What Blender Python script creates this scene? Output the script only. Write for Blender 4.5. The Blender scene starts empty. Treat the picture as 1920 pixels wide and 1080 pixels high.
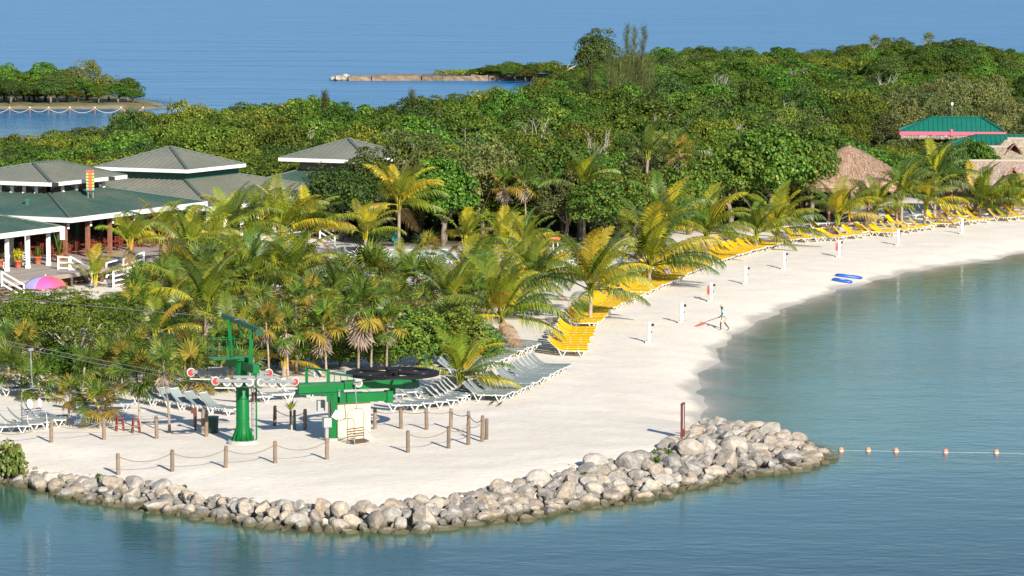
import bpy, bmesh, math, random
import numpy as np
from mathutils import Vector, Matrix, Quaternion, Euler, noise as mnoise

random.seed(7)
rng = np.random.default_rng(7)
R = math.radians
scene = bpy.context.scene
COL = scene.collection

# ------------------------------------------------------------------ camera, sky, sun, exposure
CAM_H = 25.2
FPX = 6700.0
PITCH = math.atan(640.0 / FPX)
cam_data = bpy.data.cameras.new('camera')
cam_data.sensor_width = 36.0
cam_data.lens = FPX / 1920.0 * 36.0
cam_data.clip_start = 1.0
cam_data.clip_end = 60000.0
cam = bpy.data.objects.new('camera', cam_data)
COL.objects.link(cam)
cam.location = (0, 0, CAM_H)
cam.rotation_euler = (math.pi / 2 - PITCH, 0, 0)
scene.camera = cam

SUN_EL, SUN_AZ = R(25), R(24)          # azimuth: right of straight behind the viewer
sun_dir = Vector((math.sin(SUN_AZ) * math.cos(SUN_EL), -math.cos(SUN_AZ) * math.cos(SUN_EL), math.sin(SUN_EL)))
world = bpy.data.worlds.new('World')
scene.world = world
world.use_nodes = True
wn = world.node_tree
bg = wn.nodes['Background']
sky = wn.nodes.new('ShaderNodeTexSky')
sky.sky_type = 'NISHITA'
sky.sun_disc = False
sky.sun_elevation = SUN_EL
sky.sun_rotation = math.atan2(sun_dir.x, sun_dir.y)
sky.air_density = 1.0
sky.dust_density = 0.1
sky.ozone_density = 3.0
wn.links.new(sky.outputs[0], bg.inputs[0])
bg.inputs[1].default_value = 0.08
sun_data = bpy.data.lights.new('sun', 'SUN')
sun_data.energy = 5.0
sun_data.angle = R(0.53)
sun_data.color = (1.0, 0.915, 0.775)
sun = bpy.data.objects.new('sun', sun_data)
COL.objects.link(sun)
sun.rotation_euler = (-sun_dir).to_track_quat('-Z', 'Y').to_euler()
scene.view_settings.view_transform = 'Standard'
scene.view_settings.look = 'None'
scene.view_settings.gamma = 1.0
scene.view_settings.exposure = 0.67
scene.view_settings.use_curve_mapping = False
try:
    scene.cycles.max_bounces = 6
    scene.cycles.diffuse_bounces = 3
    scene.cycles.glossy_bounces = 2
    scene.cycles.transparent_max_bounces = 8
    scene.cycles.caustics_reflective = False
    scene.cycles.caustics_refractive = False
except Exception:
    pass

# ------------------------------------------------------------------ geometry of the place
CP, SP = math.cos(PITCH), math.sin(PITCH)
WATER = -1.0

def at(px, py, z=0.0):
    """the point at height z that a surveyor at the viewpoint would sight at (px, py)"""
    u = (px - 960.0) / FPX
    v = -(py - 540.0) / FPX
    dx, dy, dz = u, CP + v * SP, -SP + v * CP
    t = (z - CAM_H) / dz
    return Vector((dx * t, dy * t, z))

def ppm(y):
    return FPX / y

def pxof(x, y):
    return 960 + FPX * x / y

ROCK_LINE = [(-260, 895), (-120, 900), (0, 908), (60, 915), (120, 930), (180, 943), (260, 955), (330, 965), (400, 977),
             (480, 988), (560, 994), (640, 998), (720, 999), (800, 995), (900, 984), (1000, 972), (1080, 956),
             (1160, 945), (1240, 930), (1320, 913), (1380, 897), (1450, 888), (1520, 880), (1552, 862), (1530, 838),
             (1450, 815), (1380, 805), (1318, 797)]
BEACH_LINE = [(1318, 797), (1312, 780), (1322, 760), (1310, 735), (1318, 700), (1345, 665), (1372, 636), (1398, 612),
              (1440, 594), (1480, 578), (1520, 562), (1570, 543), (1640, 526), (1700, 510), (1790, 496), (1850, 489),
              (1920, 474), (2050, 455), (2250, 440)]
def P2(lst, z=WATER):
    return np.array([[at(a, b, z).x, at(a, b, z).y] for a, b in lst])
rock_xy = P2(ROCK_LINE)
beach_xy = P2(BEACH_LINE)
back = [(95, 520), (110, 640), (90, 705), (40, 715), (8, 722), (1, 716), (5.5, 690), (5, 640), (3, 592), (-5, 546), (-13, 508),
        (-22, 462), (-33, 440), (-46, 424), (-55, 408), (-66, 400), (-90, 398), (-110, 300)]
land_poly = np.vstack([rock_xy, beach_xy[1:], np.array(back)])
isle_poly = np.array([[-120, 577], [-78, 577], [-68, 577], [-64, 576], [-59, 576], [-56, 584], [-58, 594], [-60, 604], [-75, 640], [-130, 680]])

def in_poly(P, poly):
    x, y = P[:, 0], P[:, 1]
    c = np.zeros(len(P), bool)
    n = len(poly)
    j = n - 1
    for i in range(n):
        xi, yi = poly[i]; xj, yj = poly[j]
        if yi != yj:
            c ^= ((yi > y) != (yj > y)) & (x < (xj - xi) * (y - yi) / (yj - yi) + xi)
        j = i
    return c

def seg_dist(P, line):
    best = np.full(len(P), 1e9)
    for i in range(len(line) - 1):
        a, b = line[i], line[i + 1]
        ab = b - a
        t = np.clip(((P - a) @ ab) / (ab @ ab + 1e-9), 0, 1)
        d = np.hypot(*(P - a - t[:, None] * ab).T)
        best = np.minimum(best, d)
    return best

def sstep(a, b, x):
    t = np.clip((x - a) / (b - a), 0, 1)
    return t * t * (3 - 2 * t)

back_line = np.vstack([beach_xy[-1:], np.array(back), rock_xy[:1]])
isle_closed = np.vstack([isle_poly, isle_poly[:1]])

ROCKBED = None
ROCKTOP = None
def H(P):
    P = np.atleast_2d(np.asarray(P, float))
    x, y = P[:, 0], P[:, 1]
    inside = in_poly(P, land_poly)
    dr = seg_dist(P, rock_xy); db = seg_dist(P, beach_xy); dk = seg_dist(P, back_line)
    und = 0.24 * np.sin(x * 1.1 + 0.42 * y) + 0.28 * np.sin(y * 0.37 - x * 0.5) + 0.10 * np.sin(y * 1.3 + x * .8)
    sb = np.where(inside, db, -db) + und * np.exp(-db / 3.5) * sstep(2, 7, dr)
    inside = np.where((db < 5) & (dr > 2.5), sb > 0, inside)
    ins = np.minimum(.52 * sstep(0.1, 2.4, dr) + .48 * sstep(1.2, 8, dr), 1 - np.exp(-np.maximum(sb, 0) / 4.5))
    ins = np.minimum(ins, sstep(0, 5, dk))
    hill = sstep(365, 555, y) * np.interp(x * 560 / np.maximum(y, 300), [-20, -8, 0, 12, 28, 40, 50, 65, 79, 95], [.3, .9, 1.9, 3.1, 3.7, 3.5, 4.1, 5.6, 4.0, 3.2])
    hill *= sstep(0, 26, dk) * (1 - .75 * sstep(575, 690, y))
    outd = np.minimum(np.minimum(dr * 0.55, np.maximum(-sb, 0) * 0.085), dk * 0.10)
    if ROCKBED is not None:
        rb = in_poly(P, ROCKBED)
        ins = np.where(rb, ins - .85 * sstep(0, .5, seg_dist(P, ROCKTOP)), ins)
    z = np.where(inside, -1 + ins + hill, -1 - np.minimum(outd, 4.0) - 0.02)
    ii = in_poly(P, isle_poly)
    di = seg_dist(P, isle_closed)
    z = np.where(ii, -1 + 0.8 * sstep(0, 5, di), z)
    near = (~ii) & (di < 30) & (~inside)
    z = np.where(near, np.maximum(z, -1 - 0.1 * di - 0.02), z)
    return z

def hz(x, y):
    return float(H([[x, y]])[0])

def on(px, py):
    z = 0.0
    for _ in range(10):
        p = at(px, py, z)
        z = 0.5 * z + 0.5 * hz(p.x, p.y)
    p = at(px, py, z)
    return Vector((p.x, p.y, hz(p.x, p.y)))

# ------------------------------------------------------------------ helpers
def tag(o, label=None, cat=None, group=None, kind=None):
    if label: o['label'] = label
    if cat: o['category'] = cat
    if group: o['group'] = group
    if kind: o['kind'] = kind
    return o

def empty(name, loc=(0, 0, 0), rz=0.0, scale=1.0):
    o = bpy.data.objects.new(name, None)
    o.empty_display_size = 0.2
    COL.objects.link(o)
    o.location = loc
    o.rotation_euler = (0, 0, rz)
    if scale != 1.0:
        o.scale = (scale,) * 3
    return o

def thing(name, label, cat, loc=(0, 0, 0), rz=0.0, group=None, scale=1.0):
    return tag(empty(name, loc, rz, scale), label, cat, group)

def ob(name, mesh, parent=None, loc=None, rot=None, scale=None):
    o = bpy.data.objects.new(name, mesh)
    COL.objects.link(o)
    if parent is not None: o.parent = parent
    if loc is not None: o.location = loc
    if rot is not None: o.rotation_euler = rot
    if scale is not None: o.scale = scale if hasattr(scale, '__len__') else (scale,) * 3
    return o

class MB:
    def __init__(s):
        s.v = []; s.f = []
    def add(s, vs, fs):
        n = len(s.v)
        s.v += [tuple(p) for p in vs]
        s.f += [tuple(i + n for i in f) for f in fs]
        return s
    def box(s, c, size, M=None):
        hx, hy, hzz = size[0] / 2, size[1] / 2, size[2] / 2
        vs = [Vector((a * hx, b * hy, d * hzz)) for d in (-1, 1) for b in (-1, 1) for a in (-1, 1)]
        if M is not None: vs = [M @ p for p in vs]
        c = Vector(c)
        return s.add([p + c for p in vs], [(0, 2, 3, 1), (4, 5, 7, 6), (0, 1, 5, 4), (2, 6, 7, 3), (0, 4, 6, 2), (1, 3, 7, 5)])
    def bar(s, a, b, w, h, up=(0, 0, 1)):
        a, b = Vector(a), Vector(b)
        d = b - a; L = d.length
        if L < 1e-6: return s
        x = d / L
        up = Vector(up)
        y = up.cross(x)
        if y.length < 1e-4: y = Vector((0, 1, 0)).cross(x)
        if y.length < 1e-4: y = Vector((1, 0, 0)).cross(x)
        y.normalize(); z = x.cross(y)
        M = Matrix((x, y, z)).transposed()
        return s.box((a + b) / 2, (L, w, h), M)
    def tube(s, pts, rad, n=8, cap=True):
        pts = [Vector(p) for p in pts]
        if not hasattr(rad, '__len__'): rad = [rad] * len(pts)
        base = len(s.v)
        prev = None
        for i, p in enumerate(pts):
            d = (pts[min(i + 1, len(pts) - 1)] - pts[max(i - 1, 0)])
            d.normalize()
            if prev is None:
                a = d.orthogonal().normalized()
            else:
                a = prev - d * prev.dot(d)
                if a.length < 1e-5: a = d.orthogonal()
                a.normalize()
            prev = a
            b = d.cross(a)
            for k in range(n):
                t = 2 * math.pi * k / n
                s.v.append(tuple(p + (a * math.cos(t) + b * math.sin(t)) * rad[i]))
        for i in range(len(pts) - 1):
            for k in range(n):
                k2 = (k + 1) % n
                s.f.append((base + i * n + k, base + i * n + k2, base + (i + 1) * n + k2, base + (i + 1) * n + k))
        if cap:
            s.f.append(tuple(base + k for k in range(n))[::-1])
            m = base + (len(pts) - 1) * n
            s.f.append(tuple(m + k for k in range(n)))
        return s
    def lathe(s, prof, n=16, c=(0, 0, 0), M=None):
        base = len(s.v)
        c = Vector(c)
        for r, z in prof:
            for k in range(n):
                t = 2 * math.pi * k / n
                p = Vector((r * math.cos(t), r * math.sin(t), z))
                if M is not None: p = M @ p
                s.v.append(tuple(p + c))
        for i in range(len(prof) - 1):
            for k in range(n):
                k2 = (k + 1) % n
                s.f.append((base + i * n + k, base + i * n + k2, base + (i + 1) * n + k2, base + (i + 1) * n + k))
        s.f.append(tuple(base + k for k in range(n))[::-1])
        m = base + (len(prof) - 1) * n
        s.f.append(tuple(m + k for k in range(n)))
        return s
    def slab(s, poly, thick):
        """poly: 3-D polygon; thick: extrusion vector (down)"""
        n = len(poly)
        t = Vector(thick)
        vs = [Vector(p) for p in poly] + [Vector(p) + t for p in poly]
        fs = [tuple(range(n)), tuple(range(2 * n - 1, n - 1, -1))]
        for i in range(n):
            j = (i + 1) % n
            fs.append((i, i + n, j + n, j))
        return s.add(vs, fs)
    def mesh(s, name, mat=None, smooth=False):
        m = bpy.data.meshes.new(name)
        m.from_pydata(s.v, [], s.f)
        if mat: m.materials.append(mat)
        if smooth:
            m.polygons.foreach_set('use_smooth', [True] * len(m.polygons))
        m.update()
        return m
    def build(s, name, mat, parent=None, smooth=False, **k):
        return ob(name, s.mesh(name, mat, smooth), parent, **k)

def np_mesh(name, V, F, mat=None, smooth=False):
    """V (n,3), F (m,k) all faces of k corners"""
    m = bpy.data.meshes.new(name)
    V = np.asarray(V, np.float32); F = np.asarray(F, np.int32)
    k = F.shape[1]
    m.vertices.add(len(V)); m.vertices.foreach_set('co', V.ravel())
    m.loops.add(F.size); m.loops.foreach_set('vertex_index', F.ravel())
    m.polygons.add(len(F))
    m.polygons.foreach_set('loop_start', np.arange(0, F.size, k, dtype=np.int32))
    m.polygons.foreach_set('loop_total', np.full(len(F), k, np.int32))
    if smooth: m.polygons.foreach_set('use_smooth', np.ones(len(F), bool))
    if mat: m.materials.append(mat)
    m.update(calc_edges=True)
    m.validate()
    return m

ORD = ['first', 'second', 'third', 'fourth', 'fifth', 'sixth', 'seventh', 'eighth', 'ninth', 'tenth', 'eleventh', 'twelfth',
       'thirteenth', 'fourteenth', 'fifteenth', 'sixteenth', 'seventeenth', 'eighteenth', 'nineteenth']
TENS = {2: 'twent', 3: 'thirt', 4: 'fort', 5: 'fift', 6: 'sixt', 7: 'sevent', 8: 'eight', 9: 'ninet'}
def nth(i):          # 0 -> first
    n = i + 1
    if n < 20: return ORD[n - 1]
    t, u = divmod(n, 10)
    return TENS[t] + ('ieth' if u == 0 else 'y-' + ORD[u - 1])

# ------------------------------------------------------------------ materials
def new_mat(name):
    m = bpy.data.materials.new(name)
    m.use_nodes = True
    nt = m.node_tree
    return m, nt, nt.nodes['Principled BSDF'], nt.nodes['Material Output']

def N(nt, typ, **kw):
    n = nt.nodes.new(typ)
    for k, v in kw.items():
        if k.startswith('i_'):
            n.inputs[k[2:].replace('_', ' ')].default_value = v
        else:
            setattr(n, k, v)
    return n

def ramp(nt, stops, fac=None, interp='LINEAR'):
    r = nt.nodes.new('ShaderNodeValToRGB')
    cr = r.color_ramp
    cr.interpolation = interp
    while len(cr.elements) < len(stops): cr.elements.new(0.5)
    for e, (p, c) in zip(cr.elements, stops):
        e.position = p
        e.color = (*c, 1) if len(c) == 3 else c
    if fac is not None: nt.links.new(fac, r.inputs[0])
    return r

def mixc(nt, fac, a, b, mode='MIX'):
    m = nt.nodes.new('ShaderNodeMix')
    m.data_type = 'RGBA'; m.blend_type = mode
    for sock, val in ((m.inputs[0], fac), (m.inputs[6], a), (m.inputs[7], b)):
        if hasattr(val, 'is_output'): nt.links.new(val, sock)
        elif isinstance(val, (int, float)): sock.default_value = val
        else: sock.default_value = (*val, 1)
    return m.outputs[2]

def plain(name, col, rough=0.5, var=0.10, scale=3.0, bump=0.0, metal=0.0, objvar=0.0, dirt=None, spec=None):
    """painted / solid stuff: base colour broken up by noise, a little roughness variation and fine bump"""
    m, nt, b, out = new_mat(name)
    tc = N(nt, 'ShaderNodeTexCoord')
    nz = N(nt, 'ShaderNodeTexNoise', i_Scale=scale, i_Detail=5.0, i_Roughness=0.6)
    nt.links.new(tc.outputs['Object'], nz.inputs['Vector'])
    lo = tuple(max(0, c * (1 - var)) for c in col); hi = tuple(min(1, c * (1 + var)) for c in col)
    r = ramp(nt, [(0.3, lo), (0.7, hi)], nz.outputs[0])
    c = r.outputs[0]
    if dirt:
        n2 = N(nt, 'ShaderNodeTexNoise', i_Scale=scale * 0.6, i_Detail=8.0, i_Roughness=0.7)
        nt.links.new(tc.outputs['Object'], n2.inputs['Vector'])
        r2 = ramp(nt, [(0.52, (0, 0, 0)), (0.72, (1, 1, 1))], n2.outputs[0])
        c = mixc(nt, r2.outputs[0], c, dirt)
    if objvar:
        oi = N(nt, 'ShaderNodeObjectInfo')
        hs = N(nt, 'ShaderNodeHueSaturation')
        mr = N(nt, 'ShaderNodeMapRange'); mr.inputs[3].default_value = 1 - objvar; mr.inputs[4].default_value = 1 + objvar
        nt.links.new(oi.outputs['Random'], mr.inputs[0]); nt.links.new(mr.outputs[0], hs.inputs['Value'])
        nt.links.new(c, hs.inputs['Color']); c = hs.outputs[0]
    nt.links.new(c, b.inputs['Base Color'])
    b.inputs['Roughness'].default_value = rough
    b.inputs['Metallic'].default_value = metal
    if spec is not None: b.inputs['Specular IOR Level'].default_value = spec
    if bump:
        bp = N(nt, 'ShaderNodeBump', i_Strength=bump, i_Distance=0.02)
        nt.links.new(nz.outputs[0], bp.inputs['Height']); nt.links.new(bp.outputs[0], b.inputs['Normal'])
    return m

def foliage(name, stops, trans=0.16, rough=0.55, objvar=0.42, huevar=0.025, spec=0.2):
    """leaf colour differs from leaf to leaf and from plant to plant"""
    m, nt, b, out = new_mat(name)
    geo = N(nt, 'ShaderNodeNewGeometry')
    r = ramp(nt, stops, geo.outputs['Random Per Island'])
    oi = N(nt, 'ShaderNodeObjectInfo')
    hs = N(nt, 'ShaderNodeHueSaturation')
    mr = N(nt, 'ShaderNodeMapRange'); mr.inputs[3].default_value = 1 - objvar; mr.inputs[4].default_value = 1 + objvar
    nt.links.new(oi.outputs['Random'], mr.inputs[0]); nt.links.new(mr.outputs[0], hs.inputs['Value'])
    ml = N(nt, 'ShaderNodeMath', operation='MULTIPLY'); ml.inputs[1].default_value = 7.31
    fr = N(nt, 'ShaderNodeMath', operation='FRACT')
    nt.links.new(oi.outputs['Random'], ml.inputs[0]); nt.links.new(ml.outputs[0], fr.inputs[0])
    m2 = N(nt, 'ShaderNodeMapRange'); m2.inputs[3].default_value = 0.5 - huevar; m2.inputs[4].default_value = 0.5 + huevar
    nt.links.new(fr.outputs[0], m2.inputs[0]); nt.links.new(m2.outputs[0], hs.inputs['Hue'])
    nt.links.new(r.outputs[0], hs.inputs['Color'])
    nt.links.new(hs.outputs[0], b.inputs['Base Color'])
    b.inputs['Roughness'].default_value = rough
    b.inputs['Specular IOR Level'].default_value = spec
    tr = N(nt, 'ShaderNodeBsdfTranslucent')
    bright = mixc(nt, 1.0, hs.outputs[0], (1.25, 1.2, 0.6), 'MULTIPLY')
    nt.links.new(bright, tr.inputs[0])
    mx = N(nt, 'ShaderNodeMixShader'); mx.inputs[0].default_value = trans
    nt.links.new(b.outputs[0], mx.inputs[1]); nt.links.new(tr.outputs[0], mx.inputs[2])
    nt.links.new(mx.outputs[0], out.inputs[0])
    return m

M = {}
M['leaf_olive'] = foliage('leaf_olive', [(0, (0.049, 0.081, 0.009)), (0.4, (0.092, 0.139, 0.015)), (0.75, (0.146, 0.184, 0.020)), (1, (0.210, 0.230, 0.031))])
M['leaf_green'] = foliage('leaf_green', [(0, (0.028, 0.069, 0.009)), (0.45, (0.065, 0.127, 0.014)), (0.8, (0.107, 0.182, 0.019)), (1, (0.162, 0.231, 0.031))])
M['leaf_dark'] = foliage('leaf_dark', [(0, (0.023, 0.054, 0.014)), (0.5, (0.055, 0.101, 0.020)), (1, (0.117, 0.169, 0.035))], objvar=.25)
M['leaf_grey'] = foliage('leaf_grey', [(0, (0.053, 0.073, 0.020)), (0.5, (0.104, 0.132, 0.036)), (0.85, (0.158, 0.177, 0.059)), (1, (0.202, 0.177, 0.081))])
M['leaf_grape'] = foliage('leaf_grape', [(0, (0.043, 0.099, 0.013)), (0.5, (0.093, 0.173, 0.020)), (0.86, (0.167, 0.252, 0.027)), (0.97, (0.248, 0.265, 0.027)), (1, (0.311, 0.159, 0.027))], trans=.2, rough=.5, spec=.3, objvar=.18)
M['leaf_shrub'] = foliage('leaf_shrub', [(0, (.050, .095, .018)), (.5, (.110, .180, .035)), (.93, (.19, .26, .06)), (1, (.36, .16, .05))], trans=.25, rough=.4, spec=.45, objvar=.1)
M['leaf_needle'] = foliage('leaf_needle', [(0, (.065, .085, .028)), (.6, (.115, .135, .042)), (1, (.165, .175, .06))], trans=.35)
M['frond_green'] = foliage('frond_green', [(0, (0.050, 0.092, 0.013)), (0.5, (0.094, 0.155, 0.018)), (1, (0.156, 0.216, 0.027))], trans=.30, rough=.42, spec=.4, objvar=.25)
M['frond_lime'] = foliage('frond_lime', [(0, (0.118, 0.162, 0.014)), (0.5, (0.221, 0.265, 0.022)), (1, (0.331, 0.331, 0.032))], trans=.32, rough=.42, spec=.4, objvar=.25)
M['frond_yellow'] = foliage('frond_yellow', [(0, (0.247, 0.245, 0.016)), (0.5, (0.445, 0.375, 0.023)), (1, (0.580, 0.447, 0.036))], trans=.3, rough=.45, spec=.35, objvar=.2)
M['frond_brown'] = foliage('frond_brown', [(0, (.13, .085, .035)), (.5, (.24, .155, .07)), (1, (.34, .23, .12))], trans=.15, rough=.8, objvar=.25)
M['fan_green'] = foliage('fan_green', [(0, (0.046, 0.084, 0.013)), (0.5, (0.098, 0.154, 0.020)), (1, (0.172, 0.230, 0.032))], trans=.25, rough=.45, spec=.35, objvar=.25)
M['fan_yellow'] = foliage('fan_yellow', [(0, (.18, .15, .025)), (.5, (.27, .21, .03)), (1, (.36, .27, .05))], trans=.25, objvar=.2)
M['fan_dead'] = foliage('fan_dead', [(0, (.15, .115, .085)), (.5, (.25, .20, .155)), (1, (.36, .30, .24))], trans=.1, rough=.9, objvar=.2)
M['bark'] = plain('bark', (.19, .155, .12), .9, .35, 6, .4, objvar=.25)
M['palm_bark'] = plain('palm_bark', (.30, .235, .175), .9, .3, 7, .5, objvar=.2)
M['bark_pale'] = plain('bark_pale', (.31, .28, .245), .9, .2, 6, .4)
M['white_paint'] = plain('white_paint', (.80, .80, .78), .4, .05, 2.0, dirt=(.66, .64, .59))
M['white_resin'] = plain('white_resin', (.66, .66, .65), .35, .04, 4.0)
M['yellow_sling'] = plain('yellow_sling', (.68, .42, .006), .75, .10, 5.0, .15, objvar=.10, spec=.15)
M['grey_sling'] = plain('grey_sling', (.235, .275, .275), .75, .08, 5.0, .15, objvar=.15, spec=.2)
M['navy_sling'] = plain('navy_sling', (.10, .15, .17), .65, .1, 5.0, .15, objvar=.12)
M['lift_green'] = plain('lift_green', (.003, .135, .030), .35, .10, 1.4, dirt=(.005, .115, .03), spec=.3)
M['dark_green'] = plain('dark_green', (.012, .075, .045), .4, .15, 3)
M['sheave_grey'] = plain('sheave_grey', (.23, .245, .26), .4, .1, 3, metal=.3)
M['steel'] = plain('steel', (.45, .46, .46), .35, .1, 4, metal=.7)
M['sheave_white'] = plain('sheave_white', (.46, .46, .44), .45, .06, 6)
M['sheave_red'] = plain('sheave_red', (.42, .03, .035), .4, .1, 6)
M['black_rubber'] = plain('black_rubber', (.012, .012, .013), .6, .2, 3, spec=.15)
M['cable'] = plain('cable', (.10, .10, .10), .5, .2, 3, metal=.4)
M['cream'] = plain('cream', (.64, .545, .375), .8, .05, 1.2, .1, dirt=(.57, .48, .33))
M['concrete'] = plain('concrete', (.46, .44, .40), .85, .15, 2.5, .3)
M['post_wood'] = plain('post_wood', (.20, .145, .105), .85, .25, 5, .4, objvar=.25)
M['dark_wood'] = plain('dark_wood', (.10, .062, .045), .7, .3, 5, .3)
M['red_wood'] = plain('red_wood', (.22, .045, .028), .5, .25, 5, .2, objvar=.2)
M['brown_post'] = plain('brown_post', (.26, .11, .07), .6, .2, 4, .2)
M['rope'] = plain('rope', (.24, .20, .155), .9, .2, 12)
M['rope_white'] = plain('rope_white', (.74, .73, .70), .8, .08, 12)
M['deck'] = plain('deck', (.34, .29, .26), .85, .2, 1.5, .3, objvar=.14)
M['terracotta'] = plain('terracotta', (.50, .14, .065), .75, .15, 4, .2, objvar=.1)
M['thatch_red'] = plain('thatch_red', (.37, .27, .18), .95, .3, 9, .5, objvar=.15)
M['thatch_grey'] = plain('thatch_grey', (.37, .30, .24), .95, .28, 9, .5, objvar=.12)
M['pink'] = plain('pink', (.72, .11, .20), .5, .08, 3)
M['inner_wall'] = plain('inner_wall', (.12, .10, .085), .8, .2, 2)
M['shade_net'] = plain('shade_net', (.26, .26, .29), .9, .15, 2)
M['green_wall'] = plain('green_wall', (.020, .115, .085), .6, .12, 2)
M['tan_wall'] = plain('tan_wall', (.30, .20, .16), .7, .15, 2)
M['orange_sign'] = plain('orange_sign', (.80, .16, .06), .5, .08, 4)
M['blue_plastic'] = plain('blue_plastic', (.015, .085, .42), .35, .1, 3)
M['skin'] = plain('skin', (.065, .034, .022), .55, .15, 6)
M['shirt_blue'] = plain('shirt_blue', (.34, .62, .82), .8, .08, 6, .2)
M['shirt_red'] = plain('shirt_red', (.62, .03, .03), .8, .08, 6, .2)
M['khaki'] = plain('khaki', (.50, .42, .31), .85, .08, 6, .2)
M['black_cloth'] = plain('black_cloth', (.02, .02, .022), .85, .1, 6)
M['cap_grey'] = plain('cap_grey', (.45, .40, .34), .8, .1, 8)
M['teal'] = plain('teal', (.02, .22, .22), .6, .1, 4)
M['buoy_orange'] = plain('buoy_orange', (.80, .26, .12), .45, .08, 6)
M['ring_red'] = plain('ring_red', (.72, .12, .08), .5, .08, 6)
M['sign_grey'] = plain('sign_grey', (.55, .56, .57), .5, .06, 3)
M['sign_post'] = plain('sign_post', (.13, .028, .022), .5, .15, 3)
M['soil'] = plain('soil', (.16, .12, .08), .95, .3, 3, .3)
M['box_grey'] = plain('box_grey', (.33, .35, .35), .45, .08, 4)
M['glass_lamp'] = plain('glass_lamp', (.85, .84, .80), .3, .03, 4)

def roof_mat(name, col, weather):
    m, nt, b, out = new_mat(name)
    tc = N(nt, 'ShaderNodeTexCoord')
    nz = N(nt, 'ShaderNodeTexNoise', i_Scale=0.22, i_Detail=6.0, i_Roughness=0.6)
    nt.links.new(tc.outputs['Object'], nz.inputs['Vector'])
    r = ramp(nt, [(0.38, col), (0.66, weather)], nz.outputs[0])
    n2 = N(nt, 'ShaderNodeTexNoise', i_Scale=2.5, i_Detail=6.0, i_Roughness=0.7)
    nt.links.new(tc.outputs['Object'], n2.inputs['Vector'])
    r2 = ramp(nt, [(0.3, (.85, .85, .85)), (0.7, (1.1, 1.1, 1.1))], n2.outputs[0])
    c = mixc(nt, 1.0, r.outputs[0], r2.outputs[0], 'MULTIPLY')
    nt.links.new(c, b.inputs['Base Color'])
    b.inputs['Roughness'].default_value = 0.45
    return m
M['roof_grey'] = roof_mat('roof_grey', (.165, .178, .145), (.215, .215, .18))
M['roof_green'] = roof_mat('roof_green', (.040, .098, .078), (.095, .130, .108))
M['roof_mix'] = roof_mat('roof_mix', (.175, .185, .15), (.225, .222, .185))
M['roof_teal'] = roof_mat('roof_teal', (.006, .150, .105), (.012, .175, .12))
M['roof_rib'] = plain('roof_rib', (.085, .115, .095), .5, .15, 3)
M['rib_teal'] = plain('rib_teal', (.006, .09, .065), .5, .15, 3)

def rock_mat():
    m, nt, b, out = new_mat('boulder')
    tc = N(nt, 'ShaderNodeTexCoord')
    oi = N(nt, 'ShaderNodeObjectInfo')
    r = ramp(nt, [(0, (.20, .19, .18)), (.25, (.34, .33, .315)), (.5, (.37, .305, .24)), (.65, (.40, .39, .37)), (.82, (.43, .375, .305)), (1, (.25, .215, .19))], oi.outputs['Random'])
    nz = N(nt, 'ShaderNodeTexNoise', i_Scale=2.2, i_Detail=8.0, i_Roughness=0.65)
    nt.links.new(tc.outputs['Object'], nz.inputs['Vector'])
    r2 = ramp(nt, [(0.3, (.62, .60, .58)), (0.7, (1.30, 1.26, 1.20))], nz.outputs[0])
    c = mixc(nt, 1.0, r.outputs[0], r2.outputs[0], 'MULTIPLY')
    n3 = N(nt, 'ShaderNodeTexNoise', i_Scale=1.1, i_Detail=4.0)
    nt.links.new(tc.outputs['Object'], n3.inputs['Vector'])
    r3 = ramp(nt, [(0.55, (0, 0, 0)), (0.68, (1, 1, 1))], n3.outputs[0])
    c = mixc(nt, r3.outputs[0], c, (.40, .375, .35))
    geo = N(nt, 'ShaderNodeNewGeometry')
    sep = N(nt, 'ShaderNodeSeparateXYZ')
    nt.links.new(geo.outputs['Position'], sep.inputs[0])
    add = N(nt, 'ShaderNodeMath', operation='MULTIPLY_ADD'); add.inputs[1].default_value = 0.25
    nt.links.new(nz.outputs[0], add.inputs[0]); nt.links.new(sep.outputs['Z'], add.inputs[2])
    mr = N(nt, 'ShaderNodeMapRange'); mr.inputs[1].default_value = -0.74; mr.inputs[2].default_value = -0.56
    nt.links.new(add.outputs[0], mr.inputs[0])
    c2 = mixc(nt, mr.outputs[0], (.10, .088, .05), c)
    nt.links.new(c2, b.inputs['Base Color'])
    b.inputs['Roughness'].default_value = 0.8
    bp = N(nt, 'ShaderNodeBump', i_Strength=.55, i_Distance=0.06)
    n4 = N(nt, 'ShaderNodeTexNoise', i_Scale=6.0, i_Detail=8.0, i_Roughness=0.7)
    nt.links.new(tc.outputs['Object'], n4.inputs['Vector'])
    nt.links.new(n4.outputs[0], bp.inputs['Height']); nt.links.new(bp.outputs[0], b.inputs['Normal'])
    return m
M['boulder'] = rock_mat()

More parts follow.
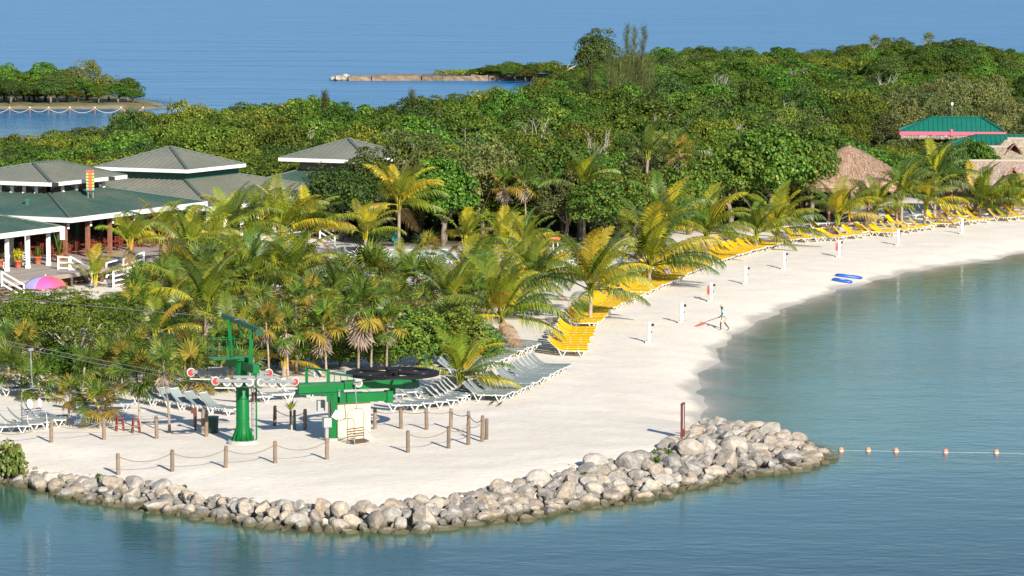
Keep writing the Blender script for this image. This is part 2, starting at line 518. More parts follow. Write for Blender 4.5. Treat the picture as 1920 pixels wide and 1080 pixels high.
def ground_mat():
    m, nt, b, out = new_mat('sand_and_soil')
    geo = N(nt, 'ShaderNodeNewGeometry')
    sep = N(nt, 'ShaderNodeSeparateXYZ'); nt.links.new(geo.outputs['Position'], sep.inputs[0])
    n1 = N(nt, 'ShaderNodeTexNoise', i_Scale=0.22, i_Detail=7.0, i_Roughness=0.6)
    nt.links.new(geo.outputs['Position'], n1.inputs['Vector'])
    sand = ramp(nt, [(0.3, (.73, .665, .575)), (0.7, (.80, .745, .665))], n1.outputs[0])
    n5 = N(nt, 'ShaderNodeTexNoise', i_Scale=2.2, i_Detail=8.0, i_Roughness=0.75)
    nt.links.new(geo.outputs['Position'], n5.inputs['Vector'])
    spk = ramp(nt, [(0.30, (.88, .87, .85)), (0.5, (1, 1, 1)), (0.72, (1.03, 1.03, 1.03))], n5.outputs[0])
    sc = mixc(nt, 1.0, sand.outputs[0], spk.outputs[0], 'MULTIPLY')
    # wet sand along the waterline
    ad = N(nt, 'ShaderNodeMath', operation='MULTIPLY_ADD'); ad.inputs[1].default_value = 0.42
    nt.links.new(n1.outputs[0], ad.inputs[0]); nt.links.new(sep.outputs['Z'], ad.inputs[2])
    wet = N(nt, 'ShaderNodeMapRange'); wet.inputs[1].default_value = -0.74; wet.inputs[2].default_value = -0.60
    nt.links.new(ad.outputs[0], wet.inputs[0])
    c = mixc(nt, wet.outputs[0], (.53, .47, .385), sc)
    bed = N(nt, 'ShaderNodeMapRange'); bed.inputs[1].default_value = -1.55; bed.inputs[2].default_value = -1.02
    nt.links.new(sep.outputs['Z'], bed.inputs[0])
    c = mixc(nt, bed.outputs[0], (.24, .23, .15), c)
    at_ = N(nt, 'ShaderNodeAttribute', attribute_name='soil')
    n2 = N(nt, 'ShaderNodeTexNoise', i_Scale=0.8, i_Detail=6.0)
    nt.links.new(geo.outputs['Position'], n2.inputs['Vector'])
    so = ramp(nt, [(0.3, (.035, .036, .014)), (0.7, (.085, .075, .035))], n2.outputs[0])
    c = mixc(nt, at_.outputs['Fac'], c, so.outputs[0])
    gr = N(nt, 'ShaderNodeAttribute', attribute_name='grass')
    gc = ramp(nt, [(0.3, (.10, .12, .03)), (0.7, (.24, .19, .11))], n2.outputs[0])
    c = mixc(nt, gr.outputs['Fac'], c, gc.outputs[0])
    nt.links.new(c, b.inputs['Base Color'])
    rr = N(nt, 'ShaderNodeMapRange'); rr.inputs[3].default_value = 0.35; rr.inputs[4].default_value = 0.9
    nt.links.new(wet.outputs[0], rr.inputs[0]); nt.links.new(rr.outputs[0], b.inputs['Roughness'])
    b.inputs['Specular IOR Level'].default_value = 0.25
    n3 = N(nt, 'ShaderNodeTexNoise', i_Scale=1.6, i_Detail=6.0, i_Roughness=0.6)
    nt.links.new(geo.outputs['Position'], n3.inputs['Vector'])
    vo = N(nt, 'ShaderNodeTexVoronoi', i_Scale=2.6); vo.feature = 'SMOOTH_F1'
    nt.links.new(geo.outputs['Position'], vo.inputs['Vector'])
    hm = N(nt, 'ShaderNodeMath', operation='MULTIPLY_ADD'); hm.inputs[1].default_value = 0.35
    nt.links.new(vo.outputs['Distance'], hm.inputs[0]); nt.links.new(n3.outputs[0], hm.inputs[2])
    st = N(nt, 'ShaderNodeMath', operation='MULTIPLY'); st.inputs[1].default_value = 0.40
    nt.links.new(wet.outputs[0], st.inputs[0])
    bp = N(nt, 'ShaderNodeBump', i_Distance=0.10)
    nt.links.new(st.outputs[0], bp.inputs['Strength'])
    nt.links.new(hm.outputs[0], bp.inputs['Height']); nt.links.new(bp.outputs[0], b.inputs['Normal'])
    return m
M['ground'] = ground_mat()

def water_mat():
    m, nt, b, out = new_mat('sea_water')
    geo = N(nt, 'ShaderNodeNewGeometry')
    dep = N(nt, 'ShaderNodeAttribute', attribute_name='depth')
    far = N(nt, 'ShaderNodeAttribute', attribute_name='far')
    n0 = N(nt, 'ShaderNodeTexNoise', i_Scale=0.16, i_Detail=5.0, i_Roughness=0.6)
    nt.links.new(geo.outputs['Position'], n0.inputs['Vector'])
    ad = N(nt, 'ShaderNodeMath', operation='MULTIPLY_ADD'); ad.inputs[1].default_value = 0.55; 
    sb = N(nt, 'ShaderNodeMath', operation='SUBTRACT'); sb.inputs[1].default_value = 0.5
    nt.links.new(n0.outputs[0], sb.inputs[0]); nt.links.new(sb.outputs[0], ad.inputs[0]); nt.links.new(dep.outputs['Fac'], ad.inputs[2])
    dn = N(nt, 'ShaderNodeMath', operation='DIVIDE'); dn.inputs[1].default_value = 4.0
    nt.links.new(ad.outputs[0], dn.inputs[0])
    body = ramp(nt, [(0.0, (.20, .19, .125)), (.06, (.090, .150, .072)), (.16, (.042, .130, .085)), (.32, (.026, .112, .115)), (.6, (.010, .066, .080)), (1, (.003, .040, .054))], dn.outputs[0])
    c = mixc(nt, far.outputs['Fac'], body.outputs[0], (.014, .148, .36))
    nt.links.new(c, b.inputs['Base Color'])
    b.inputs['Specular IOR Level'].default_value = 0.135
    al = ramp(nt, [(0.0, (.22,) * 3), (.02, (.46,) * 3), (.07, (.80,) * 3), (.15, (1,) * 3)], dn.outputs[0])
    nt.links.new(al.outputs[0], b.inputs['Alpha'])
    b.inputs['IOR'].default_value = 1.33
    # ripples: crossed by wind lanes
    mp = N(nt, 'ShaderNodeMapping'); mp.inputs['Scale'].default_value = (0.55, 1.0, 1.0); mp.inputs['Rotation'].default_value = (0, 0, R(12))
    nt.links.new(geo.outputs['Position'], mp.inputs['Vector'])
    n1 = N(nt, 'ShaderNodeTexNoise', i_Scale=1.5, i_Detail=4.0, i_Roughness=0.55)
    nt.links.new(mp.outputs[0], n1.inputs['Vector'])
    n2 = N(nt, 'ShaderNodeTexNoise', i_Scale=0.30, i_Detail=3.0, i_Roughness=0.5)
    nt.links.new(mp.outputs[0], n2.inputs['Vector'])
    sm0 = N(nt, 'ShaderNodeMath', operation='MULTIPLY_ADD'); sm0.inputs[1].default_value = 1.6
    nt.links.new(n2.outputs[0], sm0.inputs[0]); nt.links.new(n1.outputs[0], sm0.inputs[2])
    n7 = N(nt, 'ShaderNodeTexNoise', i_Scale=0.055, i_Detail=5.0, i_Roughness=0.62)
    nt.links.new(mp.outputs[0], n7.inputs['Vector'])
    f7 = N(nt, 'ShaderNodeMath', operation='MULTIPLY'); f7.inputs[1].default_value = 70.0
    nt.links.new(far.outputs['Fac'], f7.inputs[0])
    sm = N(nt, 'ShaderNodeMath', operation='MULTIPLY_ADD')
    nt.links.new(n7.outputs[0], sm.inputs[0]); nt.links.new(f7.outputs[0], sm.inputs[1]); nt.links.new(sm0.outputs[0], sm.inputs[2])
    n4 = N(nt, 'ShaderNodeTexNoise', i_Scale=0.035, i_Detail=4.0, i_Roughness=0.6)
    mp4 = N(nt, 'ShaderNodeMapping'); mp4.inputs['Scale'].default_value = (0.25, 1.0, 1.0)
    nt.links.new(geo.outputs['Position'], mp4.inputs['Vector']); nt.links.new(mp4.outputs[0], n4.inputs['Vector'])
    st = N(nt, 'ShaderNodeMapRange'); st.inputs[1].default_value = 0.35; st.inputs[2].default_value = 0.65
    st.inputs[3].default_value = 0.12; st.inputs[4].default_value = 0.34
    nt.links.new(n4.outputs[0], st.inputs[0])
    bp = N(nt, 'ShaderNodeBump', i_Distance=0.12)
    nt.links.new(st.outputs[0], bp.inputs['Strength'])
    nt.links.new(sm.outputs[0], bp.inputs['Height']); nt.links.new(bp.outputs[0], b.inputs['Normal'])
    rg = N(nt, 'ShaderNodeMapRange'); rg.inputs[3].default_value = 0.10; rg.inputs[4].default_value = 0.28
    nt.links.new(far.outputs['Fac'], rg.inputs[0]); nt.links.new(rg.outputs[0], b.inputs['Roughness'])
    return m
M['water'] = water_mat()

# ------------------------------------------------------------------ ground and sea
def axis(*segs):
    out = []
    for a, b, st in segs:
        n = max(1, int(round((b - a) / st)))
        out += list(np.linspace(a, b, n, endpoint=False))
    out.append(segs[-1][1])
    return np.array(out)

def sheet(xs, ys):
    X, Y = np.meshgrid(xs, ys)
    P = np.stack([X.ravel(), Y.ravel()], 1)
    nx, ny = len(xs), len(ys)
    i = np.arange(nx - 1)[None, :] + nx * np.arange(ny - 1)[:, None]
    F = np.stack([i, i + 1, i + 1 + nx, i + nx], -1).reshape(-1, 4)
    return P, F

def attr(mesh, name, vals):
    a = mesh.attributes.new(name, 'FLOAT', 'POINT')
    a.data.foreach_set('value', np.asarray(vals, np.float32))

# the line where the wood begins: (px, distance)
FRONT = [(-400, 330), (0, 330), (200, 332), (330, 345), (450, 335), (505, 332), (560, 330), (600, 318), (690, 305), (760, 303), (900, 302), (1000, 303), (1100, 304),
         (1200, 315), (1300, 322), (1420, 326), (1540, 330), (1600, 345), (1700, 362), (1800, 372), (1920, 380), (2400, 390)]
fpx = np.array([a for a, b in FRONT]); fd = np.array([b for a, b in FRONT])

TOP_LINE = [(-260, 882), (-120, 884), (0, 894), (60, 888), (110, 893), (180, 905), (230, 903), (285, 912), (330, 925), (380, 936), (440, 942), (500, 944), (560, 952),
            (640, 958), (740, 952), (780, 938), (840, 938), (880, 926), (960, 912), (1040, 894), (1100, 876), (1180, 862), (1235, 846), (1285, 822), (1318, 800)]
top_xy = np.array([on(a, b)[:2] for a, b in TOP_LINE])
rock_region = np.vstack([rock_xy, top_xy[::-1]])
ROCKBED, ROCKTOP = rock_region, top_xy
xs = axis((-140, -50, 2.5), (-50, 62, 0.5), (62, 140, 2.5))
ys = axis((118, 150, 2.0), (150, 195, 0.5), (195, 330, 0.7), (330, 420, 1.8), (420, 760, 4.0))
P, F = sheet(xs, ys)
Z = H(P)
ROCKBED = None
jit = np.array([mnoise.noise((x * 0.5, y * 0.5, 0)) for x, y in P]) * 0.05
Z = np.where((Z > -0.9), Z + jit, Z)
gm = np_mesh('ground', np.column_stack([P, Z]), F, M['ground'], True)
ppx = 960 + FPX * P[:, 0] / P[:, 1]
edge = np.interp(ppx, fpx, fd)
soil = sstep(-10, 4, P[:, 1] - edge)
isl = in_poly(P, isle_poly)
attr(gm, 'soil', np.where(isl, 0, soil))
attr(gm, 'grass', np.where(isl, 1, 0))
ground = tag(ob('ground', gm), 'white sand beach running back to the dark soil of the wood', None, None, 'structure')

xs = axis((-9000, -400, 1200), (-400, -70, 30), (-70, 70, 1.0), (70, 400, 30), (400, 9000, 1200))
ys = axis((40, 140, 20), (140, 340, 1.0), (340, 760, 8.0), (760, 2000, 100), (2000, 30000, 2500))
P, F = sheet(xs, ys)
wm = np_mesh('sea', np.column_stack([P, np.full(len(P), WATER)]), F, M['water'], True)
inn = (np.abs(P[:, 0]) < 150) & (P[:, 1] < 800)
D = np.full(len(P), 4.0)
D[inn] = np.clip(WATER - H(P[inn]), 0, 4.5)
attr(wm, 'depth', D)
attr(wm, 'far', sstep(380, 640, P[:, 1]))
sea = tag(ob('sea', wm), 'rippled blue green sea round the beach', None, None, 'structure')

# ------------------------------------------------------------------ plants: shapes shared between alike plants
def unit(a):
    return a / (np.linalg.norm(a, axis=-1, keepdims=True) + 1e-9)

def leaf_quads(C, Nrm, L, W, g, axis_hint=None):
    n = len(C)
    Nrm = unit(Nrm)
    t = g.normal(size=(n, 3)) if axis_hint is None else axis_hint + 0.35 * g.normal(size=(n, 3))
    a = unit(t - Nrm * np.sum(t * Nrm, 1, keepdims=True))
    b = np.cross(Nrm, a)
    L = L * g.uniform(.7, 1.3, (n, 1)); W = W * g.uniform(.7, 1.3, (n, 1))
    V = np.stack([C - a * L, C + b * W, C + a * L, C - b * W], 1).reshape(-1, 3)
    F = np.arange(4 * n).reshape(-1, 4)
    return V, F

def leaf_hex(C, Nrm, S, g):
    n = len(C)
    Nrm = unit(Nrm)
    t = g.normal(size=(n, 3))
    a = unit(t - Nrm * np.sum(t * Nrm, 1, keepdims=True)); b = np.cross(Nrm, a)
    s = S * g.uniform(.7, 1.25, (n, 1))
    V = np.stack([C + s * (math.cos(k * math.pi / 3) * a + math.sin(k * math.pi / 3) * b) + Nrm * s * (.18 if k % 3 == 0 else 0) for k in range(6)], 1).reshape(-1, 3)
    return V, np.arange(6 * n).reshape(-1, 6)

def crown_mesh(name, seed, mat, rx=3.0, ry=3.0, zc=3.6, rz=2.5, nclump=40, cr=0.95, per=185, leaf=.125, wid=.085, fill=900, hexa=False, low=-.35, flat=.75, gap=0.0):
    g = np.random.default_rng(seed)
    d = unit(g.normal(size=(nclump * 4, 3)))
    d = d[d[:, 2] > low]
    # spread the clumps out
    keep = [0]
    for i in range(1, len(d)):
        if len(keep) >= nclump: break
        if np.min(np.linalg.norm(d[keep] - d[i], axis=1)) > (1.55 / math.sqrt(nclump)) * g.uniform(.7, 1.2): keep.append(i)
    d = d[keep]
    rad = g.uniform(.62, 1.02, (len(d), 1)) * (1 + .14 * np.sin(3 * np.arctan2(d[:, 1], d[:, 0]) + seed)[:, None])
    C0 = d * rad * np.array([rx - cr * .5, ry - cr * .5, rz - cr * .4]) + np.array([0, 0, zc])
    V = []; nn = []
    for c, dd in zip(C0, d):
        k = int(per * g.uniform(.6, 1.3))
        r0 = cr * g.uniform(.65, 1.25)
        e = unit(g.normal(size=(k, 3)) + dd * .55 + np.array([0, 0, .55]))
        p = c + e * r0 * g.uniform(.72, 1.08, (k, 1)) * np.array([1, 1, flat])
        V.append(p); nn.append(e + .55 * g.normal(size=(k, 3)) + np.array([0, 0, .3]))
    if fill:
        e = unit(g.normal(size=(fill, 3)))
        p = e * g.uniform(.25, .80, (fill, 1)) * np.array([rx, ry, rz]) + np.array([0, 0, zc])
        V.append(p); nn.append(e + .5 * g.normal(size=(fill, 3)))
    C = np.vstack(V); Nn = np.vstack(nn)
    if gap:
        k = np.array([mnoise.noise(p * 1.1) for p in C]) > gap - .5
        C, Nn = C[k], Nn[k]
    if hexa: v, f = leaf_hex(C, Nn, leaf, g)
    else: v, f = leaf_quads(C, Nn, leaf, wid, g)
    return np_mesh(name, v, f, mat)

def trunk_mesh(name, seed, mat, zc=3.6, rx=3.0, n=5, r0=.20):
    g = random.Random(seed)
    mb = MB()
    top = Vector((g.uniform(-.4, .4), g.uniform(-.4, .4), zc * .55))
    mb.tube([(0, 0, -.5), (g.uniform(-.1, .1), g.uniform(-.1, .1), zc * .3), top], [r0 * 1.2, r0, r0 * .75], 7)
    for k in range(n):
        a = 2 * math.pi * k / n + g.uniform(-.4, .4)
        e = Vector((math.cos(a) * rx * .62, math.sin(a) * rx * .62, zc + g.uniform(-.3, 1.0)))
        m = top.lerp(e, .5) + Vector((0, 0, -.25))
        mb.tube([top - Vector((0, 0, .25)), m, e], [r0 * .55, r0 * .38, r0 * .14], 5)
    return mb.mesh(name, mat, True)

CROWNS = {}
def kind(key, n, mat, bark='bark', **kw):
    CROWNS[key] = [(crown_mesh('crown', 100 + 17 * i + len(CROWNS) * 31, M[mat], **kw),
                    trunk_mesh('trunk', i + 5, M[bark], kw.get('zc', 3.6), kw.get('rx', 3.0))) for i in range(n)]
kind('olive', 4, 'leaf_olive')
kind('green', 4, 'leaf_green', leaf=.13, wid=.095)
kind('dark', 3, 'leaf_dark', nclump=32, cr=1.1, per=210, leaf=.115, wid=.08)
kind('grey', 3, 'leaf_grey', nclump=48, cr=.8, per=120, leaf=.12, wid=.07, fill=600)
kind('grape', 3, 'leaf_grape', nclump=60, cr=.70, per=105, leaf=.088, fill=1500, hexa=True)
kind('shrub', 2, 'leaf_shrub', 'bark', rx=1.5, ry=1.5, zc=.9, rz=.95, nclump=24, cr=.42, per=28, leaf=.13, fill=160, hexa=True, low=-.6)
kind('open', 2, 'leaf_olive', 'bark_pale', nclump=44, cr=.8, per=210, leaf=.09, wid=.055, fill=500, flat=.5, gap=.36)

kind('bushgrape', 3, 'leaf_grape', nclump=70, cr=.72, per=95, leaf=.10, fill=1500, hexa=True, zc=2.9, rz=3.1, low=-.85)
kind('bushdark', 2, 'leaf_dark', nclump=44, cr=.95, per=120, leaf=.13, wid=.085, zc=2.9, rz=3.1, low=-.85)
kind('hedge', 3, 'leaf_olive', 'bark_pale', nclump=60, cr=.72, per=150, leaf=.095, wid=.06, fill=900, zc=2.9, rz=3.1, low=-.8, flat=.6, gap=.25)

def tree_at(x, y, ht, wd, key, label, group=None, name=None, z=None, rz=None, var=None, cat='tree'):
    v = CROWNS[key][(var if var is not None else random.randrange(99)) % len(CROWNS[key])]
    rx, top = (1.5, 1.85) if key == 'shrub' else (3.0, 6.1)
    z = hz(x, y) if z is None else z
    t = thing(name or {'shrub': 'sea_grape_shrub', 'grape': 'sea_grape_tree', 'grey': 'scrub_tree', 'dark': 'evergreen_tree', 'olive': 'mangrove_tree', 'green': 'broadleaf_tree', 'open': 'mangrove_tree', 'bushgrape': 'sea_grape_bush', 'bushdark': 'thicket_bush', 'hedge': 'mangrove_bush'}[key],
              label, cat, (x, y, z), random.uniform(0, 6.28) if rz is None else rz, group)
    t.scale = (wd / (2 * rx), wd / (2 * rx) * random.uniform(.9, 1.1), ht / top)
    ob('crown', v[0], t); ob('trunk', v[1], t)
    return t

# ---- coconut fronds
def frond_mesh(name, mat, el, lat, L=4.0, droop=1.0, nl=52, seed=0, leaflen=1.15, hang=.6):
    """a feather leaf: rachis that leaves the crown at elevation el and arches over, leaflets hanging off both sides"""
    g = random.Random(seed)
    mb = MB()
    pts = []
    p = Vector((0, 0, 0)); a = el; yaw = 0.0
    nseg = 14
    st = L / nseg
    for i in range(nseg + 1):
        pts.append(p.copy())
        t = i / nseg
        d = Vector((math.cos(a) * math.cos(yaw), math.cos(a) * math.sin(yaw), math.sin(a)))
        p = p + d * st
        a -= droop * (.02 + .17 * t ** 1.1)
        yaw += lat * (.015 + .11 * t)
    mb.tube(pts, [.045 * (1 - .85 * i / nseg) + .006 for i in range(nseg + 1)], 3, cap=False)
    def sample(t):
        f = t * nseg; i = min(int(f), nseg - 1)
        return pts[i].lerp(pts[i + 1], f - i), (pts[i + 1] - pts[i]).normalized()
    for k in range(nl):
        t = .16 + .84 * (k + .5) / nl
        q, d = sample(min(t, .999))
        side = Vector((0, 0, 1)).cross(d)
        if side.length < .05: side = Vector((0, 1, 0))
        side.normalize()
        upn = d.cross(side)
        ln = leaflen * (math.sin(math.pi * min(1, .12 + .86 * t ** .8)) ** .55) * g.uniform(.88, 1.1)
        if ln < .15: ln = .15
        for s in (-1, 1):
            fw = .62 + .55 * t
            dirn = (side * s * 1.0 + d * fw + upn * (.28 - .1 * t)).normalized()
            h = hang * g.uniform(.75, 1.25)
            m1 = q + dirn * ln * .5 + Vector((0, 0, -h * ln * .10))
            tip = q + (dirn * ln * (1 - .22 * h)) + Vector((0, 0, -h * ln * .62)) + Vector((lat * .02, 0, 0))
            w = d * (.037 * (1 - .35 * t))
            mb.add([q - w * .6, q + w * .6, m1 + w, m1 - w, tip], [(0, 1, 2, 3), (3, 2, 4)])
    return mb.mesh(name, mat)

ELS = [82, 66, 48, 28, 4, -30]
FROND = {}
def frond(ei, li, col):
    k = (ei, li, col)
    if k not in FROND:
        FROND[k] = frond_mesh('frond', M['frond_' + col], R(ELS[ei]), (-1, -.35, .35, 1)[li] * .8, droop=[.75, .95, 1.05, .95, .7, .35][ei], seed=ei * 7 + li,
                              hang=[.45, .7, .9, 1.0, 1.0, .7][ei])
    return FROND[k]

TRUNKS = [None] * 3
def palm_trunk(h, lean, r, seed):
    g = random.Random(seed)
    mb = MB()
    n = 12
    pts = []; rad = []
    for i in range(n + 1):
        t = i / n
        pts.append(Vector((lean[0] * t * t, lean[1] * t * t, -.3 + (h + .3) * t)))
        rad.append(r * (1.45 - .6 * min(1, t * 2.5)) * (1 + (.07 if i % 2 else -.02)))
    mb.tube(pts, rad, 9)
    return mb

def coconut(px, py, hp, lp, n, yel, label, upright=.5, lean=None, wind=1.0, x=None, y=None):
    p = on(px, py)
    s = ppm(p.y)
    h = max(.35, hp / s); L = lp / s
    g = random.Random(int(px * 13 + py))
    lean = lean or (g.uniform(-.3, .5) * h * .15, g.uniform(-.2, .2))
    t = thing('coconut_palm', label, 'palm', (p.x, p.y, p.z))
    palm_trunk(h, lean, .15, px).build('trunk', M['palm_bark'], t, True)
    top = Vector((lean[0], lean[1], h - .05))
    # boot of leaf bases
    mb = MB()
    for k in range(7):
        a = k * 2.4
        mb.tube([top + Vector((math.cos(a) * .10, math.sin(a) * .10, -.35)), top + Vector((math.cos(a) * .22, math.sin(a) * .22, .45))], [.085, .04], 5)
    mb.build('leaf_base', M['frond_yellow' if yel > .4 else 'frond_lime'], t)
    a0 = g.uniform(0, 6.28)
    WD = R(10)     # trade wind blows towards the right
    for k in range(n):
        f = k / max(1, n - 1)
        az = a0 + k * 2.39996
        ei = min(5, int((f ** (1.25 if upright > .5 else .9)) * (4.6 if upright < .8 else 3.6)))
        # fronds stream with the wind
        b = math.sin(WD - az) * wind
        az2 = az + .45 * b
        li = 0 if b < -.5 else 1 if b < 0 else 2 if b < .5 else 3
        u = g.random()
        if f > .93 and u < .45: col = 'brown'; ei = 5
        elif u < yel * (.55 + .6 * f): col = 'yellow' if g.random() < .62 else 'lime'
        elif u < yel + .35: col = 'lime'
        else: col = 'green'
        sc = L / 4.0 * g.uniform(.85, 1.1) * (.8 if ei == 0 and k < 2 else 1)
        ob('frond', frond(ei, li, col), t, top + Vector((math.cos(az2) * .08, math.sin(az2) * .08, .1)), (g.uniform(-.18, .18), g.uniform(-.12, .12), az2), sc)
    return t

# ---- fan palms
def fan_mesh(name, mat, pet=.75, rad=.85, nb=20, droop=.5, seed=0, dead=False):
    g = random.Random(seed)
    mb = MB()
    if not dead:
        mb.tube([(0, 0, 0), (pet * .5, 0, .05), (pet, 0, 0)], [.018, .015, .012], 3, cap=False)
    spread = R(135) if not dead else R(60)
    for k in range(nb):
        a = -spread + 2 * spread * k / (nb - 1) + g.uniform(-.05, .05)
        L = rad * (.72 + .28 * math.cos(a * .62)) * g.uniform(.85, 1.1)
        d = Vector((math.cos(a), math.sin(a), .12 * math.cos(a * 2)))
        sd = Vector((-math.sin(a), math.cos(a), 0)) * (rad * .052)
        o = Vector((pet if not dead else 0, 0, 0))
        m = o + d * L * .6
        tip = o + d * L * .97 + Vector((0, 0, -droop * L * .42 * g.uniform(.6, 1.3)))
        mb.add([o + d * .03 - sd * .2, o + d * .03 + sd * .2, m + sd, m - sd, tip], [(0, 1, 2, 3), (3, 2, 4)])
    return mb.mesh(name, mat)
FANS = {c: [fan_mesh('fan_leaf', M['fan_' + c], droop=[.3, .6, .9][i], seed=i) for i in range(3)] for c in ('green', 'yellow')}
DEADF = [fan_mesh('dead_leaf', M['fan_dead'], 0, .75, 9, .2, i, True) for i in range(3)]

def fan_palm(px, py, hp, rp, label, n=17, dead=4, yel=.15, group=None):
    p = on(px, py)
    s = ppm(p.y)
    h = hp / s
    sc = (rp / s) / 1.45
    g = random.Random(int(px * 7 + py))
    t = thing('thatch_palm', label, 'palm', (p.x, p.y, p.z), 0, group)
    lean = (g.uniform(-.12, .12) * h, g.uniform(-.08, .08) * h)
    palm_trunk(h, lean, .065, px).build('trunk', M['palm_bark'], t, True)
    top = Vector((lean[0], lean[1], h))
    for k in range(n):
        f = k / (n - 1)
        az = k * 2.39996 + g.uniform(-.3, .3)
        el = R(78 - 118 * f ** 1.1 + g.uniform(-10, 10))
        col = 'yellow' if g.random() < yel * (.4 + 1.6 * f) else 'green'
        ob('fan_leaf', FANS[col][min(2, int(f * 3))], t, top + Vector((0, 0, .1 - .25 * f)), Euler((g.uniform(-.5, .5), -el, az), 'XYZ'), sc * g.uniform(.85, 1.15))
    for k in range(dead):
        az = k * 2.39996 + 1
        f = k / max(1, dead - 1)
        ob('dead_leaf', DEADF[k % 3], t, top + Vector((math.cos(az) * .09, math.sin(az) * .09, -.25 - .25 * f * dead * .3)), Euler((g.uniform(-.6, .6), R(82), az), 'XYZ'), sc * g.uniform(.9, 1.25))
    return t

# ------------------------------------------------------------------ the wood
UX = Vector((.447, .894, 0)); VX = Vector((-.894, .447, 0))
def wood_edge(x, y):
    return float(np.interp(pxof(x, y), fpx, fd))

NOGO = [(-30, 312, 15), (-44, 296, 16), (-15.5, 324.5, 6.5), (31, 326, 5.8), (44, 345, 6.2), (52, 345, 8), (51, 360, 7), (49.5, 402, 8), (56, 403, 6), (40, 402, 4)]
cands = []
g = np.random.default_rng(3)
cell = {}
def far_enough(x, y, r):
    i, j = int(x // 4), int(y // 4)
    for a in (-1, 0, 1):
        for b in (-1, 0, 1):
            for (qx, qy) in cell.get((i + a, j + b), ()):
                if (qx - x) ** 2 + (qy - y) ** 2 < r * r: return False
    return True
tries = g.uniform([-110, 300], [112, 720], (60000, 2))
inside = in_poly(tries, land_poly)
dk = seg_dist(tries, back_line)
edge = np.interp(960 + FPX * tries[:, 0] / tries[:, 1], fpx, fd)
vis = np.abs(tries[:, 0]) < tries[:, 1] * .155 + 4
ok = inside & (dk > 2.0) & (tries[:, 1] > edge) & vis
tries = tries[ok]
for x, y in tries:
    r = 3.7 if y < 450 else 4.3
    if not far_enough(x, y, r): continue
    if any((x - a) ** 2 + (y - b) ** 2 < c * c for a, b, c in NOGO): continue
    cell.setdefault((int(x // 4), int(y // 4)), []).append((x, y))
    cands.append((x, y))
ZC = H(cands)
rows = []
for (x, y), z in zip(cands, ZC):
    nn = mnoise.noise((x * .035, y * .02, 1.7)); n2 = mnoise.noise((x * .06, y * .035, 8.2))
    px = pxof(x, y)
    if y > 560 and px < 1080: key = 'green' if n2 > 0 else 'olive'
    elif px > 1480 and 395 < y < 470 and n2 > -.25: key = 'grey' if nn > -.05 else 'dark'
    elif y > 450: key = 'green' if nn > -.28 else ('dark' if n2 > .1 else 'olive')
    elif px < 560: key = 'olive' if nn > -.22 else 'green'
    elif 900 < px < 1260 and y < 395: key = 'grey' if n2 > .22 else ('green' if nn > -.12 else 'olive')
    else: key = 'olive' if nn > .05 else ('green' if n2 > -.3 else 'grey')
    ht = g.uniform(3.6, 7.6) if y < 450 else g.uniform(2.2, 5.3)
    if y > 640: ht *= .55
    ht = min(ht, float(np.interp(px, [0, 180, 280, 600], [4.9, 5.3, 7.6, 8.0])))
    if 560 < px < 720 and y > 395: ht = min(ht, 6.2)
    if 230 < px < 640 and y > 375: ht = max(ht, g.uniform(5.4, 7.6))
    if g.uniform() < .13 and y > 340: key = 'dark'
    dkk = float(seg_dist(np.array([[x, y]]), back_line)[0])
    if dkk < 16: ht *= .5 + .5 * dkk / 16
    if px > 1600 and y < 397: ht = min(ht, 3.6 + 1.0 * (y < 352))
    if 200 < px < 720 and y < 350: ht = min(ht, 5.4)
    wd = g.uniform(4.4, 6.6) * (.72 + .28 * ht / 6) * (1.3 if g.uniform() < .15 else 1)
    rows.append((x, y, z, ht, wd, key))
rows.sort(key=lambda r: r[1])
WHERE = [(-999, 'behind the green-roofed restaurant'), (480, 'beside the small grey pyramid roof'), (720, 'in the middle of the wood'), (1000, 'in the wood above the sun loungers'),
         (1300, 'on the slope behind the long beach'), (1560, 'near the thatched roofs'), ]
WHEREB = ['behind the small pyramid roof', 'right of the small pyramid roof', 'above the tall yellow palm', 'in the very middle', 'above the arrow sign', 'below the casuarinas', 'above the largest sea grape', 'just behind the largest sea grape',
          'left above the conical hut', 'above the conical hut', 'left of the pink-edged roof, high up', 'on the upper slope below the skyline', 'above the pink-edged roof', 'half way up the hill']
LOOK = {'olive': ('olive lumpy mangrove', 'mangrove_tree'), 'green': ('fresh green domed tree', 'broadleaf_tree'),
        'dark': ('dark dense evergreen tree', 'evergreen_tree'), 'grey': ('greyish twiggy scrub tree', 'scrub_tree')}
used = 0
mass = {k: [] for k in LOOK}
perkind = {k: 0 for k in LOOK}
for r in rows:
    x, y, z, ht, wd, key = r
    px = pxof(x, y)
    if y < 560 and -20 < px < 1940 and used < 262:
        w = [b for a, b in WHERE if px >= a][-1]
        far = 'at its edge' if y < wood_edge(x, y) + 16 else 'deep inside'
        size = 'tall ' if ht > 6.2 else 'low ' if ht < 4.6 else 'middling '
        tree_at(x, y, ht, wd, key, f'{size}{LOOK[key][0]} {w}, {far}', f'{size}{key} trees {w}, {far}', LOOK[key][1], z)
        used += 1
    else:
        mass[key].append(r)

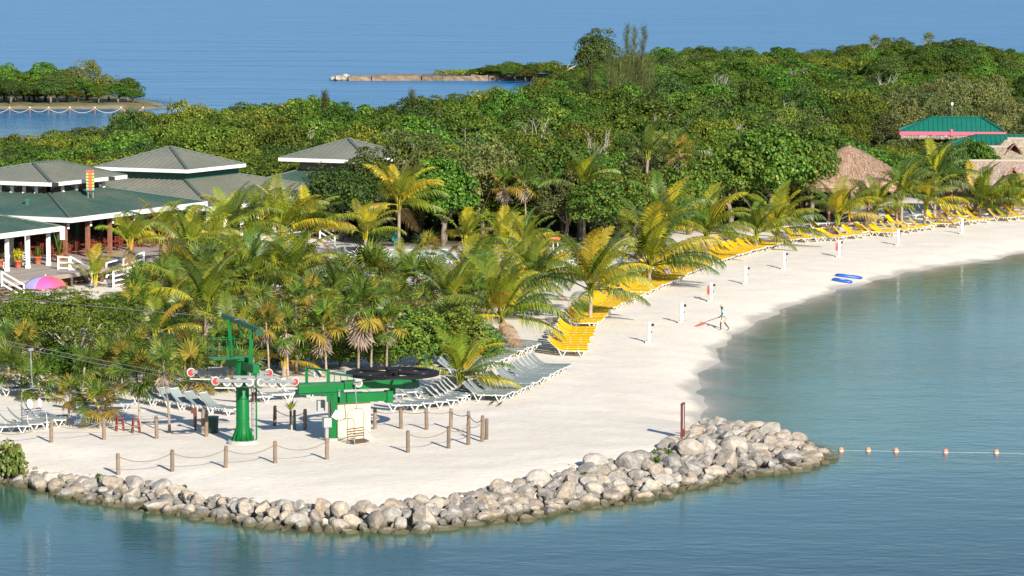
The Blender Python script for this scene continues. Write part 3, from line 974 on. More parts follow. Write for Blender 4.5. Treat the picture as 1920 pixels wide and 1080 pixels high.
def scatter_object(name, label, pts, meshes, rx, top):
    """one mass of far trees: points carrying size and turn, one crown instanced on each"""
    n = len(pts)
    m = bpy.data.meshes.new(name)
    m.from_pydata([(p[0], p[1], p[2]) for p in pts], [], [])
    gg = np.random.default_rng(n)
    a = m.attributes.new('size', 'FLOAT_VECTOR', 'POINT')
    a.data.foreach_set('vector', np.array([(p[4] / (2 * rx), p[4] / (2 * rx), p[3] / top) for p in pts], np.float32).ravel())
    a = m.attributes.new('turn', 'FLOAT_VECTOR', 'POINT')
    a.data.foreach_set('vector', np.column_stack([np.zeros(n), np.zeros(n), gg.uniform(0, 6.28, n)]).astype(np.float32).ravel())
    a = m.attributes.new('pick', 'INT', 'POINT')
    a.data.foreach_set('value', gg.integers(0, len(meshes), n).astype(np.int32))
    o = ob(name, m)
    ng = bpy.data.node_groups.new(name, 'GeometryNodeTree')
    ng.interface.new_socket('Geometry', in_out='INPUT', socket_type='NodeSocketGeometry')
    ng.interface.new_socket('Geometry', in_out='OUTPUT', socket_type='NodeSocketGeometry')
    gi = ng.nodes.new('NodeGroupInput'); go = ng.nodes.new('NodeGroupOutput')
    iop = ng.nodes.new('GeometryNodeInstanceOnPoints')
    jn = ng.nodes.new('GeometryNodeJoinGeometry')
    for src in meshes:
        oi = ng.nodes.new('GeometryNodeObjectInfo')
        oi.transform_space = 'ORIGINAL'
        oi.inputs['As Instance'].default_value = True
        oi.inputs['Object'].default_value = src
        ng.links.new(oi.outputs['Geometry'], jn.inputs[0])
    def na(nm, typ):
        q = ng.nodes.new('GeometryNodeInputNamedAttribute'); q.data_type = typ; q.inputs['Name'].default_value = nm
        return [s for s in q.outputs if s.enabled and s.name == 'Attribute'][0]
    ng.links.new(gi.outputs[0], iop.inputs['Points'])
    ng.links.new(jn.outputs[0], iop.inputs['Instance'])
    iop.inputs['Pick Instance'].default_value = True
    ng.links.new(na('pick', 'INT'), iop.inputs['Instance Index'])
    ng.links.new(na('turn', 'FLOAT_VECTOR'), iop.inputs['Rotation'])
    ng.links.new(na('size', 'FLOAT_VECTOR'), iop.inputs['Scale'])
    ng.links.new(iop.outputs[0], go.inputs[0])
    md = o.modifiers.new('wood', 'NODES')
    md.node_group = ng
    tag(o, label, 'wood', None, 'stuff')
    return o

def crown_sources(key):
    out = []
    for cm, tm in CROWNS[key]:
        src = [o for o in COL.objects if o.type == 'MESH' and o.data == cm]
        if src: out.append(src[0])
    return out

# named trees that stand out
def tree_px(px, base, top, wpx, key, label, name=None, var=None, cat='tree'):
    p = on(px, base)
    s = ppm(p.y)
    return tree_at(p.x, p.y, (base - top) / s, wpx / s, key, label, None, name, p.z, None, var, cat)

tree_px(1440, 428, 232, 190, 'grape', 'large sea grape tree with big round leaves beside the conical thatched hut')
tree_px(1520, 424, 262, 130, 'grape', 'sea grape tree touching the left edge of the conical thatched hut')
tree_px(1370, 430, 262, 140, 'grape', 'sea grape tree left of the largest sea grape on the beach')
tree_px(1290, 440, 300, 130, 'grape', 'sea grape tree with orange flecks behind the middle beach palms')
tree_px(1135, 470, 335, 150, 'grape', 'spreading sea grape tree over the shaded loungers in mid beach')
tree_px(1060, 462, 318, 120, 'grey', 'thin grey scrub tree with bare limbs above the orange arrow sign')
tree_px(1190, 455, 318, 120, 'grape', 'sea grape tree behind the tall twin palms')
tree_px(640, 452, 310, 150, 'dark', 'dark round tree in front of the small pyramid-roofed pavilion')
tree_px(600, 440, 345, 100, 'dark', 'dark bush at the left foot of the small pyramid-roofed pavilion')
tree_px(700, 440, 285, 130, 'dark', 'dark tree hiding the right corner of the small pyramid roof')
tree_px(830, 462, 300, 150, 'green', 'bushy green tree over the dark shade behind the yellow palms')
tree_px(905, 458, 265, 130, 'grey', 'grey olive tree above the middle palms')
tree_px(790, 440, 250, 140, 'grey', 'grey olive tree right of the small pyramid roof')
tree_px(785, 688, 570, 140, 'bushgrape', 'sea grape bush behind the big black wheel, left half')
tree_px(862, 684, 572, 130, 'bushgrape', 'sea grape bush behind the big black wheel, right half')
tree_px(715, 690, 600, 110, 'bushgrape', 'dark sea grape bush between the skirted thatch palms')
tree_px(570, 688, 600, 110, 'bushgrape', 'sea grape bush between the green lift tower and thatch palms')
tree_px(640, 688, 615, 110, 'bushgrape', 'low sea grape bush under the thatch palms')
tree_px(905, 680, 610, 90, 'bushgrape', 'sea grape bush at the right end of the thicket')
tree_px(60, 705, 535, 150, 'open', 'open twiggy mangrove at the left edge, above the lift chair')
tree_px(140, 712, 545, 160, 'open', 'open mangrove with bare twigs right of the lift chair')
tree_px(215, 690, 545, 130, 'open', 'open mangrove in front of the rainbow umbrella')
tree_px(235, 730, 630, 110, 'open', 'low mangrove bough over the grey loungers, left beach')
tree_px(120, 740, 650, 110, 'green', 'bright green bush low down beside the left lift chair')
tree_px(18, 898, 828, 72, 'shrub', 'glossy bright green shrub at the left end of the rocks', cat='shrub')
tree_px(-18, 892, 835, 60, 'shrub', 'glossy shrub cut by the left edge of the picture', cat='shrub')
tree_px(425, 480, 440, 60, 'green', 'small green bush in front of the white restaurant posts', 'bush', cat='bush')
tree_px(465, 478, 445, 55, 'green', 'small green bush under the right end of the restaurant', 'bush', cat='bush')
tree_px(700, 470, 425, 80, 'dark', 'low dark bush behind the rope-fenced path', 'bush', cat='bush')
for i, (px, b, tp, w, k) in enumerate(sorted([(20, 600, 545, 100, 'hedge'), (70, 600, 542, 110, 'hedge'), (130, 595, 536, 110, 'hedge'), (190, 600, 545, 100, 'hedge'), (30, 660, 570, 120, 'hedge'), (245, 620, 560, 100, 'hedge'), (180, 660, 570, 110, 'hedge'), (100, 650, 560, 110, 'hedge'), (60, 700, 610, 120, 'hedge'), (235, 700, 620, 120, 'hedge'), (150, 705, 625, 120, 'hedge'), (20, 690, 600, 110, 'hedge')])):
    tree_px(px, b, tp, w, k, f'bushy olive mangrove of the hedge below the restaurant deck, {nth(i)} from the left')['group'] = 'mangrove hedge below the deck'
for i, (px, b, tp, w) in enumerate(sorted([(330, 690, 640, 90), (450, 700, 640, 90), (520, 690, 600, 80), (400, 690, 630, 90), (610, 640, 590, 90), (690, 660, 600, 90), (470, 560, 500, 80), (590, 545, 500, 80)])):
    tree_px(px, b, tp, w, 'bushdark', f'dark bush filling the thicket behind the lift, {nth(i)} from the left', 'thicket_bush', None, 'bush')['group'] = 'dark bushes of the thicket'
tree_px(1790, 405, 268, 60, 'dark', 'round bush before the grey thatch roofs', var=0)
tree_px(1830, 380, 265, 90, 'green', 'round green tree between the thatched roofs', var=1)
for i, (px, top, w, key, lb) in enumerate([
        (8, 120, 70, 'green', 'green tree cut by the left edge on the far island'), (45, 128, 65, 'green', 'low round green tree on the far island'),
        (85, 118, 75, 'green', 'bright green tree on the far island, left of its tall tree'), (125, 128, 60, 'olive', 'yellow green tree on the far island'),
        (163, 112, 72, 'grey', 'tall greyish tree on the far island with a bare trunk'), (205, 138, 60, 'grey', 'reddish scrub tree on the far island'),
        (240, 146, 60, 'green', 'bushy green tree at the right end of the far island'), (20, 145, 70, 'dark', 'dark shrub tree at the waterline of the far island'),
        (95, 150, 70, 'dark', 'dark tree overhanging the lagoon'), (185, 160, 40, 'olive', 'small slender tree on the far island bank')]):
    d = 592 if i < 7 else 583
    x = (px - 960) / FPX * d
    z = hz(x, d)
    zt = CAM_H - (top + 100) * d / FPX
    tree_at(x, d, zt - z, w / ppm(d), key, lb, None, None, z)
for i, (px, top, w) in enumerate([(-8, 135, 80), (30, 138, 80), (65, 132, 80), (108, 135, 75), (145, 142, 70), (185, 146, 65), (222, 155, 65), (10, 165, 70), (55, 168, 70), (130, 165, 60), (75, 160, 70), (165, 172, 50), (250, 168, 45)]):
    d = 586 + (i % 3) * 3
    x = (px - 960) / FPX * d
    z = hz(x, d)
    tree_at(x, d, CAM_H - (top + 100) * d / FPX - z, w / ppm(d), ('green', 'olive', 'green', 'dark')[i % 4], 'rounded tree merging into the green mass of the far island', 'trees of the far island', None, z)
# crowns on the skyline
d = 560
x = (1117 - 960) / FPX * d
tree_at(x, d, 25.2 - 160 * d / FPX - hz(x, d), 94 / ppm(d), 'dark', 'dark flat-topped tree standing on the skyline of the hill')
for key in LOOK:
    src = crown_sources(key)
    nm = {'olive': 'mangrove_wood', 'green': 'broadleaf_wood', 'dark': 'evergreen_wood', 'grey': 'scrub_wood'}[key]
    scatter_object(nm, {'olive': 'olive mangrove canopy far back in the wood', 'green': 'green broadleaf canopy covering the far hill',
                        'dark': 'dark evergreen patches of the far wood', 'grey': 'greyish scrub canopy on the far slope'}[key], mass[key], src, 3.0, 6.1)

# feathery casuarinas
def casuarina(px, d, top, base_w, label, seed):
    g = np.random.default_rng(seed)
    x = (px - 960) / FPX * d
    z = hz(x, d)
    h = CAM_H - (top + 100) * d / FPX - z
    t = thing('casuarina_tree', label, 'tree', (x, d, z))
    MB().tube([(0, 0, -.3), (.1, 0, h * .5), (.3, 0, h * .97)], [.16, .10, .02], 6).build('trunk', M['bark'], t, True)
    C = []; A = []
    for k in range(70):
        f = .10 + .88 * (k + g.uniform(0, 1)) / 70
        a = g.uniform(0, 6.28)
        L = base_w * 2.0 * (1.0 - f) ** .8 * g.uniform(.5, 1.2) + .5
        o = np.array([.3 * f, 0, h * f])
        dr = np.array([math.cos(a), math.sin(a), 1.9]); dr /= np.linalg.norm(dr)
        m = int(24 * L / base_w) + 8
        tt = g.uniform(0, 1, (m, 1))
        C.append(o + dr * tt * L + g.normal(size=(m, 3)) * .13 * (.4 + tt)); A.append(np.tile(dr + np.array([.35, 0, -.1]), (m, 1)))
    C = np.vstack(C); A = np.vstack(A)
    v, f = leaf_quads(C, g.normal(size=C.shape), .34, .017, g, A)
    ob('crown', np_mesh('crown', v, f, M['leaf_needle']), t)
for i, (px, d, top, w, lb) in enumerate([
        (1172, 478, 46, 1.2, 'tallest feathery casuarina rising above the skyline'), (1186, 486, 50, 1.1, 'feathery casuarina just right of the tallest one'),
        (1203, 480, 48, 1.1, 'leaning feathery casuarina with thin tip against the sea'), (1140, 470, 92, 2.0, 'bushy casuarina left of the tallest ones'),
        (1160, 462, 100, 2.2, 'wide casuarina in front of the tallest ones'), (1215, 470, 105, 2.0, 'casuarina at the right of the clump'),
        (1105, 455, 120, 1.8, 'low feathery casuarina at the left of the clump'), (1190, 452, 112, 2.0, 'feathery casuarina in the middle front of the clump'),
        (768, 428, 170, 1.2, 'lone thin casuarina poking out beside the lagoon'), (605, 420, 172, .9, 'small casuarina tip above the canopy, left of the lagoon')]):
    casuarina(px, d, top, w, lb, i + 3)

# bare grey trees among the green
def bare_tree(px, d, h, label, seed):
    gg = random.Random(seed)
    x = (px - 960) / FPX * d
    t = thing('bare_tree', label, 'dead tree', (x, d, hz(x, d)))
    MB().tube([(0, 0, -.3), (gg.uniform(-.3, .3), 0, h * .4), (gg.uniform(-.4, .4), 0, h * .62)], [.16, .12, .09], 6).build('trunk', M['bark_pale'], t, True)
    for k in range(9):
        a = k * 2.4 + gg.uniform(-.4, .4)
        b0 = Vector((0, 0, h * gg.uniform(.35, .6)))
        e = Vector((math.cos(a) * gg.uniform(.8, 1.9), math.sin(a) * gg.uniform(.8, 1.9), h * gg.uniform(.8, 1.05)))
        mid = b0.lerp(e, .55) + Vector((gg.uniform(-.3, .3), gg.uniform(-.3, .3), -.2))
        mb = MB(); mb.tube([b0, mid, e], [.07, .045, .015], 5)
        for q in range(4):
            f = mid.lerp(e, gg.uniform(0, .9))
            mb.tube([f, f + Vector((gg.uniform(-.7, .7), gg.uniform(-.7, .7), gg.uniform(.1, .7)))], [.025, .008], 4)
        mb.build('branch', M['bark_pale'], t)
BARE = [(560, 372, 6.6), (730, 356, 7.2), (880, 352, 7.0), (1010, 372, 7.2), (1120, 345, 7.4), (1235, 390, 6.8), (1330, 400, 6.6), (1400, 372, 7.0), (1490, 415, 6.6), (1580, 432, 6.4), (1660, 470, 5.8), (1350, 480, 5.6), (1830, 450, 6.2), (1500, 500, 5.4)]
for i, (px, d, h) in enumerate(BARE):
    bare_tree(px, d, h, f'bare pale-branched tree poking out of the wood {WHEREB[i]}', i)
# weathered dead trunk on the point
def sky_pt(px, py, d):
    return Vector(((px - 960) / FPX * d, d, CAM_H - (py + 100) * d / FPX))
a = sky_pt(1040, 152, 548)
t = thing('dead_tree', 'bleached dead tree trunk leaning on the scrub of the point', 'dead tree', a)
mb = MB()
q = [sky_pt(*p, 548) - a for p in [(1036, 156), (1046, 146), (1054, 136), (1062, 132), (1070, 126), (1080, 122)]]
mb.tube(q, [.30, .26, .22, .18, .13, .06], 6)
mb.build('trunk', M['bark_pale'], t, True)
for p0, p1 in (((1062, 132), (1066, 118)), ((1070, 126), (1078, 130)), ((1054, 136), (1050, 124))):
    MB().tube([sky_pt(*p0, 548) - a, sky_pt(*p1, 548) - a], [.12, .04], 5).build('branch', M['bark_pale'], t)

# ------------------------------------------------------------------ palms
PALMS = [
 (1107, 607, 62, 140, 20, .25, 'coconut palm rooted among the near yellow loungers, right of the thicket', .6),
 (1217, 540, 40, 150, 22, .12, 'large dark green coconut palm in the curve of yellow loungers', .6),
 (1243, 500, 85, 105, 14, .2, 'coconut palm standing behind the large dark green one', .7),
 (1326, 492, 52, 105, 18, .35, 'windblown coconut palm with browning right fronds over yellow loungers', .5),
 (1419, 470, 28, 85, 14, .2, 'left one of two coconut palms leaning together by the far loungers', .7),
 (1457, 463, 34, 95, 18, .35, 'right one of two coconut palms leaning together by the far loungers', .6),
 (1568, 443, 30, 98, 13, .3, 'coconut palm with bare yellow stalks in front of the dark grove', .8),
 (1641, 432, 38, 85, 14, .25, 'coconut palm right under the conical thatched hut', .6),
 (1690, 426, 60, 80, 14, .15, 'coconut palm behind the far white loungers, right of the conical hut', .6),
 (1733, 424, 40, 82, 16, .4, 'coconut palm with drooping yellow fronds at the far loungers', .45),
 (1752, 412, 76, 85, 16, .1, 'tall dark coconut palm below the pink-edged roof', .7),
 (1838, 410, 26, 96, 18, .2, 'broad coconut palm in front of the grey thatched roof', .6),
 (1893, 408, 24, 78, 14, .5, 'coconut palm with a brown hanging frond near the right edge', .4),
 (1930, 405, 26, 80, 12, .3, 'coconut palm cut by the right edge of the picture', .6),
 (748, 472, 88, 98, 20, .62, 'tall yellow coconut palm on a pale trunk in front of the dark shade', .55),
 (686, 482, 42, 78, 14, .6, 'slender yellow coconut palm left of the tall yellow one', .85),
 (525, 508, 72, 112, 18, .68, 'big golden coconut palm right of the restaurant', .6),
 (578, 505, 66, 108, 16, .5, 'golden green coconut palm with long drooping right fronds', .5),
 (487, 495, 76, 92, 13, .5, 'yellowish coconut palm at the restaurant corner', .7),
 (868, 492, 42, 72, 14, .5, 'small yellow green coconut palm right of the dark shade', .75),
 (943, 505, 44, 92, 15, .75, 'golden coconut palm in the middle of the resort', .65),
 (985, 522, 60, 85, 13, .55, 'yellow coconut palm left of the orange arrow sign', .6),
 (962, 572, 42, 98, 16, .5, 'lime coloured coconut palm above the green thicket', .6),
 (915, 605, 42, 132, 18, .1, 'large dark coconut palm with bowed fronds behind the thicket', .5),
 (938, 655, 62, 132, 22, .15, 'great bowed coconut palm at the head of the grey lounger row', .4),
 (845, 615, 46, 108, 16, .1, 'upright green coconut palm in the centre thicket', .8),
 (862, 742, 30, 118, 15, .3, 'young coconut palm beside the big black wheel', .6),
 (243, 530, 72, 88, 10, .85, 'yellow coconut palm before the restaurant deck ramp', .7),
 (178, 540, 14, 82, 8, .75, 'young coconut palm with stiff yellow stalks by the deck stairs', .9),
 (395, 520, 42, 112, 13, .2, 'green coconut palm reaching up to the restaurant eaves', .85),
 (385, 665, 80, 130, 16, .1, 'big dark coconut palm left of the green lift tower', .7),
 (340, 620, 55, 108, 14, .15, 'coconut palm with a bowed frond in the left thicket', .5),
 (468, 605, 78, 115, 16, .2, 'coconut palm behind the lift tower frame', .6),
 (545, 605, 82, 122, 17, .15, 'coconut palm rising from the thicket right of the lift tower', .65),
 (640, 605, 40, 95, 14, .2, 'coconut palm in front of the field of grey loungers', .55),
 (760, 548, 34, 76, 10, .65, 'young golden coconut palm among the field of grey loungers', .8),
 (290, 665, 40, 98, 12, .25, 'low coconut palm in the left thicket by the seated person', .5),
 (1095, 462, 108, 92, 13, .08, 'dark coconut palm half hidden in the wood above mid beach', .85),
 (1208, 440, 150, 72, 11, .05, 'left one of two coconut palms poking out of the wood', .85),
 (1262, 432, 138, 72, 12, .05, 'right one of two coconut palms poking out of the wood', .5),
 (532, 705, 26, 80, 11, .45, 'low coconut palm directly behind the lift sheaves', .5),
 (300, 522, 72, 105, 14, .35, 'tall coconut palm in front of the restaurant posts', .6),
 (432, 512, 82, 105, 14, .3, 'tall coconut palm screening the joint of the two restaurants', .6),
 (355, 545, 78, 105, 14, .25, 'tall coconut palm right of the white ramp', .55),
 (1005, 590, 70, 105, 16, .3, 'tall coconut palm left of the palm rooted among yellow loungers', .5),
 (30, 412, 10, 40, 9, .3, 'small palm behind the near restaurant roof, at the left edge', .5),
 (82, 425, 18, 42, 9, .4, 'small palm between the two near restaurant roofs', .5),
 (270, 362, 16, 34, 10, .3, 'small palm in front of the far restaurant roof, left one', .5),
 (335, 372, 14, 34, 10, .35, 'small palm in front of the far restaurant roof, right one', .4),
]
for p in PALMS:
    coconut(*p)

FANP = [
 (672, 706, 138, 58, 'thatch palm with the longest grey skirt of dead leaves', 20, 22, .15),
 (696, 702, 122, 46, 'thatch palm close behind the long-skirted one', 14, 8, .15),
 (612, 708, 98, 52, 'thatch palm with yellow lower leaves left of the long-skirted one', 18, 12, .35),
 (588, 690, 140, 40, 'thatch palm with a dead bunch high above the lift terminal', 15, 9, .15),
 (540, 712, 96, 48, 'thatch palm with hanging dead leaves left of the terminal guide posts', 17, 10, .2),
 (725, 704, 100, 46, 'thatch palm just right of the long-skirted one', 16, 8, .2),
 (505, 722, 118, 46, 'thatch palm on a thin pale trunk right of the lift tower', 18, 7, .15),
 (556, 700, 138, 40, 'thatch palm in the thicket right of the tower frame', 15, 5, .15),
 (128, 797, 58, 38, 'small thatch palm with orange trunk at the left sand edge', 16, 3, .5),
 (188, 803, 44, 50, 'thatch palm with hanging yellow leaves by the wooden post', 18, 2, .5),
 (262, 803, 96, 56, 'thatch palm on a straight pale trunk beside the red stools', 22, 3, .2),
 (318, 812, 128, 42, 'slender thatch palm on a thin leaning trunk near the lift tower', 14, 6, .25),
 (40, 730, 82, 50, 'thatch palm with drooping skirt at the left edge', 18, 8, .3),
 (8, 715, 70, 44, 'thatch palm cut by the left edge', 16, 5, .3),
 (272, 562, 30, 46, 'low thatch palm beside the white ramp rail', 18, 6, .35),
 (318, 552, 52, 44, 'bushy thatch palm right of the white ramp', 18, 8, .4),
 (352, 572, 34, 42, 'thatch palm in the thicket below the restaurant', 16, 3, .2),
 (690, 600, 88, 60, 'broad thatch palm in front of the field of grey loungers', 22, 6, .15),
 (640, 570, 52, 44, 'thatch palm left of the broad one', 16, 4, .2),
 (582, 630, 66, 44, 'thatch palm in the shade of the centre thicket', 16, 6, .2),
 (480, 650, 76, 42, 'thatch palm above the lift catwalk', 16, 6, .2),
 (430, 612, 54, 42, 'thatch palm left of the lift lifting frame', 16, 4, .15),
 (415, 705, 62, 40, 'thatch palm with dead leaves behind the tower catwalk', 14, 9, .2),
 (215, 640, 44, 46, 'dark thatch palm left of the seated person', 18, 2, .1),
 (940, 462, 118, 38, 'thatch palm with dead skirt in the wood, left one', 15, 10, .2),
 (987, 464, 124, 38, 'thatch palm with dead skirt in the wood, right one', 15, 9, .2),
 (958, 458, 88, 34, 'small thatch palm low between two skirted ones', 13, 6, .3),
 (1290, 440, 158, 36, 'thatch palm on a bare trunk high in the wood', 14, 8, .3),
 (800, 492, 24, 36, 'small thatch palm before the dark shade', 15, 4, .25),
 (735, 622, 58, 44, 'thatch palm at the top of the sea grape thicket', 16, 3, .25),
 (790, 612, 42, 40, 'low thatch palm above the sea grape thicket', 15, 2, .25),
 (560, 560, 40, 42, 'thatch palm under the golden palms', 15, 3, .25),
]
for p in FANP:
    fan_palm(*p)
gt = random.Random(21)
THK = [(75, 745), (155, 742), (225, 745), (300, 742), (350, 735), (380, 725), (20, 740), (450, 720), (290, 715), (100, 700), (200, 715), (430, 740), (265, 640), (310, 560), (268, 600), (300, 590), (330, 645), (360, 620), (405, 640), (440, 655), (455, 575), (495, 625), (520, 580), (520, 660), (545, 640), (600, 655), (610, 600), (650, 640),
       (660, 575), (700, 640), (720, 575), (745, 590), (780, 575), (820, 590), (850, 640), (880, 610), (380, 560), (420, 545), (470, 545), (590, 560), (250, 690), (340, 700)]
THK.sort()
for i, (px, py) in enumerate(THK):
    fan_palm(px + gt.uniform(-8, 8), py + gt.uniform(-6, 6), gt.uniform(25, 70), gt.uniform(42, 58), f'unskirted thatch palm of the thicket behind the lift, {nth(i)} counting from the left', 15, gt.choice((0, 2, 5)), gt.uniform(.08, .3), 'thatch palms of the thicket')
for i, (px, py) in enumerate([(310, 640), (370, 600), (420, 590), (440, 690), (500, 590), (560, 660), (600, 635), (880, 590), (1000, 565)]):
    o = coconut(px, py, gt.uniform(20, 48), gt.uniform(95, 125), 15, gt.uniform(.1, .45), f'short-trunked coconut palm of the thicket behind the lift, {nth(i)} counting from the left', gt.uniform(.45, .8))
    o['group'] = 'coconut palms of the thicket'
# the lone palms on the hill crest
d = 548
for px, top, lb in ((1637, 64, 'lone half-dead palm standing against the sea on the hill crest'), (1738, 60, 'small palm tuft on the highest point of the hill')):
    x = (px - 960) / FPX * d
    z = hz(x, d)
    h = CAM_H - (top + 112) * d / FPX - z
    t = thing('thatch_palm', lb, 'palm', (x, d, z))
    palm_trunk(h, (.1, 0), .10, px).build('trunk', M['palm_bark'], t, True)
    for k in range(13):
        f = k / 12
        ob('fan_leaf', FANS['green' if k % 3 else 'yellow'][min(2, k // 5)], t, (.1, 0, h), Euler((0, -R(75 - 100 * f), k * 2.4), 'XYZ'), .85)
    for k in range(5):
        ob('dead_leaf', DEADF[k % 3], t, (.1, 0, h - .3), Euler((0, R(80), k * 2.4), 'XYZ'), 1.0)
# stumps of palms cut by the loungers
for px, py, lb in ((1251, 523, 'fat palm stump among yellow loungers by the big dark palm'), (1326, 497, 'fat palm stump among yellow loungers under the windblown palm')):
    p = on(px, py)
    t = thing('palm_stump', lb, 'stump', p)
    MB().lathe([(.38, -.2), (.36, .1), (.33, .35), (.35, .55), (.30, .75), (.12, .82)], 12).build('trunk', M['palm_bark'], t, True)

# ------------------------------------------------------------------ rock revetment
def rock_mesh(seed):
    bm = bmesh.new()
    bmesh.ops.create_icosphere(bm, subdivisions=3, radius=1.0)
    g = random.Random(seed)
    planes = []
    for k in range(g.randint(8, 12)):
        n = Vector((g.gauss(0, 1), g.gauss(0, 1), g.gauss(0, .8))).normalized()
        planes.append((n, g.uniform(.50, .82)))
    off = Vector((seed * 3.1, seed * 1.7, 0))
    for v in bm.verts:
        p = v.co.normalized()
        r = 1.0
        for n, dd in planes:
            c = p.dot(n)
            if c > 1e-3: r = min(r, dd / c)
        r = (r * .97 + .03) * 1.15
        r *= 1 + .09 * mnoise.noise(p * 1.6 + off) + .035 * mnoise.noise(p * 5 + off)
        v.co = p * r
    m = bpy.data.meshes.new('rock')
    bm.to_mesh(m); bm.free()
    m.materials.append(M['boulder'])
    m.update()
    return m
ROCKS = [rock_mesh(i) for i in range(16)]
g = np.random.default_rng(11)
lo, hi = rock_region.min(0), rock_region.max(0)
pts = g.uniform(lo - .3, hi + .3, (26000, 2))
pts = pts[in_poly(pts, rock_region) | (seg_dist(pts, rock_xy) < .45)]
pts = pts[(960 + FPX * pts[:, 0] / pts[:, 1]) > -25]
chosen = []
def try_fill(rlo, rhi, ov, cap):
    n0 = len(chosen)
    for x, y in g.permutation(pts):
        if len(chosen) - n0 >= cap: break
        px = 960 + FPX * x / y
        big = 1.0
        r = g.uniform(rlo, rhi) * big
        good = True
        for a, b, c in chosen:
            if (a - x) ** 2 + (b - y) ** 2 < ((r + c) * ov) ** 2: good = False; break
        if good: chosen.append((x, y, r))
try_fill(.60, .76, .80, 14)
try_fill(.38, .54, .70, 170)
try_fill(.26, .38, .64, 260)
try_fill(.14, .26, .60, 420)
wall = thing('rock_revetment', 'bank of piled grey and tan boulders edging the sand point', 'rocks', (0, 170, WATER))
ZC = H([(a, b) for a, b, c in chosen])
order = sorted(range(len(chosen)), key=lambda i: -chosen[i][2])
rest_v, rest_f, nv = [], [], 0
for k, i in enumerate(order):
    x, y, r = chosen[i]
    z = max(ZC[i] - .05, WATER - .3) + r * g.uniform(.0, .40)
    rot = Euler((g.uniform(-.5, .5), g.uniform(-.5, .5), g.uniform(0, 6.28)))
    sc = Vector((r * g.uniform(.95, 1.35), r * g.uniform(.75, 1.0), r * g.uniform(.62, .92)))
    if k < 296:
        ob('rock', ROCKS[int(g.integers(0, 16))], wall, Vector((x, y, z)) - wall.location, rot, sc)
    else:
        m = ROCKS[int(g.integers(0, 16))]
        mat = Matrix.LocRotScale(Vector((x, y, z)) - wall.location, rot, sc)
        rest_v += [tuple(mat @ v.co) for v in m.vertices]
        rest_f += [tuple(i2 + nv for i2 in p.vertices) for p in m.polygons]
        nv += len(m.vertices)
# pebbles in the sand above the boulders
for k in range(420):
    j = g.integers(3, len(top_xy) - 1)
    t = g.uniform()
    b = top_xy[j - 1] * (1 - t) + top_xy[j] * t
    x, y = b[0] + g.normal(0, .35), b[1] + abs(g.normal(.0, .4)) - .3
    r = g.uniform(.05, .15)
    zg = hz(x, y)
    m = ROCKS[int(g.integers(0, 16))]
    mat = Matrix.LocRotScale(Vector((x, y, zg + .01)) - wall.location, Euler((0, 0, g.uniform(0, 6))), Vector((r * 1.3, r, r * .7)))
    mb_v = [mat @ v.co for v in m.vertices]
    rest_v += [tuple(v) for v in mb_v]
    rest_f += [tuple(i2 + nv for i2 in p.vertices) for p in m.polygons]
    nv += len(m.vertices)
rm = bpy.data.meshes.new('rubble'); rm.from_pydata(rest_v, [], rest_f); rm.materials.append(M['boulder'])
tag(ob('rubble', rm, wall), kind='stuff')
# creeping weeds between the rocks
def weed(px, py, w, label, seed, n=260):
    gg = np.random.default_rng(seed)
    p = on(px, py)
    s = ppm(p.y)
    r = w / s / 2
    e = unit(gg.normal(size=(n, 3)) * np.array([1, 1, .6]) + np.array([0, 0, .4]))
    C = e * gg.uniform(.3, 1, (n, 1)) * np.array([r, r * 1.2, .22]) + np.array([0, 0, .10])
    v, f = leaf_quads(C, e + gg.normal(size=(n, 3)) * .5, .055, .035, gg)
    t = thing('weed_clump', label, 'plant', p + Vector((0, 0, .02)))
    ob('leaves', np_mesh('leaves', v, f, M['leaf_green']), t)
    mb = MB()
    for k in range(5):
        a = k * 1.26
        mb.tube([(0, 0, -.05), (math.cos(a) * r * .5, math.sin(a) * r * .5, .14)], [.012, .006], 4)
    mb.build('stem', M['bark'], t)
for i, (px, py, w, lb) in enumerate([(1098, 898, 26, 'tuft of green weed in the middle of the boulders'), (1020, 900, 34, 'low creeping weed at the top edge of the rocks'),
        (1240, 852, 40, 'green creeper where the sand meets the spur rocks'), (1190, 866, 24, 'small creeper on the upper rocks'), (1255, 855, 20, 'weed beside the brown sign rocks'),
        (186, 900, 16, 'tiny weed among the left rocks'), (345, 922, 14, 'dry weed tuft above the left rocks'), (1232, 868, 16, 'sprig of weed in the spur rocks')]):
    weed(px, py, w, lb, i)

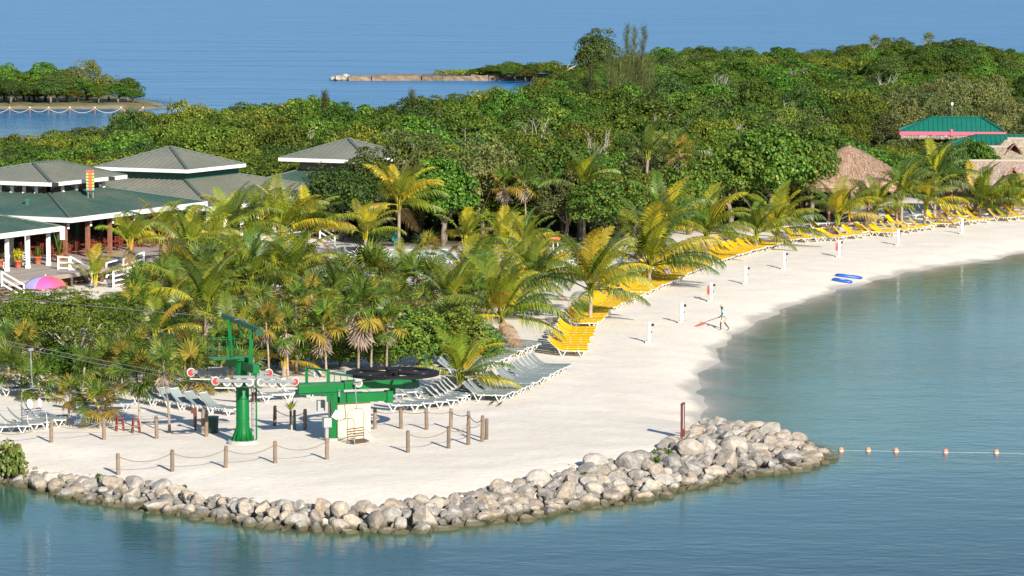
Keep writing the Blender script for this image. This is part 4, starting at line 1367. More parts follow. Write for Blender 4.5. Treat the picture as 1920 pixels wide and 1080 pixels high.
# ------------------------------------------------------------------ sun loungers
def lounger_meshes(col, back):
    """seat runs along +x to the foot, backrest rises towards -x"""
    W = .36
    out = {}
    fr = MB()
    for s in (-1, 1):
        fr.bar((-.30, s * (W - .03), .345), (1.18, s * (W - .03), .345), .05, .035)
    fr.bar((1.16, -W, .36), (1.16, W, .36), .06, .07); fr.bar((-.28, -W, .35), (-.28, W, .35), .05, .05); fr.bar((.45, -W, .33), (.45, W, .33), .05, .04)
    for s in (-1, 1):
        for x in (.02, .62): fr.box((x, s * (W + .012), .385), (.07, .03, .05))
    out['frame'] = fr.mesh('frame', M['white_resin'])
    def leg(x, s):
        mb = MB()
        mb.bar((x - .20, s * (W - .02), .345), (x, s * W, 0), .045, .045); mb.bar((x + .20, s * (W - .02), .345), (x, s * W, 0), .045, .045)
        return mb.mesh('leg', M['white_resin'])
    out['legs'] = [leg(x, s) for x in (-.28, .82) for s in (-1, 1)]
    prof = [(-.28, .38)]
    a = R(10); n = 6
    target = R(back)
    for i in range(n):
        a = R(6) + (target - R(6)) * ((i + 1) / n) ** .55 * 1.05
        prof.append((prof[-1][0] - math.cos(a) * 1.0 / n, prof[-1][1] + math.sin(a) * 1.0 / n))
    bf = MB()
    for s in (-1, 1):
        bf.tube([(x, s * (W - .03), z - .01) for x, z in prof], .022, 6)
        bf.bar((-.46, s * (W - .06), .34), (prof[3][0], s * (W - .06), prof[3][1]), .03, .04)
    bf.tube([(prof[-1][0], -W, prof[-1][1]), (prof[-1][0], W, prof[-1][1])], .03, 6)
    out['back_frame'] = bf.mesh('back_frame', M['white_resin'])
    def sling(pf, th=.045):
        mb = MB()
        w = W + .005
        vs = []
        for x, z in pf:
            for y, dz in ((-w, .012), (-w * .4, -.004), (w * .4, -.004), (w, .012)): vs.append((x, y, z + dz))
        fs = []
        for i in range(len(pf) - 1):
            for j in range(3): fs.append((i * 4 + j, i * 4 + j + 1, i * 4 + j + 5, i * 4 + j + 4))
        k = len(vs)
        vs += [(x, y, z - th) for x, y, z in vs]
        fs += [tuple(q + k for q in f)[::-1] for f in fs]
        nrow = len(pf)
        for i in range(nrow - 1):
            fs.append((i * 4, i * 4 + 4, k + i * 4 + 4, k + i * 4)); fs.append((i * 4 + 7, i * 4 + 3, k + i * 4 + 3, k + i * 4 + 7))
        e_ = (nrow - 1) * 4
        for a_ in (0, 1, 2):
            fs.append((a_ + 1, a_, k + a_, k + a_ + 1)); fs.append((e_ + a_, e_ + a_ + 1, k + e_ + a_ + 1, k + e_ + a_))
        return mb.add(vs, fs).mesh('sling', M[col])
    out['seat'] = sling([(1.15, .405), (.8, .40), (.45, .395), (.1, .395), (-.27, .41)])
    out['back'] = sling([(x, z + .035) for x, z in prof])
    return out
LM = {}
def lounger(x, y, ang, col, label, back=46, z=None, group=None, sc=1.0):
    if (col, back) not in LM: LM[(col, back)] = lounger_meshes(col, back)
    m = LM[(col, back)]
    t = thing('sun_lounger', label, 'sun lounger', (x, y, hz(x, y) if z is None else z), ang, group, sc)
    ob('seat_frame', m['frame'], t)
    for l in m['legs']: ob('leg', l, t)
    ob('back_frame', m['back_frame'], t); ob('seat_sling', m['seat'], t); ob('backrest_sling', m['back'], t)
    return t

def along(pxs, step, jitter=.1, seed=0):
    """points every `step` metres on a curve drawn on the sand"""
    gg = random.Random(seed)
    P = [on(a, b) for a, b in pxs]
    out = []
    acc = 0.0
    for a, b in zip(P[:-1], P[1:]):
        L = (b - a).length
        d = (b - a) / L
        t = acc
        while t < L:
            q = a + d * (t + gg.uniform(-jitter, jitter) * .3)
            out.append((q.x, q.y, math.atan2(d.y, d.x)))
            t += step
        acc = t - L
    return out

def row(pxs, step, col, turn, fmt, group, seed=0, skip=(), backs=(46, 46, 46, 40, 46, 52), wob=.07, sc=1.0, shift=0.0):
    gg = random.Random(seed)
    k = 0
    for i, (x, y, a) in enumerate(along(pxs, step, .2, seed)):
        if i in skip: continue
        ang = a + turn + gg.uniform(-wob, wob)
        q = gg.uniform(-.12, .12) + shift
        lounger(x + math.cos(ang) * q, y + math.sin(ang) * q, ang, col, fmt.format(nth(k)), gg.choice(backs), None, group, sc)
        k += 1
    return k

SC = 1.08
row([(1062, 668), (1075, 640), (1088, 614), (1112, 590), (1148, 572), (1186, 555), (1226, 538), (1270, 518), (1316, 499), (1362, 484), (1410, 471), (1448, 462)],
    1.0, 'yellow_sling', R(-88), 'yellow sun lounger, {} from the near end of the curving front row', 'yellow loungers of the curving front row', 1, skip=(14, 15, 37), sc=SC)
row([(1150, 548), (1195, 525), (1240, 505), (1290, 486), (1340, 469), (1395, 454)], 1.5, 'yellow_sling', R(-88),
    'yellow sun lounger, {} from the near end of the second row under the palms', 'yellow loungers of the second row', 2, skip=(5, 9, 10, 18), wob=.15, sc=SC)
YL = [(1490, 455, -20, 46), (1510, 448, -15, 52), (1478, 444, 10, 52), (1530, 452, -12, 40), (1543, 444, -5, 46), (1520, 439, 0, 46), (1556, 458, -4, 46), (1585, 456, -6, 40),
      (1600, 448, -14, 46), (1575, 440, -8, 46), (1625, 446, -10, 46), (1648, 441, -12, 52), (1655, 449, -8, 40), (1668, 436, -16, 46), (1682, 432, -10, 46), (1730, 424, -14, 46),
      (1755, 423, -12, 52), (1772, 419, -20, 46), (1790, 418, -8, 46), (1812, 416, -16, 46), (1828, 414, -18, 46), (1880, 412, -14, 46), (1902, 411, -12, 40), (1920, 409, -14, 46)]
row([(1472, 456), (1550, 451), (1640, 443), (1700, 435), (1760, 426), (1830, 418), (1915, 411)], 1.45, 'yellow_sling', R(-62),
    'yellow sun lounger, {} from the left in the far front row before the huts', 'yellow loungers of the far front row', 41, skip=(7, 15, 22), wob=.16, sc=SC)
YL = [(a, b - 6, c, d) for a, b, c, d in YL[::2]]
for i, (px, py, a, b) in enumerate(YL):
    p = on(px, py)
    lounger(p.x, p.y, R(a - 28), 'yellow_sling', f'yellow sun lounger, {nth(i)} counting rightwards in the far loose cluster', b, p.z, 'yellow loungers of the far loose cluster', SC)
# grey rows
row([(912, 752), (950, 735), (995, 714), (1030, 696)], .88, 'grey_sling', R(-82), 'grey sun lounger, {} from the near end of the row pointing at the water', 'grey loungers of the near row', 4, backs=(52, 52, 52, 46), sc=SC)
row([(745, 771), (790, 765), (826, 760), (862, 744), (885, 728)], .95, 'grey_sling', R(-48), 'grey sun lounger, {} from the left in the row behind the wheel fence', 'grey loungers behind the wheel', 5, sc=SC, backs=(46, 52))
row([(858, 706), (890, 692), (925, 676), (950, 664), (975, 655)], 1.0, 'grey_sling', R(-80), 'grey sun lounger, {} from the left in the row behind the pointing row', 'grey loungers of the inner row', 6, sc=SC)
row([(718, 752), (770, 745), (820, 738)], 1.7, 'grey_sling', R(-30), 'grey sun lounger, {} from the left in the back row under the black wheel', 'grey loungers under the wheel', 16, sc=SC)
row([(470, 756), (520, 750), (570, 745), (620, 742)], 1.5, 'grey_sling', R(-20), 'grey sun lounger, {} from the left between lift tower and terminal', 'grey loungers between tower and terminal', 7, sc=SC, backs=(52, 46))
row([(270, 758), (310, 762), (350, 768), (420, 778)], 1.25, 'grey_sling', R(10), 'grey sun lounger, {} from the left in the row left of the lift tower', 'grey loungers left of the tower', 8, sc=SC, backs=(46, 52))
row([(10, 812), (40, 806), (75, 800), (105, 792)], .95, 'grey_sling', R(-50), 'grey sun lounger, {} from the left in the group under the lift chair', 'grey loungers under the lift chair', 9, sc=SC, backs=(52, 58))
row([(15, 742), (60, 735), (100, 728)], 1.6, 'grey_sling', R(-20), 'grey sun lounger, {} from the left in the shade of the left mangroves', 'grey loungers under the mangroves', 10, sc=SC)
row([(160, 770), (215, 768)], 1.4, 'navy_sling', R(-20), 'dark shaded sun lounger, {} from the left beside the thatch palms', 'shaded loungers beside the thatch palms', 12, sc=SC)
ri = 0
for r_, (pa, pb) in enumerate([((610, 545), (850, 545)), ((605, 530), (850, 531)), ((655, 517), (845, 518)), ((680, 505), (845, 506)), ((690, 494), (840, 496))]):
    row([pa, (pb[0], pb[1])], 1.25, 'grey_sling', R(-62), '{} grey sun lounger from the left in the ' + nth(r_) + ' row of the big lounger field', f'grey lounger field, {nth(r_)} row', 20 + r_, wob=.2, sc=SC, backs=(46, 52, 40))
row([(860, 500), (905, 490), (960, 482), (1010, 478)], 1.6, 'grey_sling', R(-40), 'grey sun lounger, {} from the left behind the golden palms', 'grey loungers behind the golden palms', 31, wob=.3, sc=SC)
row([(985, 512), (1030, 500), (1080, 492), (1120, 486)], 1.5, 'grey_sling', R(-50), 'grey sun lounger, {} from the left near the orange arrow sign', 'grey loungers near the arrow sign', 32, wob=.3, sc=SC)
row([(985, 545), (1035, 528), (1080, 520), (1125, 508)], 1.6, 'yellow_sling', R(-70), 'yellow sun lounger, {} from the left in the shaded row inland of the near palm', 'yellow loungers of the shaded inland row', 33, wob=.25, sc=SC)
row([(1655, 415), (1720, 409), (1780, 404), (1850, 401), (1910, 399)], 1.7, 'grey_sling', R(-25), 'pale grey lounger, {} from the left in the far row under the beach palms', 'pale loungers in the far row', 34, sc=SC, backs=(58, 52))
row([(1480, 430), (1540, 426), (1600, 424)], 1.7, 'grey_sling', R(-30), 'grey sun lounger, {} from the left in the dark grove', 'grey loungers in the grove', 35, sc=SC, wob=.4)

# ------------------------------------------------------------------ rope fences
POST = MB()
POST.lathe([(.095, -.4), (.10, 0), (.098, .5), (.094, 1.0), (.085, 1.05), (.05, 1.07)], 10)
POSTM = POST.mesh('post', M['post_wood'])
def post(px, py, label, hpx=None, mat=None):
    p = on(px, py)
    h = (hpx / ppm(p.y)) if hpx else 1.05
    t = thing('rope_post', label, 'post', p, random.uniform(0, 6.28), 'wooden rope posts')
    t.rotation_euler = (random.uniform(-.03, .03), random.uniform(-.03, .03), random.uniform(0, 6))
    ob('shaft', POSTM, t, None, None, (1, 1, h / 1.07))
    MB().tube([(.1 * math.cos(a), .1 * math.sin(a), h * .84) for a in [k * math.pi / 5 for k in range(11)]], .016, 5, False).build('rope_ring', M['rope'], t)
    return Vector((p.x, p.y, p.z + h * .84))
def rope(tops, label, sag=.32, mat='rope', r=.023, name='rope'):
    t = thing(name, label, 'rope', tops[0])
    for a, b in zip(tops[:-1], tops[1:]):
        L = (b - a).length
        pts = []
        for i in range(13):
            f = i / 12
            q = a.lerp(b, f) - tops[0]
            q.z -= sag * min(1.4, L / 2.6) * 4 * f * (1 - f)
            pts.append(q)
        MB().tube(pts, r, 5).build('rope_span', M[mat], t, True)
front = [(222, 890, 41), (323, 884, 42), (423, 877, 42), (516, 868, 42), (613, 861, 40)]
w5 = ['leftmost', 'second', 'middle', 'fourth', 'rightmost']
rope([post(a, b, f'wooden rope post, {w} of five in the front row above the rocks', h) for (a, b, h), w in zip(front, w5)], 'sagging rope strung along the five front posts')
backp = [(96, 830, 45), (195, 824, 42), (294, 822, 43)]
w3 = ['leftmost', 'middle', 'right']
rope([on(-25, 838) + Vector((0, 0, .9))] + [post(a, b, f'wooden rope post, {w} of three in front of the left loungers and palms', h) for (a, b, h), w in zip(backp, w3)], 'sagging rope between the three left posts')
post(380, 812, 'thick wooden post left of the green litter bin', 46); post(387, 818, 'wooden post touching the green litter bin', 44)
post(366, 800, 'wooden post behind the green litter bin', 36)
mid = [(515, 798, 38), (572, 806, 40)]
rope([post(a, b, f'wooden rope post between tower and terminal, {w} one', h) for (a, b, h), w in zip(mid, ('left', 'right'))], 'short rope between tower and terminal')
rear = [(703, 804, 40), (752, 804, 40), (800, 806, 41), (845, 804, 39), (879, 812, 42), (904, 828, 50), (912, 824, 40)]
wr = ['first', 'second', 'third', 'fourth', 'fifth', 'sixth', 'last']
rope([post(a, b, f'wooden rope post, {w} from the cream block in the rear row', h) for (a, b, h), w in zip(rear, wr)], 'rope along the rear row right of the cream block', .2)
near = [(765, 848, 42), (841, 840, 42), (878, 834, 42)]
rope([post(a, b, f'wooden rope post, {w} of three in the near row right of the cream block', h) for (a, b, h), w in zip(near, w3)] + [on(904, 828) + Vector((0, 0, 1.0))],
     'rope along the near row right of the cream block', .3)
path = [(646, 490, 28), (674, 480, 24), (710, 478, 22)]
rope([post(a, b, f'dark wooden post, {w} of three on the shaded path below the pavilion', h) for (a, b, h), w in zip(path, w3)], 'pale rope along the shaded path', .3, 'rope_white', .03)

# ------------------------------------------------------------------ restaurant pavilions
def roof_face(root, eave_a, eave_b, top_a, top_b, mat, rib, step=.52, part='roof_panel', name_parent=None):
    """standing-seam sheets laid up the slope from the eave; every sheet is its own piece with a raised seam"""
    A, B, C, D = Vector(eave_a), Vector(eave_b), Vector(top_b), Vector(top_a)
    e = (B - A); L = e.length; e = e / L
    nrm = e.cross(D - A)
    if nrm.length < 1e-6: nrm = e.cross(C - A)
    nrm.normalize()
    if nrm.z < 0: nrm = -nrm
    up = nrm.cross(e); 
    if up.z < 0: up = -up
    ca, da = (C - A), (D - A)
    def s_of(p): return (p - A).dot(e)
    def t_of(p): return (p - A).dot(up)
    sd, td, sc, tc = s_of(D), t_of(D), s_of(C), t_of(C)
    def tmax(s):
        if s <= sd and sd > 1e-6: return td * s / sd
        if s >= sc and L - sc > 1e-6: return tc * (L - s) / (L - sc)
        if abs(sc - sd) < 1e-6: return td
        return td + (tc - td) * (s - sd) / (sc - sd)
    n = max(1, int(round(L / step)))
    for k in range(n):
        s0, s1 = L * k / n, L * (k + 1) / n
        poly = [A + e * s0, A + e * s1, A + e * s1 + up * tmax(s1)]
        for sm in sorted([q for q in (sd, sc) if s0 + 1e-4 < q < s1 - 1e-4], reverse=True):
            poly.append(A + e * sm + up * tmax(sm))
        poly.append(A + e * s0 + up * tmax(s0))
        q = []
        for p in poly:
            if not q or (p - q[-1]).length > 1e-4: q.append(p)
        if len(q) < 3: continue
        mb = MB()
        lift = nrm * (.003 * (k % 2))
        mb.slab([p + lift for p in q], -nrm * .05)
        if tmax(s0) > .15:
            a = A + e * (s0 + .03) + nrm * .02; b = A + e * (s0 + .03) + up * tmax(s0) * .985 + nrm * .02
            mb.bar(a, b, .055, .075, nrm)
        mb.build(part, M[mat], root)

def hip(root, o, u, v, L, W, ze, zr, inset0, inset1, mat, rib, fascia=.36, fmat='white_paint', zmid=None):
    """hip roof over the rectangle o, o+L u, o+W v; eaves at ze, ridge at zr half way across W"""
    o = Vector(o); o.z = 0
    c = [o, o + u * L, o + u * L + v * W, o + v * W]
    E = [p + Vector((0, 0, ze)) for p in c]
    r0 = o + u * inset0 + v * (W / 2) + Vector((0, 0, zr)); r1 = o + u * (L - inset1) + v * (W / 2) + Vector((0, 0, zr))
    roof_face(root, E[0], E[1], r0, r1, mat, rib)
    roof_face(root, E[3], E[0], r0, r0, mat, rib)
    roof_face(root, E[1], E[2], r1, r1, mat, rib, 2.2)
    roof_face(root, E[2], E[3], r1, r0, mat, rib, 2.2)
    for a, b in ((E[0], r0), (E[1], r1), (E[3], r0), (E[2], r1), (r0, r1)):
        if (a - b).length > .05: MB().bar(a + Vector((0, 0, .06)), b + Vector((0, 0, .06)), .26, .09).build('ridge_cap', M[rib], root)
    ring(root, E, fascia, fmat)
    return E, r0, r1

def ring(root, E, h, fmat, out=.05):
    cen = sum(E, Vector()) / len(E)
    for i in range(len(E)):
        a, b = E[i], E[(i + 1) % len(E)]
        d = (b - a).normalized(); n = d.cross(Vector((0, 0, 1)))
        if (a + b) / 2 @ n < cen @ n: n = -n
        MB().bar(a + n * out + d * -.05 + Vector((0, 0, -h / 2 + .04)), b + n * out + d * .0 + Vector((0, 0, -h / 2 + .04)), .08, h).build('fascia', M[fmat], root)

def frustum(root, o, u, v, L, W, ze, k, zt, mat, rib, fascia=.38, fmat='white_paint', steps=(.52, .52, 2.2, 2.2)):
    """lower roof skirt: eaves at ze, rising to zt at k metres in from every side"""
    o = Vector(o); o.z = 0
    c = [o, o + u * L, o + u * L + v * W, o + v * W]
    E = [p + Vector((0, 0, ze)) for p in c]
    i = [o + (u + v) * k, o + u * (L - k) + v * k, o + u * (L - k) + v * (W - k), o + u * k + v * (W - k)]
    T = [p + Vector((0, 0, zt)) for p in i]
    for a in range(4):
        b = (a + 1) % 4
        roof_face(root, E[a], E[b], T[a], T[b], mat, rib, (steps[0], steps[2], steps[3], steps[1])[a])
    for a in range(4): MB().bar(E[a] + Vector((0, 0, .06)), T[a] + Vector((0, 0, .06)), .26, .09).build('ridge_cap', M[rib], root)
    ring(root, E, fascia, fmat)
    return E, T

def wall_ring(root, T, z0, z1, mat, name='wall', inset=.0):
    for a in range(4):
        p, q = T[a], T[(a + 1) % 4]
        mb = MB(); mb.bar(Vector((p.x, p.y, (z0 + z1) / 2)), Vector((q.x, q.y, (z0 + z1) / 2)), .12, z1 - z0)
        mb.build(name, M[mat], root)

DECK = .95
def local(root, p): return Vector(p)

def columns(root, p0, p1, n, z0, z1, mat, w=.26, name='post', skip=()):
    p0, p1 = Vector(p0), Vector(p1)
    for i in range(n):
        if i in skip: continue
        q = p0.lerp(p1, i / (n - 1))
        mb = MB()
        mb.box((q.x, q.y, (z0 + z1) / 2), (w, w, z1 - z0)); mb.box((q.x, q.y, z1 - .12), (w + .10, w + .10, .16)); mb.box((q.x, q.y, z0 + .1), (w + .07, w + .07, .2))
        mb.build(name, M[mat], root)

# --- A: the restaurant with the two-tier green roof
A0 = Vector((-34.2, 276.0, 0))
rA = thing('restaurant_building', 'restaurant with a two-tier green metal roof and white fascia, middle left', 'building')
E, T = frustum(rA, A0, UX, VX, 20.2, 18.0, 4.25, 6.1, 5.66, 'roof_green', 'roof_rib')
upo = A0 + (UX + VX) * 5.2
hip(rA, upo, UX, VX, 10.9, 11.5, 6.52, 7.62, 5.9, 1.2, 'roof_grey', 'roof_rib', .30)
# clerestory: white posts, grey shade cloths
for a, b, n in ((T[0], T[1], 5), (T[3], T[0], 6)):
    columns(rA, a, b, n, 5.5, 6.5, 'white_paint', .26, 'clerestory_post')
    d = (b - a)
    for k in range(n - 1):
        p, q = a + d * (k / (n - 1)), a + d * ((k + 1) / (n - 1))
        inw = (UX + VX) * .1
        if k % 2 == 0:
            MB().slab([Vector((p.x, p.y, 6.4)) + inw, Vector((q.x, q.y, 6.4)) + inw, Vector((p.x, p.y, 5.75)) + inw], inw * .2).build('shade_cloth', M['shade_net'], rA)
        else:
            MB().slab([Vector((p.x, p.y, 6.4)) + inw, Vector((q.x, q.y, 6.4)) + inw, Vector((q.x, q.y, 5.75)) + inw], inw * .2).build('shade_cloth', M['shade_net'], rA)
    wallp = [a + (UX + VX) * 1.4, b + (UX + VX) * 1.4]
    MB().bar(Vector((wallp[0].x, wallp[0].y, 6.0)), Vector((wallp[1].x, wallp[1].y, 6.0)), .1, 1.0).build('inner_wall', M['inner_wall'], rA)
# brown posts under the front eave, with pairs of white lamps
fa = A0 + UX * .6 + VX * .9; fb = A0 + UX * 19.6 + VX * .9
nA = 7
for i in range(nA):
    q = fa.lerp(fb, i / (nA - 1))
    MB().box((q.x, q.y, (DECK + 4.2) / 2), (.28, .28, 4.2 - DECK), Matrix.Rotation(math.atan2(UX.y, UX.x), 3, 'Z')).build('post', M['brown_post'], rA)
    lm = MB()
    for z in (3.35, 3.62): lm.lathe([(.06, 0), (.10, .02), (.10, .16), (.05, .2)], 8, (q.x + .26, q.y - .13, z))
    lm.bar((q.x, q.y, 3.6), (q.x + .26, q.y - .13, 3.6), .04, .04)
    lm.build('wall_lamp', M['glass_lamp'], rA)
columns(rA, A0 + VX * 1.0 + UX * .6, A0 + VX * 15 + UX * .6, 5, DECK, 4.2, 'white_paint', .26, 'post', (0,))
columns(rA, A0 + UX * 3 + VX * 6, A0 + UX * 17 + VX * 6, 5, DECK, 5.4, 'green_wall', .3, 'inner_post')
for a, b in ((A0 + UX * .5 + VX * 11.5, A0 + UX * 19.7 + VX * 11.5), (A0 + UX * 19.5 + VX * 2.5, A0 + UX * 19.5 + VX * 17.5), (A0 + UX * 2 + VX * 17.5, A0 + UX * 19 + VX * 17.5)):
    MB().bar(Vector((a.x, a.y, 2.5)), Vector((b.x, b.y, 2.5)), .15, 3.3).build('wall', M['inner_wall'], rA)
MB().bar(A0 + UX * 10 + VX * 8.5 + Vector((0, 0, 1.5)), A0 + UX * 10 + VX * 15 + Vector((0, 0, 1.5)), .6, 1.1).build('counter', M['red_wood'], rA)
# floodlights on the upper eave
for f, lb in ((0.02, ''), (.77, '')):
    q = upo + UX * (10.9 * f) + Vector((.2, -.2, 6.42))
    mb = MB(); mb.box(q, (.5, .25, .3)); mb.bar(q, q + Vector((-.2, .3, .1)), .06, .06)
    mb.build('floodlight', M['black_cloth'], rA)

# --- B: the farther restaurant
B0 = Vector((-25.0, 296.6, 0))
rB = thing('restaurant_building', 'farther restaurant with a grey two-tier roof over a green upper wall', 'building')
E, T = frustum(rB, B0, UX, VX, 23, 22.5, 3.62, 7.0, 5.30, 'roof_mix', 'roof_rib')
wall_ring(rB, T, 5.1, 6.25, 'green_wall', 'upper_wall')
hip(rB, B0 + (UX + VX) * 6.1, UX, VX, 9.6, 9.4, 6.2, 7.85, 4.75, 4.75, 'roof_grey', 'roof_rib', .30)
columns(rB, B0 + UX * .6 + VX * .7, B0 + UX * 22.4 + VX * .7, 9, .55, 3.6, 'white_paint', .28)
columns(rB, B0 + UX * .6 + VX * .7, B0 + UX * .6 + VX * 14, 5, .55, 3.6, 'white_paint', .28, 'post', (0,))
for a, b in ((B0 + UX * .5 + VX * 6, B0 + UX * 22 + VX * 6),):
    MB().bar(Vector((a.x, a.y, 2.0)), Vector((b.x, b.y, 2.0)), .15, 3.2).build('wall', M['green_wall'], rB)
MB().slab([B0 + Vector((0, 0, .6)) - VX * .3, B0 + UX * 23 - VX * .3 + Vector((0, 0, .6)), B0 + UX * 23 + VX * 8 + Vector((0, 0, .6)), B0 + VX * 8 + Vector((0, 0, .6))], (0, 0, -.5)).build('floor', M['deck'], rB)
MB().bar(B0 - VX * .36 + Vector((0, 0, .55)), B0 + UX * 23 - VX * .36 + Vector((0, 0, .55)), .06, .16).build('floor_edge', M['white_paint'], rB)

# --- C: the small pavilion in the trees
C0 = Vector((-12.8, 318.2, 0))
rC = thing('pavilion', 'small pavilion with a grey pyramid roof half hidden by trees', 'building')
hip(rC, C0, UX, VX, 9.0, 9.2, 6.2, 7.85, 4.5, 4.5, 'roof_grey', 'roof_rib', .32)
TT = [C0 + (UX + VX) * 1.4, C0 + UX * 7.6 + VX * 1.4, C0 + UX * 7.6 + VX * 7.8, C0 + UX * 1.4 + VX * 7.8]
wall_ring(rC, TT, 5.0, 6.15, 'tan_wall', 'upper_wall')
frustum(rC, C0 - (UX + VX) * 2.2, UX, VX, 13.4, 13.6, 4.0, 3.6, 5.1, 'roof_green', 'roof_rib')
columns(rC, C0 - (UX + VX) * 1.7, C0 - VX * 1.7 + UX * 10, 5, 0, 4, 'white_paint', .28)
columns(rC, C0 - (UX + VX) * 1.7, C0 - UX * 1.7 + VX * 10, 5, 0, 4, 'white_paint', .28, 'post', (0,))

# --- D: the nearest roof at the left edge
D0 = Vector((-34.45, 272.4, 0)) - UX * 15
rD = thing('restaurant_building', 'nearest restaurant wing with a plain green roof at the left edge', 'building')
hip(rD, D0, UX, VX, 15, 12, 3.9, 5.6, 6, 6, 'roof_green', 'roof_rib', .38)
columns(rD, D0 + UX * .6 + VX * .8, D0 + UX * 14.4 + VX * .8, 6, DECK, 3.85, 'white_paint', .30)
columns(rD, D0 + UX * 14.4 + VX * .8, D0 + UX * 14.4 + VX * 11, 4, DECK, 3.85, 'white_paint', .30, 'post', (0,))
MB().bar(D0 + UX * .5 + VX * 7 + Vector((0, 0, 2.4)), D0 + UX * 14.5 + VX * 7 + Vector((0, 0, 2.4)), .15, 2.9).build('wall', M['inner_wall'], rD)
q = D0 + UX * 15.05 + Vector((.05, 0, 3.4))
MB().box(q, (.36, .36, 1.0)).build('corner_box', M['white_paint'], rD)

# --- timber deck with single boards
dk = tag(empty('timber_deck'), 'grey timber deck with single boards in front of the restaurant', 'deck')
DL = D0 - VX * 4.6 + UX * 1.0
brd = MB().box((0, 0, 0), (1, .19, .05)).mesh('board', M['deck'])
ang = math.atan2(UX.y, UX.x)
for k in range(48):
    off = -4.6 + .21 * k
    for seg, (s0, s1) in enumerate(((1.0, 15.5), (15.53, 25.5), (25.53, 36.0))):
        if off < -2.6 and seg > 0: continue
        a = D0 + UX * s0 + VX * off; b = D0 + UX * s1 + VX * off
        o = ob('board', brd, dk, ((a.x + b.x) / 2, (a.y + b.y) / 2, DECK - .03 + .003 * ((k + seg) % 3)), (0, 0, ang), (s1 - s0, 1, 1))
for (s0, s1, off) in ((1.0, 15.5, -4.7), (15.5, 36.0, -2.72)):
    a = D0 + UX * s0 + VX * off; b = D0 + UX * s1 + VX * off
    MB().bar(a + Vector((0, 0, DECK - .16)), b + Vector((0, 0, DECK - .16)), .06, .24).build('edge_beam', M['deck'], dk)
    nj = int((s1 - s0) / 2)
    for j in range(nj + 1):
        q = a.lerp(b, j / nj)
        MB().box((q.x, q.y, .3), (.16, .16, .9)).build('pile', M['dark_wood'], dk)
a = D0 + UX * 1.0 - VX * 4.2; 
MB().bar(D0 + UX * 1 - VX * 4.0 + Vector((0, 0, .3)), D0 + UX * 15.3 - VX * 4.0 + Vector((0, 0, .3)), .1, .9).build('skirt', M['dark_wood'], dk)
MB().bar(D0 + UX * 15.7 - VX * 2.2 + Vector((0, 0, .3)), D0 + UX * 36 - VX * 2.2 + Vector((0, 0, .3)), .1, .9).build('skirt', M['dark_wood'], dk)
inner = [D0 + VX * 5.45 + UX * 1, D0 + VX * 5.45 + UX * 36, D0 + VX * 20 + UX * 36, D0 + VX * 20 + UX * 1]
MB().slab([p + Vector((0, 0, DECK - .02)) for p in inner], (0, 0, -.2)).build('inner_floor', M['deck'], dk)

# white railings, stairs and ramp
def railing(name, label, pts, h=.95, mid=True, group=None, panels=2, w=.13):
    t = thing(name, label, 'railing', pts[0], 0, group)
    o = Vector(pts[0])
    for p in pts:
        MB().box(Vector(p) - o + Vector((0, 0, h / 2)), (w, w, h + .1)).build('baluster_post', M['white_paint'], t)
    for a, b in zip(pts[:-1], pts[1:]):
        a, b = Vector(a) - o, Vector(b) - o
        for k in range(panels + 1):
            z = h * (1 - k / panels * .88)
            MB().bar(a + Vector((0, 0, z)), b + Vector((0, 0, z)), .09, .12 if k else .10).build('rail', M['white_paint'], t)
    return t
def stairs(px, py, steps, w, dirv, label):
    """steps going down along dirv from the deck edge"""
    p = at(px, py, DECK); dirv = Vector(dirv).normalized(); sd = Vector((-dirv.y, dirv.x, 0))
    t = thing('stairs', label, 'stairs', p)
    for k in range(steps):
        c = dirv * (.32 * k + .16) + Vector((0, 0, -DECK / (steps + 1) * (k + 1) + .02))
        MB().box(c, (.34, w, .07), Matrix((dirv, sd, Vector((0, 0, 1)))).transposed()).build('step', M['post_wood'], t)
    for s in (-1, 1):
        MB().bar(sd * s * w * .5 + Vector((0, 0, -.15)), sd * s * w * .5 + dirv * .32 * (steps + .6) + Vector((0, 0, -DECK)), .06, .25).build('stringer', M['dark_wood'], t)
    return p, dirv, sd
p, dv, sd = stairs(118, 508, 4, 2.0, (.894, -.447, 0), 'wooden stairs from the restaurant deck beside the rainbow umbrella')
e0 = p + sd * 1.05; e1 = e0 + dv * 1.9
railing('stair_railing', 'white sloping stair railing left of the young palm with yellow stalks', [e0, Vector((e1.x, e1.y, DECK - .85))], 1.0)
railing('deck_railing', 'short white deck railing at the head of the stairs', [e0 - sd * .15, e0 - sd * .15 - dv * 1.0], .95)
p, dv, sd = stairs(-12, 538, 4, 2.0, (.894, -.447, 0), 'wooden stairs at the left edge of the deck')
e0 = p + sd * 1.05; e1 = e0 + dv * 1.9
railing('stair_railing', 'white sloping stair railing cut by the left edge', [e0, Vector((e1.x, e1.y, DECK - .85))], 1.0)
r0 = at(288, 522, .15); r1 = at(244, 532, .0)
railing('ramp_railing', 'white ramp railing with open panels, the large near one', [at(213, 540, 0.02), at(240, 534, .15), at(262, 528, .3), at(286, 520, .5)], 1.25, panels=3)
railing('ramp_railing', 'white ramp railing behind the large near one', [at(200, 520, .2), at(232, 512, .5), at(270, 500, .85)], 1.1, panels=2)
rp = thing('ramp', 'grey timber ramp between the white railings', 'ramp', at(245, 525, 0))
MB().slab([at(205, 540, .03) - rp.location, at(288, 521, .5) - rp.location, at(275, 506, .6) - rp.location, at(200, 524, .05) - rp.location], (0, 0, -.12)).build('ramp_floor', M['deck'], rp)
railing('stair_railing', 'white stair railing behind the golden palms', [at(600, 448, 1.1), at(628, 466, .1)], 1.0)
railing('stair_railing', 'white stair railing at the right end of the restaurant', [at(466, 478, .2), at(492, 462, .6)], 1.0)

